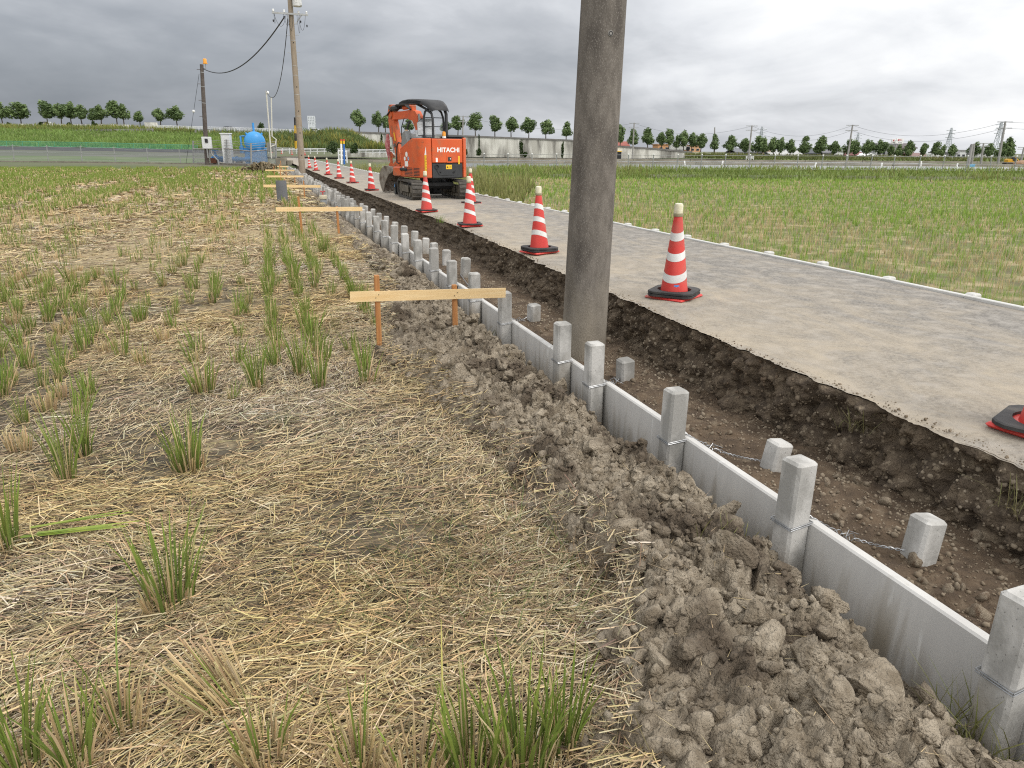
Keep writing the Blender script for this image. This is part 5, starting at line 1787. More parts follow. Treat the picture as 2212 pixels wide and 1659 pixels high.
def grass_on(V, n, hmin, hmax, cb, ct, name, label, w=0.06, extra=None):
    nu, nv = V.shape[:2]
    i = RNG.integers(0, nu - 1, n); j = RNG.integers(0, nv - 1, n); a = RNG.random((n, 1)); b = RNG.random((n, 1))
    P = (V[i, j] * (1 - a) + V[i + 1, j] * a) * (1 - b) + (V[i, j + 1] * (1 - a) + V[i + 1, j + 1] * a) * b
    pat = fbm(P[:, 0] * 0.25, P[:, 1] * 0.25, octv=3, seed=510)[:, None]
    c1, c2 = jitter(cb, n), jitter(ct, n)
    if extra is not None:
        m = RNG.random((n, 1)) < np.clip(0.15 + 1.2 * pat, 0, 0.8)
        c2 = np.where(m, jitter(extra, n), c2)
    c1, c2 = c1 * (1 + 0.4 * pat), c2 * (1 + 0.35 * pat)
    V_, F_, C_ = blades(P, RNG.uniform(hmin, hmax, n) * (1 + 0.5 * pat[:, 0]), RNG.uniform(0, 6.28, n), RNG.uniform(0, 0.7, n), np.full(n, w) * RNG.uniform(0.6, 1.5, n), c1, c2, seg=2)
    o = np_mesh(name, V_, F_, M_blade, cols=C_)
    return tag(o, label, 'grass', kind='stuff')


M_turf = mat('bank_turf', (0.10, 0.145, 0.03), (0.14, 0.19, 0.04), scale=0.4, rough=0.95, c3=(0.17, 0.14, 0.06), s3=0.15, t3=(0.58, 0.75))
M_scrub = mat('scrub_ground', (0.07, 0.085, 0.035), (0.11, 0.12, 0.05), scale=0.4, rough=0.95)
M_tar = mat('dark_wet_asphalt', (0.032, 0.033, 0.037), (0.05, 0.05, 0.055), scale=0.5, rough=0.7)
M_lane = mat('grey_lane', (0.125, 0.128, 0.115), (0.085, 0.10, 0.07), scale=0.4, rough=0.85, stretch=(0.3, 1, 1))
M_gg = mat('grey_green_verge', (0.09, 0.13, 0.06), (0.13, 0.155, 0.09), scale=0.5, rough=0.9, stretch=(0.4, 1, 1))

# ---- left side: verge, lane, dark strip, grass bank
xl_ = [-330, 0, 210, 425, 545]
sheet('verge', [[(x, y, 74) for x, y in zip(xl_, (346, 349, 352, 356, 360))], [(x, y, 84) for x, y in zip(xl_, (334, 336, 338, 342, 345))]], M_gg)
sheet('lane', [[(x, y, 84) for x, y in zip(xl_, (334, 336, 338, 342, 345))], [(x, y, 92) for x, y in zip(xl_, (322, 324, 327, 331, 334))]], M_lane)
sheet('dark_lane', [[(x, y, 92) for x, y in zip(xl_, (321.6, 323.6, 326.6, 330.6, 333.6))], [(x, y, 98) for x, y in zip(xl_, (314, 316, 319, 323, 326))]], M_tar)
_, Vb = sheet('grass_bank', [[(x, y, 98.5) for x, y in zip(xl_, (314, 316, 319, 323, 326))], [(x, y, 112) for x, y in zip(xl_, (298, 299, 301, 306, 312))], [(x, y, 126) for x, y in zip(xl_, (279, 281, 284, 289, 292))]], M_turf)
grass_on(Vb, 15000, 0.25, 0.6, (0.11, 0.165, 0.04), (0.20, 0.285, 0.072), 'bank_grass', 'bright green grass covering the bank at the left', 0.10)
_, Vt = sheet('upper_bank', [[(x, y, 126.5) for x, y in zip((-330, 0, 150, 310, 420), (279, 281, 283, 285, 288))], [(x, y, 140) for x, y in zip((-330, 0, 150, 310, 420), (271, 273, 275, 277, 281))]], M_turf)
grass_on(Vt, 6000, 0.3, 0.9, (0.09, 0.12, 0.03), (0.20, 0.24, 0.06), 'upper_bank_grass', 'rough grass and yellow weeds below the road parapet', 0.12, (0.27, 0.24, 0.07))


def panel_wall(name, label, pts, hpx, D, thick, m, cat='wall', n_pan=1):
    """upright wall whose top runs through pixel pts, hpx = heights in px; built of separate bays"""
    t = thing(name, label, cat, at_D(pts[0][0], pts[0][1], D))
    o = Vector(t.location)
    k = 0
    for (a, b, ha, hb) in zip(pts, pts[1:], hpx, hpx[1:]):
        for i in range(n_pan):
            f0, f1 = i / n_pan, (i + 1) / n_pan
            xa, xb = a[0] + (b[0] - a[0]) * f0, a[0] + (b[0] - a[0]) * f1
            ya, yb = a[1] + (b[1] - a[1]) * f0, a[1] + (b[1] - a[1]) * f1
            h0, h1 = ha + (hb - ha) * f0, ha + (hb - ha) * f1
            g0 = 0.06
            A, B = Vector(at_D(xa, ya, D)) - o, Vector(at_D(xb - g0, yb, D)) - o
            A2, B2 = Vector(at_D(xa, ya + h0, D)) - o, Vector(at_D(xb - g0, yb + h1, D)) - o
            dd = Vector((_h[0], _h[1], 0)) * thick
            mb = MB(); mb.add([A2, B2, B, A, A2 + dd, B2 + dd, B + dd, A + dd], [(0, 1, 2, 3), (5, 4, 7, 6), (3, 2, 6, 7), (0, 4, 5, 1), (1, 5, 6, 2), (0, 3, 7, 4)])
            mb.build('wall_bay', m, t)
            k += 1
    return t


panel_wall('parapet_wall', 'low grey concrete parapet under the left row of trees', [(-330, 264), (0, 267), (150, 268), (298, 269.5)], [6, 7, 8, 7], 141, 0.3, M_grey, n_pan=4)
panel_wall('block_wall', 'low dark grey block wall stepping along the bank at the left', [(60, 283), (190, 279.5), (330, 277.5)], [3, 7, 12], 127.5, 0.3, mat('grey_block', (0.2, 0.195, 0.185), (0.28, 0.27, 0.255), scale=0.8, rough=0.9), n_pan=5)
mb = MB()
o_ = at_D(327, 273, 133)
mb.box((0, 0, 0), (1.9, 0.8, 1.3), rz=-YAW); b_ = mb.build('abutment_block', M_grey); b_.location = o_; tag(b_, 'pale concrete block at the left end of the bridge railing', 'concrete block')


def rail_fence(name, label, pts, hpx, D, bars, post_every, m, pr, br, cat='railing'):
    t = thing(name, label, cat, at_D(pts[0][0], pts[0][1] + hpx, D))
    o = Vector(t.location)
    for f in bars:
        P = [Vector(at_D(x, y + hpx * (1 - f), D)) - o for x, y in pts]
        mb = MB(); mb.tube(P, br, 5); mb.build('rail', m, t)
    x0, x1 = pts[0][0], pts[-1][0]
    n = int((x1 - x0) / post_every)
    xs_, ys_ = [p[0] for p in pts], [p[1] for p in pts]
    pm = None
    for i in range(n + 1):
        x = x0 + (x1 - x0) * i / n; y = np.interp(x, xs_, ys_)
        A, B = Vector(at_D(x, y + hpx, D)) - o, Vector(at_D(x, y - hpx * 0.06, D)) - o
        if pm is None:
            mb = MB(); mb.tube([(0, 0, -0.3), B - A], pr, 6); q = mb.build('post', m, t); pm = q.data
        else:
            q = link('post', pm, t)
        q.location = A
    return t


rail_fence('bridge_railing', 'long white railing along the overpass between the tree rows', [(330, 270.5), (380, 272), (550, 277), (705, 283)], 7.0, 132, (0.35, 0.65, 0.98), 11.0, M_rail, 0.05, 0.045)
g_ = panel_wall('overpass_deck', 'grey concrete overpass deck carrying the white railing', [(330, 277.5), (380, 279), (550, 284), (735, 291)], [9, 8, 7, 6], 132.3, 9.0, M_grey, 'overpass', n_pan=2)
rail_fence('net_fence', 'green net fence running below the grass bank at the left', [(-330, 302), (0, 304.5), (210, 308), (425, 313.5)], 10.5, 98.2, (0.02, 0.98), 33.0, mat('green_fence_steel', (0.10, 0.33, 0.20), rough=0.5), 0.035, 0.03, 'fence')
nf = bpy.data.objects['net_fence']
o = Vector(nf.location)
M_net = mat('green_netting', (0.06, 0.30, 0.17), (0.09, 0.36, 0.2), scale=2, rough=0.8, alpha=0.4)
pts = [(-330, 302), (0, 304.5), (210, 308), (425, 313.5)]
for a, b in zip(pts, pts[1:]):
    for i in range(4):
        xa, xb = a[0] + (b[0] - a[0]) * i / 4, a[0] + (b[0] - a[0]) * (i + 1) / 4
        ya, yb = a[1] + (b[1] - a[1]) * i / 4, a[1] + (b[1] - a[1]) * (i + 1) / 4
        mb = MB(); mb.add([Vector(at_D(*q, 98.2)) - o for q in ((xa, ya + 10), (xb, yb + 10), (xb, yb), (xa, ya))], [(0, 1, 2, 3)]); mb.build('net_panel', M_net, nf)

# near boundary: low kerb wall and wire fence
kerb_pts = [(-300, 345), (0, 347), (210, 349), (425, 352.5), (543, 360)]
kD = [77, 74, 72, 70.5, 64.6]
t = thing('boundary_kerb', 'low stained concrete kerb at the far edge of the stubble field', 'kerb', at_D(0, 350, 74))
o = Vector(t.location)
M_kd = mat('dirty_kerb_concrete', (0.17, 0.15, 0.12), (0.26, 0.235, 0.19), scale=1.2, rough=0.95)
for (a, b, da, db) in zip(kerb_pts, kerb_pts[1:], kD, kD[1:]):
    A, B = Vector(at_D(*a, da)) - o, Vector(at_D(*b, db)) - o
    n_ = 4
    for i in range(n_):
        p, q = A.lerp(B, i / n_), A.lerp(B, (i + 0.995) / n_)
        dd = Vector((_h[0], _h[1], 0)) * 0.3
        mb = MB(); vs = [Vector((p.x, p.y, p.z - 0.9)), Vector((q.x, q.y, q.z - 0.9)), q, p]; vs += [v + dd for v in vs]
        mb.add(vs, [(0, 1, 2, 3), (5, 4, 7, 6), (3, 2, 6, 7), (0, 4, 5, 1), (1, 5, 6, 2), (0, 3, 7, 4)]); mb.build('kerb_block', M_kd, t)
fx = [(-120, 309, 345), (-46, 310, 345.5), (28, 312, 346), (102, 314, 347), (175, 314.5, 348.5), (247, 317, 350), (318, 319, 351), (388, 322, 352)]
t = thing('wire_fence', 'grey post and wire fence on the kerb at the left', 'fence', at_D(28, 346, 73.6))
o = Vector(t.location)
for (x, y0, y1) in fx:
    D_ = float(np.interp(x, [p[0] for p in kerb_pts], kD)) + 0.15
    A, B = Vector(at_D(x + 2.2, y1, D_)) - o, Vector(at_D(x - 1.5, y0, D_)) - o
    mb = MB(); mb.tube([A - Vector((0, 0, 0.2)), B], 0.045, 6); mb.build('post', M_gal, t)
for f in (0.12, 0.55, 0.93):
    P = []
    for (x, y0, y1) in fx:
        D_ = float(np.interp(x, [p[0] for p in kerb_pts], kD)) + 0.1
        P.append(Vector(at_D(x, y1 + (y0 - y1) * f, D_)) - o)
    P2 = []
    for a, b in zip(P, P[1:]):
        for i in range(5):
            q = a.lerp(b, i / 5); q.z -= 0.12 * 4 * (i / 5) * (1 - i / 5) * random.uniform(0.4, 1); P2.append(q)
    mb = MB(); mb.tube(P2, 0.014, 4); mb.build('wire', M_gal, t)

# ---- middle: scrub bank under the overpass, white horse fence
_, Vs = sheet('scrub_bank', [[(x, y, 112) for x, y in zip((425, 560, 700, 800, 850), (330, 328, 327, 328, 330))], [(x, y, 120) for x, y in zip((425, 560, 700, 770, 815), (306, 304, 303, 307, 322))], [(x, y, 131) for x, y in zip((425, 560, 700, 745, 790), (291, 291, 288, 289, 310))]], M_scrub)
grass_on(Vs, 9000, 0.4, 1.3, (0.06, 0.085, 0.025), (0.15, 0.20, 0.06), 'scrub', 'dark scrub and goldenrod covering the overpass bank', 0.16, (0.30, 0.27, 0.06))
rail_fence('horse_fence', 'white three rail fence in front of the scrub bank', [(400, 318.5), (560, 319), (670, 320.5), (850, 323.5)], 7.5, 108, (0.15, 0.55, 0.95), 15.0, M_rail, 0.055, 0.05, 'fence')


def leaf_blob(n, sx, sy, sz, dark, light, size, seed, taper=True, lobes=9):
    """leaf-sized faces gathered in clumps inside an uneven crown"""
    g = np.random.default_rng(seed)
    c = []
    for k in range(lobes):
        zc = g.uniform(0.12, 0.9)
        rr = (1 - abs(zc - 0.38) / 0.62 * (0.85 if taper else 0.5)) * 0.72
        a = g.uniform(0, 6.28); q = rr * math.sqrt(g.random())
        c.append((q * math.cos(a), q * math.sin(a), zc, g.uniform(0.22, 0.42)))
    c.append((0, 0, 0.42, 0.55)); c.append((0, 0, 0.8, 0.28)); c.append((0, 0, 0.2, 0.42))
    c = np.array(c)
    i = g.choice(len(c), n, p=c[:, 3] ** 2 / (c[:, 3] ** 2).sum())
    d = g.normal(size=(n, 3)); d /= np.linalg.norm(d, axis=1)[:, None]
    r = c[i, 3] * g.random(n) ** 0.4
    P = c[i, :3] + d * r[:, None] * np.array([1, 1, 0.72])
    P[:, 2] = np.clip(P[:, 2], 0.0, 1.08) + g.normal(0, 0.015, n)
    P = P * np.array([sx, sy, sz])
    nrm = d + g.normal(0, 0.6, (n, 3)); nrm /= np.linalg.norm(nrm, axis=1)[:, None]
    t1 = np.cross(nrm, g.normal(size=(n, 3))); t1 /= np.linalg.norm(t1, axis=1)[:, None]
    t2 = np.cross(nrm, t1)
    s = (size * g.uniform(0.6, 1.4, n))[:, None]
    V = np.stack([P - t1 * s, P + t2 * s * 0.55, P + t1 * s, P - t2 * s * 0.55], 1)
    F = np.arange(n * 4).reshape(n, 4)
    br = g.random(len(c))[i][:, None] * 0.6 + g.random((n, 1)) * 0.4
    C = np.array(dark)[None] * (1 - br) + np.array(light)[None] * br
    return V.reshape(-1, 3), F, np.repeat(C, 4, 0)


crowns = []
for k in range(8):
    V, F, C = leaf_blob(1500, 1.0, 1.0, 2.0, (0.075, 0.12, 0.048), (0.20, 0.275, 0.105), 0.12, 700 + k, lobes=9 + k % 4)
    oo = np_mesh('crown', V, F, M_leaf, cols=C); crowns.append(oo.data); bpy.data.objects.remove(oo)
trunks = []
for k in range(4):
    mb = MB(); bend = random.uniform(-0.12, 0.12)
    mb.tube([(0, 0, -0.15), (bend * 0.5, 0, 0.5), (bend, 0.02, 1.0), (bend * 1.2, 0.02, 1.5)], [0.085, 0.07, 0.06, 0.03], 7)
    for a in range(4):
        t = a * 1.6 + k
        mb.tube([(bend, 0.02, 0.92), (bend + 0.22 * math.cos(t), 0.22 * math.sin(t), 1.2), (bend + 0.42 * math.cos(t), 0.42 * math.sin(t), 1.5)], [0.045, 0.032, 0.012], 5)
    oo = mb.build('trunk', M_bark, smooth=True); trunks.append(oo.data); bpy.data.objects.remove(oo)


def tree(label, px, ytop, ybase, w, D, k, group, trunk_f=0.30):
    B, T = at_D(px, ybase, D), at_D(px, ytop, D)
    H = T[2] - B[2]
    t = thing('street_tree', label, 'tree', B, random.uniform(0, 6.28), group)
    wid = abs(np.linalg.norm(at_D(px + w / 2, ytop, D) - at_D(px - w / 2, ytop, D)))
    c = link('crown', crowns[k % 8], t); tf = trunk_f * H
    c.location = (0, 0, tf * 0.85); c.scale = (wid / 1.5, wid / 1.5, (H - tf * 0.85) / 2.06); c.rotation_euler = (0, 0, random.uniform(0, 6.28))
    tr_ = link('trunk', trunks[k % 4], t); tr_.scale = (1.35, 1.35, tf * 1.05)
    return t


left_t = [(6, 217, 268, 38, 'dark leafy tree cut by the left edge'), (46, 222, 268, 46, 'broad double-trunked tree second from the left edge'), (103, 218, 267, 40, 'round tree third from the left edge above a white van'), (133, 222, 267, 28, 'narrow tree fourth from the left edge'),
          (154, 220, 267, 34, 'tree fifth from the left edge'), (177, 226, 267, 32, 'tree sixth from the left edge'), (201, 234, 267, 24, 'small pale tree seventh from the left edge'), (219, 227, 268, 28, 'tree eighth from the left edge, next to the largest'),
          (253, 215, 268, 40, 'largest tree of the left row'), (268, 226, 268, 26, 'slim tree tucked behind the largest of the left row'), (303, 240, 270, 25, 'smallest lone tree at the end of the left parapet'), (347, 233, 271, 29, 'tree above the left end of the white railing'),
          (383, 229, 271, 38, 'leaning tree left of the brown post on the overpass')]
for k, (x, a, b, w, lab) in enumerate(left_t):
    tree(lab, x, a, b, w, 143, k, 'trees along the raised road')
mid_t = [(776, 235, 285, 33), (818, 240, 285, 26), (833, 248, 285, 21), (885, 258, 287, 26), (962, 262, 290, 26), (989, 248, 291, 32), (1027, 245, 292, 35), (1069, 250, 294, 33), (1104, 251, 295, 34), (1142, 254, 298, 33), (1179, 258, 300, 32), (1223, 263, 303, 27)]
mid_n = ['tree standing alone left of the excavator above the wall', 'first tree touching the excavator arm from the left', 'small tree half behind the excavator arm', 'tree seen through the excavator boom', 'tree just right of the excavator canopy', 'first tree right of the excavator above the wall',
         'second tree right of the excavator above the wall', 'third tree right of the excavator above the wall', 'fourth tree right of the excavator above the wall', 'fifth tree right of the excavator above the wall', 'sixth tree right of the excavator above the wall', 'tree touching the left side of the thick pole']
for k, ((x, a, b, w), lab) in enumerate(zip(mid_t, mid_n)):
    tree(lab, x, a, b, w, 148, k + 3, 'trees along the raised road')
right_t = [(1339, 268, 318, 24), (1368, 279, 320, 30), (1399, 277, 321, 30), (1428, 284, 321, 22), (1444, 280, 321, 27), (1460, 292, 325, 18), (1476, 280, 326, 26), (1494, 286, 326, 22), (1513, 288, 328, 27), (1543, 290, 330, 24), (1576, 293, 332, 32), (1608, 297, 336, 27), (1636, 295, 337, 29),
           (1650, 297, 337, 20), (1669, 294, 338, 24), (1683, 297, 338, 22), (1705, 300, 338, 25), (1734, 294, 339, 29), (1769, 294, 340, 31), (1800, 303, 339, 25), (1832, 302, 340, 28), (1845, 303, 340, 22), (1869, 300, 341, 29), (1900, 302, 340, 28), (1922, 313, 341, 17), (1938, 312, 341, 19), (1960, 304, 342, 27),
           (1991, 308, 342, 20), (2019, 307, 342, 22), (2033, 313, 342, 14), (2054, 310, 343, 22), (2102, 307, 343, 27), (2132, 309, 344, 23), (2158, 306, 349, 24), (2174, 297, 350, 27)]
for k, (x, a, b, w) in enumerate(right_t):
    tree('street tree %s to the right of the thick pole in the far row' % ORD[k], x, a, b + 2, w, 150, k + 5, 'trees along the raised road')

# ---- right: stained retaining wall of the overpass approach, in bays
wp = [(736, 283.5), (800, 286), (900, 289.5), (1000, 293), (1100, 297), (1234, 302.5), (1332, 315), (1420, 321), (1496, 328)]
wall2 = panel_wall('approach_wall', 'tall stained concrete retaining wall below the centre tree row', wp, [60, 54, 50, 46, 43, 39, 28, 21, 13], 142, 0.5, M_grey, n_pan=2)
M_cap = mat('dark_coping', (0.15, 0.145, 0.135), (0.2, 0.19, 0.18), scale=1, rough=0.9)
for a, b in zip(wp, wp[1:]):
    o = Vector(wall2.location)
    A, B = Vector(at_D(a[0], a[1] - 1.0, 141.9)) - o, Vector(at_D(b[0] - 0.1, b[1] - 1.0, 141.9)) - o
    mb = MB(); dd = Vector((_h[0], _h[1], 0)) * 0.7; h_ = Vector((0, 0, -0.3))
    vs = [A + h_, B + h_, B, A]; vs += [v + dd for v in vs]
    mb.add(vs, [(0, 1, 2, 3), (5, 4, 7, 6), (3, 2, 6, 7), (0, 4, 5, 1), (1, 5, 6, 2), (0, 3, 7, 4)]); mb.build('coping', M_cap, wall2)
# raised roadway behind the wall
sheet('raised_road', [[(x, y - 0.2, 142.6) for x, y in wp] + [(1700, 337, 142.6), (2300, 344, 142.6)], [(x, y - 0.4, 158) for x, y in wp] + [(1700, 335.5, 158), (2300, 341.5, 158)]], M_lane)
mb = MB(); mb.box((0, 0, 0), (1.0, 0.5, 1.35), rz=-YAW); u_ = mb.build('underpass_shade_box', M_black, wall2); u_.location = Vector(at_D(1336, 334.5, 141.85)) - Vector(wall2.location)  # solid box, its black stands in for the shade inside the underpass mouth
mb = MB(); mb.box((0, 0, 0), (1.2, 0.55, 0.14), rz=-YAW); u_ = mb.build('height_bar', M_ylab, wall2); u_.location = Vector(at_D(1336, 327.0, 141.8)) - Vector(wall2.location)
shrubs = [(1126, 300, 336, 15, 'tall ivy-covered shrub climbing the approach wall'), (1215, 303, 341, 8, 'narrow ivy hanging on the wall left of the thick pole'), (826, 286, 331, 9, 'dark ivy column on the wall left of the excavator'), (1035, 293, 325, 4, 'thin ivy streak on the wall right of the excavator'),
          (1003, 319, 333, 16, 'round dark bush at the wall foot right of the excavator'), (1035, 321, 335, 19, 'second round dark bush at the wall foot right of the excavator'), (1135, 329, 338, 14, 'low bluish bush beside the tall ivy shrub'), (720, 303, 331, 34, 'dark round bush in front of the white rail fence'),
          (768, 308, 330, 22, 'dark bush right of the fence bush'), (18, 264, 271, 10, 'small bush growing over the left parapet'), (90, 263, 277, 14, 'bush hanging over the parapet below the third tree'), (150, 264, 273, 18, 'bush spilling over the parapet below the fifth tree'), (203, 263, 272, 14, 'dark bush mound on the parapet below the seventh tree'),
          (564, 264, 279, 16, 'small conical shrub on the overpass near the blue tank')]
for k, (x, a, b, w, lab) in enumerate(shrubs):
    D_ = 140.5 if x > 800 else (106 if a > 300 else 139)
    B, T = at_D(x, b + 1, D_), at_D(x, a, D_)
    wid = np.linalg.norm(at_D(x + w / 2, a, D_) - at_D(x - w / 2, a, D_))
    V, F, C = leaf_blob(700, wid / 1.8, min(wid / 1.8, 1.2), (T[2] - B[2]), (0.022, 0.040, 0.013), (0.065, 0.105, 0.03), 0.12, 900 + k, taper=(w < 16))
    o = np_mesh('bush', V, F, M_leaf, cols=C); o.location = B
    tag(o, lab, 'bush')

# ---- right: grass verge, fence, ponds and kerbs
xr = [1030, 1300, 1700, 2250, 2500]
_, Vv = sheet('field_verge', [[(x, y, RF_D - 1.0) for x, y in zip(xr, (389, 390, 392, 397, 399))], [(x, y, RF_D + 3.5) for x, y in zip(xr, (370, 371, 373, 376, 377))], [(x, y, RF_D + 8) for x, y in zip(xr, (364.5, 366, 368, 371, 372))]], M_turf)
grass_on(Vv, 16000, 0.15, 0.5, (0.13, 0.175, 0.04), (0.27, 0.34, 0.085), 'verge_grass', 'rough green grass on the verge at the far edge of the right field', 0.045, (0.27, 0.23, 0.10))
for nm, z_, d0, d1, u0_, u1_ in (('flooded_paddy', 0.33, 61, 84, -12, 80), ('flooded_paddy', 0.34, 92, 112, -18, 60)):
    hx, rx_ = Vector(_h), Vector(_r0)
    P = [hx * d + rx_ * u for d, u in ((d0, u0_), (d0, u1_), (d1, u1_), (d1, u0_))]
    mb = MB(); mb.add([(p.x, p.y, z_) for p in P], [(0, 1, 2, 3)]); o = mb.build(nm, M_water); o['kind'] = 'structure'
for d_, hgt, lab, u0_, u1_ in ((58.5, 0.22, 'low concrete edge just behind the right wire fence', -8, 62), (87, 0.30, 'long beige concrete kerb across the flooded paddies', -17, 75), (116, 0.3, 'far beige concrete kerb below the approach wall', -17, 90)):
    t = thing('paddy_kerb', lab, 'kerb', Vector(_h) * d_)
    n_ = 12
    for i in range(n_):
        ua, ub = u0_ + (u1_ - u0_) * i / n_, u0_ + (u1_ - u0_) * (i + 0.99) / n_
        mb = MB(); mb.box((0, 0, 0.28 + hgt / 2), (ub - ua, 0.25, hgt), rz=-YAW); q = mb.build('kerb_block', M_kerbb, t); q.location = Vector(_r0) * ((ua + ub) / 2)
rail = thing('wire_fence', 'grey post and wire fence behind the right field', 'fence', at_D(1050, 366, 52))
o = Vector(rail.location)
pm = None
px_ = np.arange(1045, 2330, 52.0)
for i, x in enumerate(px_):
    yb = np.interp(x, xr, (367, 368.5, 370.5, 373, 374)) + 0.5
    A = Vector(at_D(x, yb, 52)) - o
    if pm is None:
        mb = MB(); mb.tube([(0, 0, -0.2), (0, 0, 1.1)], 0.035, 6); q = mb.build('post', M_gal, rail); pm = q.data
    else:
        q = link('post', pm, rail)
    q.location = A; q.rotation_euler = (random.gauss(0, 0.03), random.gauss(0.01, 0.02), 0)
    mb = MB(); mb.lathe([(0.05, 1.08), (0.05, 1.14), (0, 1.16)], 8); c_ = mb.build('cap', M_wht, q)
for f in (0.15, 0.5, 1.05):
    P = [Vector(at_D(x, np.interp(x, xr, (367, 368.5, 370.5, 373, 374)) + 0.5, 51.96)) - o + Vector((0, 0, f + random.gauss(0, 0.02))) for x in px_]
    mb = MB(); mb.tube(P, 0.013, 4); mb.build('wire', M_gal, rail)
_, Vg = sheet('far_verge', [[(x, y, 133) for x, y in zip((1480, 1650, 1900, 2300), (341, 345, 348, 352))], [(x, y, 142) for x, y in zip((1480, 1650, 1900, 2300), (334, 337, 339.5, 344))]], M_turf)
grass_on(Vg, 5000, 0.3, 0.7, (0.07, 0.09, 0.025), (0.16, 0.18, 0.05), 'far_verge_grass', 'dull green weeds along the foot of the far tree row', 0.14, (0.22, 0.19, 0.09))
rail_fence('pale_railing', 'pale green railing on the ramp beside the end of the approach wall', [(1497, 328.5), (1530, 331), (1578, 335)], 7, 141.5, (0.1, 0.4, 0.7, 0.98), 13.0, mat('pale_green_paint', (0.42, 0.48, 0.36), rough=0.6), 0.05, 0.05)
rail_fence('white_gate_rail', 'short white railing before the far houses', [(1612, 337.5), (1628, 337.7)], 5, 128, (0.1, 0.5, 0.95), 5.0, M_rail, 0.06, 0.05)
n = 5200      # tall weeds beside the far part of the road
y = 20 + 32 * RNG.random(n); x = 6.1 + RNG.random(n) ** 1.6 * 6 * np.clip((y - 18) / 14, 0.05, 1)
b = np.stack([x, y, np.full(n, 0.12)], 1)
V, F, C = blades(b, RNG.uniform(0.3, 0.95, n) * np.clip((y - 18) / 10, 0.3, 1), RNG.uniform(0, 6.28, n), RNG.uniform(0, 0.5, n), RNG.uniform(0.015, 0.05, n), jitter((0.10, 0.11, 0.03), n), jitter((0.30, 0.30, 0.11), n), seg=2)
tag(np_mesh('roadside_weeds', V, F, M_blade, cols=C), 'tall pale weeds beside the road behind the excavator', 'weeds', kind='stuff')

# ---- the pump compound: fence, blue tank, valve, cabinet, poles
M_blue = mat('tank_blue_paint', (0.04, 0.26, 0.60), (0.055, 0.30, 0.65), scale=2, rough=0.45, coat=0.1)
M_blue2 = mat('faded_base_blue', (0.035, 0.20, 0.47), (0.05, 0.24, 0.52), scale=3, rough=0.6)
CD = 68.0
pad = MB(); P = [at_D(425, 353.5, 71.5), at_D(543, 361, 64.5), at_D(600, 358, 69), at_D(520, 349, 82)]
for p in P:
    p[2] = 0.44
pad.prism([(p[0], p[1]) for p in P], -0.4, 0.44, 'z')
pd = pad.build('compound_pad', mat('pad_gravel', (0.16, 0.145, 0.12), (0.22, 0.2, 0.17), scale=3, rough=0.95)); pd['kind'] = 'structure'
tb = at_D(555.5, 357.5, CD)
tank_ = thing('blue_tank', 'bright blue pressure tank with domed end on a blue base', 'tank', (tb[0], tb[1], 0.44))
sc = np.linalg.norm(at_D(576, 307, CD) - at_D(532, 307, CD)) / 2
zc_ = at_D(554, 307, CD)[2] - 0.44
Rt = Matrix.Rotation(rad(1), 3, 'Z') @ Matrix.Rotation(rad(-90), 3, 'X')
dome = MB(); dome.lathe([(0.0, -0.55)] + [(sc * math.sin(a), -0.55 * math.cos(a)) for a in np.linspace(0.15, math.pi / 2, 10)] + [(sc, 1.5), (sc * 0.7, 1.9), (0, 2.0)], 36, (0, 0, zc_), Rt)
dome.build('shell', M_blue, tank_, smooth=True)
mb = MB(); mb.box((0, 0.5, (zc_ - 0.5) / 2), (1.5, 1.6, zc_ - 0.45), rz=-YAW); bs_ = mb.build('base', M_blue2, tank_)
for q in (-0.25, 0.3):
    mb = MB(); mb.box((q, -0.32, (zc_ - 0.5) / 2), (0.05, 0.06, zc_ - 0.5), rz=-YAW); mb.build('rib', M_blue2, bs_)
for a in (-0.75, 0.75):
    mb = MB(); mb.tube([(sc * math.sin(a) * 0.95, 0, zc_ + sc * math.cos(a) * 0.95), (sc * math.sin(a) * 1.15, 0, zc_ + sc * math.cos(a) * 1.16)], 0.09, 10); mb.build('lifting_lug', M_blue, tank_)
mb = MB(); mb.tube([(0.0, 0.8, zc_ + sc - 0.05), (0.0, 0.8, zc_ + sc + 0.75)], 0.10, 10); mb.build('vent_pipe', M_blue, tank_, smooth=True)
mb = MB(); mb.tube([(-sc - 0.25, 0.1, 0.9), (-sc - 0.25, 0.1, zc_ + 0.5), (-sc + 0.1, 0.1, zc_ + 0.5)], 0.09, 10); mb.tube([(-sc - 0.25, 0.1, 0.9), (-sc - 0.25, 0.1, 1.5)], 0.2, 12); mb.build('gauge_column', M_blue2, tank_, smooth=True)
pa, pb_ = at_D(459, 343.5, 69.5), at_D(545, 344.5, 67.5)
pipe = thing('blue_pipe', 'blue water pipe with a hand wheel valve inside the compound', 'pipe', pa)
d = Vector(pb_) - Vector(pa)
mb = MB(); mb.tube([(0, 0, 0), d], 0.19, 14); mb.build('pipe_run', M_blue2, pipe, smooth=True)
for f in (0.03, 0.14, 0.24, 0.62, 0.86):
    mb = MB(); mb.tube([d * f - d.normalized() * 0.04, d * f + d.normalized() * 0.04], 0.27, 14); mb.build('flange', M_blue2, pipe, smooth=True)
v = d * 0.09
mb = MB(); mb.lathe([(0.2, -0.3), (0.26, 0.0), (0.2, 0.3), (0.1, 0.42), (0.09, 0.62), (0.04, 0.66), (0.04, 0.8)], 14, v); vb = mb.build('valve_body', M_blue2, pipe, smooth=True)
mb = MB(); mb.tube([v + Vector((0.27 * math.cos(t), 0.27 * math.sin(t), 0.78)) for t in np.linspace(0, 2 * math.pi, 17)], 0.03, 6)
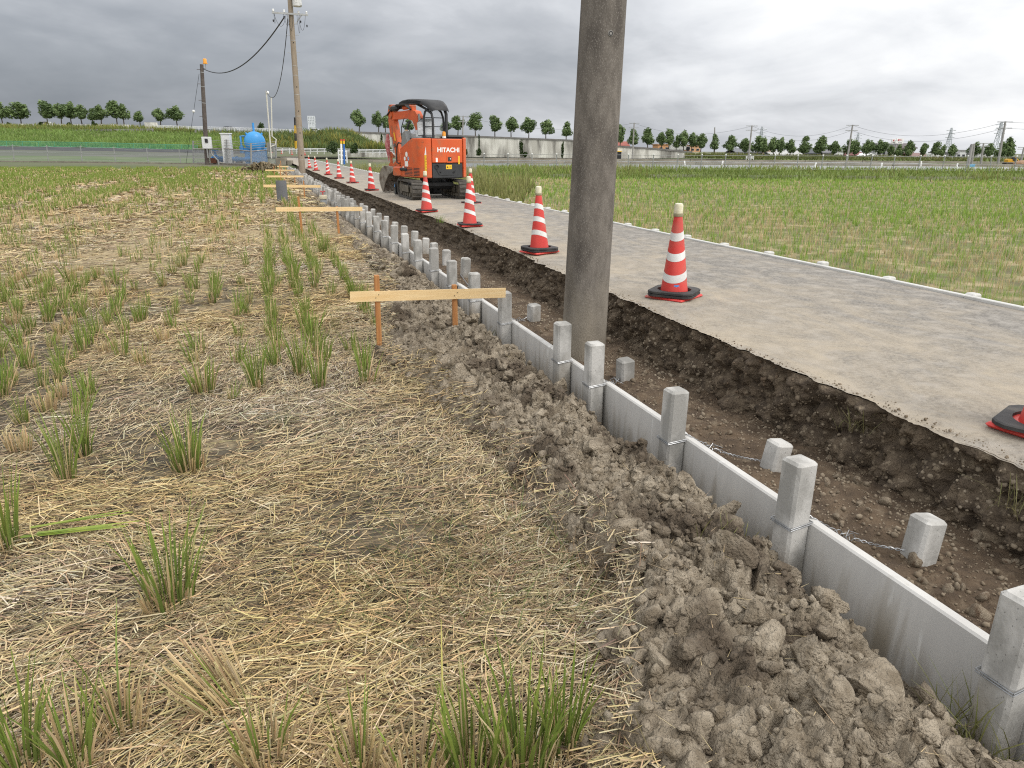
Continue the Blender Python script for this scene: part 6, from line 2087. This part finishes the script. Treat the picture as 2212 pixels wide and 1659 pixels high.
for t in (0, 2.1, 4.2):
    mb.tube([v + Vector((0, 0, 0.78)), v + Vector((0.27 * math.cos(t), 0.27 * math.sin(t), 0.78))], 0.025, 5)
mb.build('hand_wheel', M_blue2, vb)
for px in (463, 517):
    q = at_D(px, 351, 69); mb = MB(); mb.box((0, 0, -0.22), (0.5, 0.5, 0.45), rz=-YAW); s_ = mb.build('saddle', mat('rusty_saddle', (0.12, 0.05, 0.03), rough=0.9), pipe); s_.location = Vector((q[0], q[1], 0.88)) - Vector(pa)
cbm = at_D(495, 354, 68.5)
cz_ = at_D(495, 290, 68.5)[2]
cab = thing('control_cabinet', 'tall pale grey control cabinet behind the compound fence', 'cabinet', (cbm[0], cbm[1], 0.44), -YAW)
M_cab = mat('pale_cabinet_paint', (0.60, 0.61, 0.61), (0.66, 0.67, 0.67), scale=2, rough=0.5)
mb = MB(); mb.box((0, 0, (cz_ - 0.44) / 2), (0.80, 0.55, cz_ - 0.44), bevel=0.02); mb.build('body', M_cab, cab)
mb = MB(); mb.box((0, 0, cz_ - 0.44 + 0.05), (0.92, 0.7, 0.10), bevel=0.02); mb.build('cap', M_cab, cab)
mb = MB(); mb.box((0.0, -0.281, 1.3), (0.68, 0.012, 2.2)); dr_ = mb.build('door', M_cab, cab)
mb = MB(); mb.box((0.26, -0.295, 1.3), (0.04, 0.02, 0.16)); mb.build('handle', M_gal, dr_)

# brown post with beacon and meter box
bb, bt_ = at_D(447.5, 355, 68.0), at_D(435.5, 139, 68.0)
hgt = bt_[2] - bb[2]
M_brown = mat('brown_painted_post', (0.075, 0.06, 0.052), (0.11, 0.092, 0.08), scale=3, rough=0.7)
bp_ = thing('beacon_post', 'brown post with orange beacon and white meter box', 'post', bb)
tv = Vector(bt_) - Vector(bb)
mb = MB(); mb.tube([(0, 0, -0.2), tv * 0.5, tv], [0.21, 0.185, 0.15], 14); mb.build('shaft', M_brown, bp_, smooth=True)
for f in (0.18, 0.33, 0.46, 0.62, 0.78, 0.92):
    mb = MB(); mb.tube([tv * f, tv * (f + 0.006)], 0.20 - f * 0.03, 14); mb.build('band', M_steel, bp_)
    s = 1 if int(f * 100) % 2 else -1
    mb = MB(); mb.tube([tv * (f + 0.03), tv * (f + 0.03) + Vector((0.42 * s, 0, 0))], 0.022, 5); mb.build('step_bolt', M_brown, bp_)
mb = MB(); mb.tube([tv + Vector((0.0, 0, -0.35)), tv + Vector((0.3, 0, -0.30)), tv + Vector((0.3, 0, 0.05))], 0.04, 6); br_ = mb.build('beacon_bracket', M_steel, bp_)
mb = MB(); mb.lathe([(0.20, 0), (0.2, 0.06), (0.15, 0.08), (0.15, 0.38), (0.12, 0.42), (0, 0.43)], 14, tv + Vector((0.3, 0, 0.05))); mb.build('beacon_lens', mat('orange_beacon', (0.78, 0.33, 0.03), rough=0.3), bp_, smooth=True)
mc = Vector(at_D(447, 308.5, 67.7)) - Vector(bb)
mb = MB(); mb.box(mc, (0.80, 0.32, 1.02), rz=-YAW, bevel=0.03); mx = mb.build('meter_box', M_cab, bp_)
mb = MB(); mb.box(mc + Vector((-0.02, -0.2, 0.18)), (0.26, 0.03, 0.34), rz=-YAW); mb.build('meter_window', M_black, mx)
mb = MB(); mb.tube([mc + Vector((0.25, 0, -0.5)), mc + Vector((0.3, 0, -1.0)), mc + Vector((0.75, 0, -1.5)), mc + Vector((0.8, 0, -2.1))], 0.07, 8); mb.build('conduit', M_gal, bp_, smooth=True)
mb = MB(); mb.tube([mc + Vector((-0.05, -0.05, -0.5)), mc + Vector((-0.05, -0.05, -1.3))], 0.06, 8); mb.build('conduit', M_gal, bp_, smooth=True)
# guy wire with a white ball
g0, g1 = at_D(430, 160, 68.0), at_D(402, 352, 70.5)
gy = thing('guy_wire', 'guy wire with a white ball left of the brown post', 'guy wire', g1)
mb = MB(); mb.tube([(0, 0, 0), Vector(g0) - Vector(g1)], 0.016, 5); mb.build('wire', M_black, gy)
V, F = ico(2); mb = MB(); mb.add(V * 0.13, [tuple(f) for f in F]); q = mb.build('ball', M_wht, gy, smooth=True); q.location = (Vector(g0) - Vector(g1)) * ((352 - 237) / (352 - 160.0))
# pale conduit mast
c0, c1 = at_D(585, 327, 67.0), at_D(575, 196, 67.0)
cm = thing('conduit_mast', 'slim pale conduit mast with a looped cable beside the blue tank', 'mast', c0)
tv2 = Vector(c1) - Vector(c0)
M_cream = mat('cream_conduit', (0.55, 0.54, 0.48), rough=0.5)
mb = MB(); mb.tube([(0, 0, -0.6), tv2], 0.06, 8); mb.build('pipe', M_cream, cm, smooth=True)
mb = MB(); mb.tube([tv2 * 0.08 + Vector((0.05, 0, 0)), Vector((0.42, 0, 0.55)), Vector((0.55, 0, 1.0)), Vector((0.22, 0, 1.3)), tv2 * 0.9 + Vector((0.38, 0, 0))], 0.055, 8); mb.build('looped_conduit', M_cream, cm, smooth=True)
V, F = ico(2); mb = MB(); mb.add(V * 0.14, [tuple(f) for f in F]); q = mb.build('insulator', M_wht, cm, smooth=True); q.location = tv2 * 0.97 + Vector((0.1, 0, 0))
gb = at_D(585, 318.5, 67.2); mb = MB(); mb.box((0, 0, 0), (0.62, 0.25, 0.75), rz=-YAW, bevel=0.02); q = mb.build('switch_box', mat('dull_grey_box', (0.22, 0.225, 0.215), rough=0.6), cm); q.location = Vector(gb) - Vector(c0)

# compound fence: posts, chain-link panels, rails, barbed wires
fpts = [(418, 355.5, 304, 71.3), (490, 358.8, 301, 68.0), (543, 361, 309, 64.4), (597, 357, 304, 69.5)]
cf = thing('compound_fence', 'rusty chain link fence with barbed wire round the blue tank', 'fence', at_D(543, 361, 64.4))
o = Vector(cf.location)
M_rust = mat('rusting_fence_steel', (0.24, 0.20, 0.17), (0.36, 0.35, 0.34), scale=2, rough=0.7)
tops = []
for (x, yb, yt, D_) in fpts:
    A, B = Vector(at_D(x, yb, D_)) - o, Vector(at_D(x - 1, yt, D_)) - o
    mb = MB(); mb.tube([A, B], 0.07, 8); mb.build('post', M_gal, cf); tops.append((A, B))
for (a, b) in zip(tops, tops[1:]):
    for f, r_ in ((0.66, 0.045), (0.02, 0.035), (0.78, 0.016), (0.88, 0.016), (0.97, 0.016)):
        p, q = a[0].lerp(a[1], f), b[0].lerp(b[1], f)
        mb = MB(); mb.tube([p, q], r_, 5); mb.build('rail' if r_ > 0.02 else 'barbed_wire', M_rust, cf)
    mb = MB()
    L = (b[0] - a[0]).length; n_ = int(L / 0.16)
    for i in range(-6, n_):
        for s in (0, 1):
            f0, f1 = i / n_, (i + 6) / n_
            z0_, z1_ = 0.03, 0.65
            if s:
                z0_, z1_ = z1_, z0_
            def pt(f, z):
                return a[0].lerp(b[0], f) + (a[1].lerp(b[1], f) - a[0].lerp(b[0], f)) * z
            lo, hi = max(f0, 0), min(f1, 1)
            if hi <= lo:
                continue
            za = z0_ + (z1_ - z0_) * (lo - f0) / (f1 - f0); zb = z0_ + (z1_ - z0_) * (hi - f0) / (f1 - f0)
            mb.tube([pt(lo, za), pt(hi, zb)], 0.011, 3, cap=False)
    mb.build('chain_link', M_gal, cf)
blk = at_D(609, 359, 66)
for dx, w_, h_, lab in ((0, 0.85, 0.62, 'large dark concrete block at the compound corner'), (0.72, 0.4, 0.42, 'small dark concrete block beside the large one')):
    mb = MB(); mb.box((0, 0, h_ / 2), (w_, 0.6, h_), rz=-YAW, bevel=0.03); q = mb.build('concrete_block', M_kd); q.location = (blk[0] + dx, blk[1] - 0.2, 0.36); tag(q, lab, 'concrete block')
hp0 = at_z(570, 364.5, 0.15)
V, F, C = leaf_blob(900, 2.0, 1.2, 0.75, (0.10, 0.085, 0.05), (0.26, 0.21, 0.13), 0.12, 77, taper=True)
q = np_mesh('soil_heap', V, F, M_straw, cols=C); q.location = (0.2, 55.5, 0.12); tag(q, 'low heap of soil and dry weeds behind the far boards', 'heap')

# coloured poles and white hoop gate at the road side
gp = at_D(741, 355, 57)
gt = thing('marker_poles', 'pair of blue and white marker poles with yellow tops at the roadside', 'marker pole', gp)
gh = at_D(741, 301, 57)[2] - gp[2]
for dx, mm in ((-0.10, M_wht), (0.10, mat('pole_blue', (0.03, 0.13, 0.42), rough=0.5))):
    mb = MB(); mb.tube([(dx, 0, 0), (dx + 0.06, 0, gh * 0.82)], 0.075, 10); p_ = mb.build('pole', mm, gt, smooth=True)
    mb = MB(); mb.tube([(dx + 0.06, 0, gh * 0.82), (dx + 0.07, 0, gh * 0.94)], 0.076, 10); mb.build('yellow_band', M_yel, p_)
    mb = MB(); mb.tube([(dx + 0.07, 0, gh * 0.94), (dx + 0.075, 0, gh)], 0.077, 10); mb.build('red_cap', M_red, p_)
wg = thing('white_hoop_gate', 'short white hoop railing behind the marker poles', 'railing', at_D(741, 352, 58))
h0 = at_D(741, 325, 58)[2] - wg.location.z
for dx in (-0.30, 0.31):
    mb = MB(); mb.tube([(dx, 0, 0), (dx, 0, h0)], 0.055, 8); mb.build('post', M_rail, wg, smooth=True)
for f in (0.25, 0.6, 0.95):
    mb = MB(); mb.tube([(-0.30, 0, h0 * f + 0.05), (0.31, 0, h0 * f - 0.05)], 0.045, 8); mb.build('rail', M_rail, wg, smooth=True)

# ---- cables from the far pole
pb0 = Vector(fb) * 0 + Vector((fb[0] + fl * zc, FPY - 0.2, zc))
cable('service_cable', [pb0 + Vector((-0.35, 0, -0.15)), Vector(bb) + tv + Vector((0.1, 0, -0.35))], 0.035, M_black, 'thick service cable from the far pole to the brown post', sag=1.3)
cable('service_cable', [pb0 + Vector((-0.2, 0, -0.25)), Vector(c0) + tv2], 0.022, M_black, 'thin service cable from the far pole to the pale mast', sag=1.9)

# ---- utility poles, pylons and wires far right
def far_pole(label, xt, yt, xb, yb, D, arms=True, m=None, r=0.16):
    B, T = Vector(at_D(xb, yb, D)), Vector(at_D(xt, yt, D))
    t = thing('utility_pole', label, 'utility pole', B, 0, 'utility poles on the far right')
    d = T - B
    mb = MB(); mb.tube([(0, 0, -0.3), d], [r, r * 0.7], 8); mb.build('shaft', m or M_pole2b, t, smooth=True)
    if arms:
        for f in (0.985, 0.85):
            mb = MB(); mb.box(d * f, (1.9, 0.1, 0.1), rz=-YAW); mb.build('crossarm', M_steel, t)
    return B, d


M_pole2b = mat('weathered_pole', (0.26, 0.25, 0.235), (0.33, 0.32, 0.30), scale=2, rough=0.85)
fpl = [('light pole against the approach wall right of the thick pole', 1370, 265, 1366, 339, 140), ('dark pole sticking up behind the far trees', 1544, 275, 1543, 332, 152), ('pole behind the short white railing', 1624.5, 271, 1617, 339, 127), ('tall pole left of the shop signs', 1842, 269.5, 1829, 350.5, 118),
       ('tallest pole near the yellow excavator', 2172, 262, 2155, 359, 94), ('short slanted pole left of the yellow excavator', 2100, 311, 2088, 371, 66), ('thin pole beside the blue board', 2105, 310, 2099, 354, 104), ('pole in front of the last but three tree', 2125, 309, 2119, 354, 110), ('pole behind the excavator canopy right side', 1000.5, 250, 998, 334, 139), ('pole at the right edge of the photo', 2212, 318, 2206, 346, 120)]
FP = [far_pole(*a, arms=a[1] not in (2100, 2105, 1544)) for a in fpl]
order_ = [8, 0, 2, 3, 4]
for f, nm in ((0.985, 'upper'), (0.85, 'lower')):
    for a, b in zip(order_, order_[1:]):
        if f < 0.9 and a in (8, 0):
            continue
        A, B = FP[a][0] + FP[a][1] * f, FP[b][0] + FP[b][1] * f
        cable('power_line', [A, B], 0.015, M_black, '%s power line to the %s' % (nm, fpl[b][0]), sag=1.6)
    A = FP[4][0] + FP[4][1] * f
    cable('power_line', [A, A + Vector((30, -14, 0.6))], 0.015, M_black, '%s power line leaving the photo at the right' % nm, sag=0.6)
M_pyl = mat('hazed_pylon_steel', (0.50, 0.53, 0.56), rough=0.6)  # distance haze put into the colour: pylons paler and bluer than bare steel


def pylon(label, x, yt, yb, D):
    B, T = Vector(at_D(x, yb, D)), Vector(at_D(x, yt, D))
    H = T.z - B.z; w = H * 0.10; r = D * 0.00042
    t = thing('pylon', label, 'pylon', B, -YAW, 'lattice pylons on the horizon')
    lv = [0, 0.25, 0.45, 0.6, 0.72, 0.82, 0.91, 1.0]
    wd = lambda f: w * (1 - f) * 0.9 + w * 0.13
    for sx in (-1, 1):
        for sy in (-1, 1):
            mb = MB(); mb.tube([(sx * wd(f), sy * wd(f), H * f) for f in lv], r * 1.3, 4); mb.build('leg', M_pyl, t)
    for sy in (-1, 1):
        mb = MB()
        for a, b in zip(lv, lv[1:]):
            mb.tube([(-wd(a), sy * wd(a), H * a), (wd(b), sy * wd(b), H * b)], r, 3, cap=False); mb.tube([(wd(a), sy * wd(a), H * a), (-wd(b), sy * wd(b), H * b)], r, 3, cap=False)
        mb.build('bracing', M_pyl, t)
    for f in (0.70, 0.81, 0.92):
        mb = MB(); L = w * 1.5
        mb.tube([(-L, 0, H * f), (0, 0, H * (f + 0.02)), (L, 0, H * f)], r * 1.2, 4); mb.build('crossarm', M_pyl, t)
    return t


pylon('small pylon behind the pole by the white railing', 1639, 273, 345, 420)
pylon('faint pylon right of the tall pole and left of the signs', 1846, 287, 345, 520)
pylon('pylon between the shop signs and the yellow excavator', 2043, 276, 345, 420)
pylon('largest pylon, left of the tallest pole near the yellow excavator', 2147, 263, 346, 380)
tw = at_D(674.5, 280, 300)
tt = thing('white_tower', 'pale perforated tower beyond the overpass beside the far pole', 'tower', tw, -YAW)
Ht = at_D(674.5, 251, 300)[2] - tw[2]; Wt = 2.5
M_tow = mat('pale_tower', (0.62, 0.65, 0.68), rough=0.6)
for i in range(5):
    mb = MB(); mb.box((-Wt / 2 + Wt * i / 4, 0, Ht / 2), (0.30, 1.2, Ht)); mb.build('column', M_tow, tt)
for f in (0.02, 0.2, 0.36, 0.5, 0.62, 0.74, 0.86, 0.98):
    mb = MB(); mb.box((0, 0, Ht * f), (Wt + 0.3, 1.1, 0.38 if f > 0.3 else 1.4)); mb.build('floor_beam', M_tow, tt)

# ---- houses and sheds beyond the far trees
M_win = mat('dark_window_glass', (0.03, 0.035, 0.045), rough=0.15)


def house(label, x0, x1, yt, yb, D, wall, roof, kind='gable', rf=0.35, wins=3, depth=7.0, name='house'):
    A, B = Vector(at_D(x0, yb, D)), Vector(at_D(x1, yb, D))
    H = at_D(x0, yt, D)[2] - A.z
    L = (B - A).length
    t = thing(name, label, 'house' if name == 'house' else name.replace('_', ' '), (A + B) / 2, -YAW)
    mw = mat('wall_paint', wall, tuple(c * 0.88 for c in wall), scale=0.5, rough=0.85); mr = mat('roofing', roof, tuple(c * 1.25 for c in roof), scale=1.5, rough=0.7)
    hw = H * (1 - rf) if kind != 'flat' else H * 0.95
    mb = MB(); mb.box((0, depth / 2, hw / 2 - 0.5), (L, depth, hw + 1.0)); mb.build('wall', mw, t)
    mb = MB()
    if kind == 'gable':      # ridge along the facade
        mb.prism([(-0.5, hw - 0.05), (depth / 2, H), (depth + 0.5, hw - 0.05), (depth + 0.5, hw + 0.15), (depth / 2, H + 0.2), (-0.5, hw + 0.15)], -L / 2 - 0.4, L / 2 + 0.4, 'x')
    elif kind == 'front':    # gable end towards us
        mb.prism([(-L / 2 - 0.3, hw), (0, H), (L / 2 + 0.3, hw), (L / 2 + 0.3, hw + 0.2), (0, H + 0.2), (-L / 2 - 0.3, hw + 0.2)], -0.4, depth, 'y')
        g_2 = MB(); g_2.prism([(-L / 2, hw), (L / 2, hw), (0, H)], 0.02, 0.3, 'y'); g_2.build('gable', mw, t)
    else:
        mb.box((0, depth / 2, H), (L + 0.3, depth + 0.3, 0.25))
    mb.build('roof', mr, t)
    rows2 = 2 if hw > 4.2 else 1
    for r in range(rows2):
        for i in range(wins):
            x = -L / 2 + L * (i + 0.5) / wins; z = hw * (0.45 if rows2 == 1 else (0.24 + 0.48 * r))
            mb = MB(); mb.box((x, -0.02, z), (min(1.7, L / wins * 0.55), 0.06, min(1.2, hw * 0.3))); w_ = mb.build('window', mat_frame, t)
            mb = MB(); mb.box((x, -0.06, z), (min(1.5, L / wins * 0.48), 0.05, min(1.0, hw * 0.25))); mb.build('pane', M_win, w_)
    return t


mat_frame = mat('window_frame', (0.5, 0.5, 0.5), rough=0.5)
W_, C_, G_, T_ = (0.62, 0.62, 0.60), (0.55, 0.47, 0.36), (0.36, 0.37, 0.38), (0.36, 0.28, 0.21)
hs = [('red roofed house behind the approach wall next to the thick pole', 1333, 1356, 307, 322, 175, C_, (0.25, 0.07, 0.05), 'gable', 0.6, 2), ('orange building left of the white truck', 1421, 1447, 312, 326, 175, (0.62, 0.33, 0.16), (0.35, 0.2, 0.12), 'flat', 0, 2), ('orange building right of the white truck', 1490, 1512, 314, 330, 175, (0.62, 0.36, 0.2), (0.3, 0.2, 0.15), 'flat', 0, 2),
      ('grey house left of the pole by the white railing', 1590, 1618, 322, 340, 165, G_, (0.13, 0.135, 0.145), 'gable', 0.45, 3), ('white house behind the pole by the white railing', 1620, 1645, 322, 340, 166, W_, (0.15, 0.15, 0.16), 'gable', 0.45, 3), ('tan building behind the far trees', 1647, 1664, 320, 340, 165, T_, (0.2, 0.16, 0.13), 'flat', 0, 1),
      ('long pale shed with low gable roof', 1665, 1730, 327, 342, 163, (0.42, 0.42, 0.40), (0.38, 0.38, 0.37), 'gable', 0.55, 4), ('dark roofed house right of the long pale shed', 1738, 1776, 322, 342, 166, G_, (0.07, 0.075, 0.085), 'gable', 0.5, 3), ('grey house with white wall between trees', 1777, 1801, 323, 343, 165, (0.5, 0.48, 0.45), (0.14, 0.14, 0.15), 'gable', 0.4, 2),
      ('bright white house left of the tall pole', 1802, 1820, 326, 343, 164, (0.75, 0.75, 0.74), (0.5, 0.5, 0.5), 'flat', 0, 2), ('maroon roofed shed right of the tall pole', 1826, 1864, 328, 343, 166, (0.26, 0.13, 0.12), (0.16, 0.06, 0.06), 'gable', 0.5, 3), ('white lean-to shed right of the maroon shed', 1868, 1890, 333, 342, 162, (0.7, 0.7, 0.68), (0.7, 0.7, 0.69), 'front', 0.6, 1),
      ('large grey white factory under the shop signs', 1890, 1935, 310, 344, 172, (0.52, 0.52, 0.53), (0.4, 0.4, 0.41), 'flat', 0, 4), ('cream shop building with dark roof under the signs', 1932, 1972, 311, 344, 170, (0.66, 0.63, 0.53), (0.10, 0.085, 0.085), 'gable', 0.28, 4), ('low maroon roofed house right of the shop', 1973, 2003, 332, 345, 165, (0.3, 0.24, 0.22), (0.19, 0.12, 0.11), 'gable', 0.6, 3),
      ('grey house right of the parked white truck', 2046, 2064, 325, 344, 165, (0.42, 0.43, 0.44), (0.25, 0.25, 0.26), 'gable', 0.3, 2), ('white two storey house with balcony', 2064, 2085, 325, 344, 165, (0.66, 0.67, 0.67), (0.2, 0.2, 0.2), 'flat', 0, 2), ('pale cluster house left of the yellow excavator', 2110, 2142, 324, 346, 172, (0.6, 0.6, 0.6), (0.3, 0.3, 0.32), 'front', 0.4, 2)]
for (lab, x0, x1, yt, yb, D_, wc, rc, kd, rf_, wn_) in hs:
    house(lab, x0, x1, yt, yb, D_, wc, rc, kd, rf_, wn_)
# shop sign boards: white with red and black lettering
M_sred, M_sblk = mat('sign_red', (0.55, 0.03, 0.05), rough=0.5), mat('sign_black', (0.08, 0.08, 0.09), rough=0.5)


def sign(label, x0, x1, y0, y1, D, red, blk, big):
    A, B = Vector(at_D(x0, y1, D)), Vector(at_D(x1, y1, D))
    L = (B - A).length; H = at_D(x0, y0, D)[2] - A.z
    t = thing('shop_sign', label, 'sign', (A + B) / 2, -YAW)
    mb = MB(); mb.box((0, 0, H / 2), (L, 0.3, H)); mb.build('board', M_wht, t)
    for dx in (-0.35, 0.35):
        mb = MB(); mb.box((dx * L, 0.1, -0.6), (0.15, 0.15, 1.2)); mb.build('leg', M_steel, t)
    text_mesh(red, H * 0.42, M_sred, 'red_lettering', t, (-L * 0.05, -0.17, H * 0.66), (rad(90), 0, 0), 0.005, H * 0.012)
    text_mesh(blk, H * 0.26, M_sblk, 'black_lettering', t, (0, -0.17, H * 0.22), (rad(90), 0, 0), 0.005, H * 0.006)


sign('white rooftop shop sign with red and black lettering', 1934.5, 1950.5, 299, 310, 168, '赤ら', 'すしぶ', True)
sign('pale shop sign half behind the brighter one', 1925, 1934, 300.5, 310, 169, '麺', '味処', False)

# ---- vehicles far off
M_tyre = mat('tyre', (0.02, 0.02, 0.02), rough=0.8)


def box_truck(label, x0, x1, yt, yb, D, cab_right=True):
    A, B = Vector(at_D(x0, yb, D)), Vector(at_D(x1, yb, D))
    L = (B - A).length; H = at_D(x0, yt, D)[2] - A.z
    t = thing('box_truck', label, 'truck', (A + B) / 2, -YAW)
    s = 1 if cab_right else -1
    mb = MB(); mb.box((-s * L * 0.10, 1.0, H * 0.58), (L * 0.78, 2.1, H * 0.82), bevel=0.05); mb.build('cargo_box', M_wht, t)
    mb = MB(); mb.prism([(s * L * 0.31, H * 0.14), (s * L * 0.5, H * 0.14), (s * L * 0.5, H * 0.42), (s * L * 0.46, H * 0.72), (s * L * 0.31, H * 0.74)], 0.05, 1.95, 'y'); c_ = mb.build('cab', M_wht, t)
    mb = MB(); mb.prism([(s * L * 0.36, H * 0.44), (s * L * 0.485, H * 0.44), (s * L * 0.45, H * 0.68), (s * L * 0.36, H * 0.68)], 0.02, 0.06, 'y'); mb.build('side_window', M_win, c_)
    mb = MB(); mb.box((0, 1.0, H * 0.15), (L * 0.95, 1.2, H * 0.06)); mb.build('chassis', M_blk, t)
    for f in (-0.30, 0.38):
        mb = MB(); mb.lathe([(0.2, -0.13), (0.42, -0.12), (0.42, 0.12), (0.2, 0.13)], 16, (s * L * f, 0.15, 0.42), Matrix.Rotation(rad(90), 3, 'X')); mb.build('wheel', M_tyre, t, smooth=True)


box_truck('white box truck driving on the raised road behind the wall', 1447, 1491, 312.5, 326, 153)
box_truck('white box truck parked beyond the trees beside the grey house', 2010, 2046, 331.5, 344, 158)


def car(label, x0, x1, yt, yb, D, paint, van=False, name='car'):
    A, B = Vector(at_D(x0, yb, D)), Vector(at_D(x1, yb, D))
    L = (B - A).length; H = at_D(x0, yt, D)[2] - A.z
    t = thing(name, label, name, (A + B) / 2, -YAW)
    mp = mat('car_paint', paint, rough=0.3, coat=0.4)
    pr = [(-0.5, 0.16), (0.5, 0.16), (0.5, 0.5), (0.46, 0.56), (0.34, 0.6), (0.22, 0.97), (-0.40, 1.0), (-0.48, 0.62)] if van else [(-0.5, 0.16), (0.5, 0.16), (0.5, 0.48), (0.30, 0.58), (0.14, 0.97), (-0.20, 1.0), (-0.36, 0.62), (-0.5, 0.55)]
    mb = MB(); mb.prism([(x * L, z * H) for x, z in pr], 0.0, 1.6, 'y'); bd = mb.build('body', mp, t)
    wp_ = [(-0.42, 0.63), (0.30, 0.63), (0.19, 0.92), (-0.38, 0.92)] if van else [(-0.30, 0.62), (0.26, 0.62), (0.12, 0.92), (-0.18, 0.93)]
    mb = MB(); mb.prism([(x * L, z * H) for x, z in wp_], -0.02, 0.03, 'y'); mb.build('side_window', M_win, bd)
    for f in (-0.3, 0.31):
        mb = MB(); mb.lathe([(0.15, -0.1), (0.3, -0.09), (0.3, 0.09), (0.15, 0.1)], 16, (L * f, 0.06, 0.3), Matrix.Rotation(rad(90), 3, 'X')); mb.build('wheel', M_tyre, t, smooth=True)


car('dark car driving behind the white overpass railing', 481, 504, 273, 281, 135, (0.03, 0.03, 0.035))
car('white van behind the railing right of the far pole', 668, 694, 278, 287.5, 135, (0.7, 0.71, 0.72), True, 'van')
car('white van on the raised road below the third left tree', 87, 104, 262, 270, 143, (0.72, 0.73, 0.74), True, 'van')

# yellow excavator working at the far right
yb_ = at_D(2186, 355.5, 96)
ye = thing('yellow_excavator', 'yellow excavator working at the far right edge of the land', 'excavator', yb_, -YAW)
M_ylw = mat('machine_yellow', (0.68, 0.36, 0.02), (0.6, 0.33, 0.04), scale=2, rough=0.45)
u = np.linalg.norm(at_D(2203, 350, 96) - at_D(2171, 350, 96)) / 4.2
S = lambda pts: [(x * u, z * u) for x, z in pts]
for y in (0.0, 1.5):
    mb = MB(); mb.prism(S([(-1.6, 0.1), (-1.45, 0.0), (1.0, 0.0), (1.2, 0.15), (1.2, 0.4), (1.0, 0.52), (-1.4, 0.52), (-1.6, 0.4)]), y * u, (y + 0.45) * u, 'y'); mb.build('track', M_trk, ye)
mb = MB(); mb.prism(S([(-1.25, 0.65), (0.45, 0.65), (0.45, 0.85), (0.1, 1.25), (-0.3, 1.5), (-1.0, 1.55), (-1.25, 1.35)]), 0.1 * u, 1.8 * u, 'y'); mb.build('house', M_ylw, ye)
mb = MB(); mb.prism(S([(0.0, 0.9), (0.75, 0.9), (0.75, 1.6), (0.6, 2.05), (0.0, 2.05)]), 0.1 * u, 0.9 * u, 'y'); cbb = mb.build('cab', M_blk, ye)
mb = MB(); mb.prism(S([(0.08, 1.2), (0.68, 1.2), (0.56, 1.95), (0.08, 1.95)]), 0.06 * u, 0.1 * u, 'y'); mb.build('side_window', M_win, cbb)
mb = MB(); mb.prism(S([(0.5, 0.9), (0.75, 0.9), (1.05, 1.75), (1.35, 1.75), (2.25, 1.0), (2.35, 1.15), (1.45, 2.05), (1.0, 2.0)]), 0.95 * u, 1.2 * u, 'y'); mb.build('boom', M_ylw, ye)
mb = MB(); mb.prism(S([(2.1, 1.25), (2.35, 1.2), (2.75, 0.35), (2.6, 0.3)]), 0.97 * u, 1.17 * u, 'y'); mb.build('arm', M_ylw, ye)
mb = MB(); mb.prism(S([(2.55, 0.4), (2.85, 0.4), (2.95, 0.15), (2.75, 0.0), (2.5, 0.05)]), 0.8 * u, 1.35 * u, 'y'); mb.build('bucket', M_bkt, ye)
hd = at_D(2207, 354, 95)
mb = MB(); V, F = ico(2); mb.add([Vector((v[0] * 1.2, v[1] * 0.8, max(v[2], -0.2) * 0.45)) for v in V], [tuple(f) for f in F]); q = mb.build('dirt_pile', mat('orange_dirt', (0.30, 0.19, 0.12), rough=0.95)); q.location = hd; tag(q, 'small heap of orange earth by the yellow excavator', 'heap')
# small roadside bits
sb_ = at_D(2098, 357.5, 78); mb = MB(); mb.box((0, 0, 0.0), (0.8, 0.06, 0.3), rz=-YAW); q = mb.build('blue_board', mat('board_blue', (0.12, 0.35, 0.55), rough=0.5)); q.location = sb_; tag(q, 'small blue board low on the slanted pole', 'board')
for k, (x, y, D_) in enumerate(((1990, 353, 86), (1905, 357, 70), (1760, 356, 72), (1480, 352, 82), (1560, 352, 80), (2067, 358, 74))):
    mb = MB(); mb.box((0, 0, 0.25), (0.16, 0.10, 0.55), bevel=0.02); q = mb.build('marker_stake', M_wht); q.location = at_D(x, y, D_) - np.array([0, 0, 0.3]); q.rotation_euler = (0, random.uniform(-0.3, 0.3), 0)
    tag(q, 'white marker stake, %s of the six beyond the right fence from the left' % ORD[[5, 3, 2, 0, 1, 4].index(k) if False else (4, 3, 2, 0, 1, 5)[k]], 'stake', 'white marker stakes among the paddies')
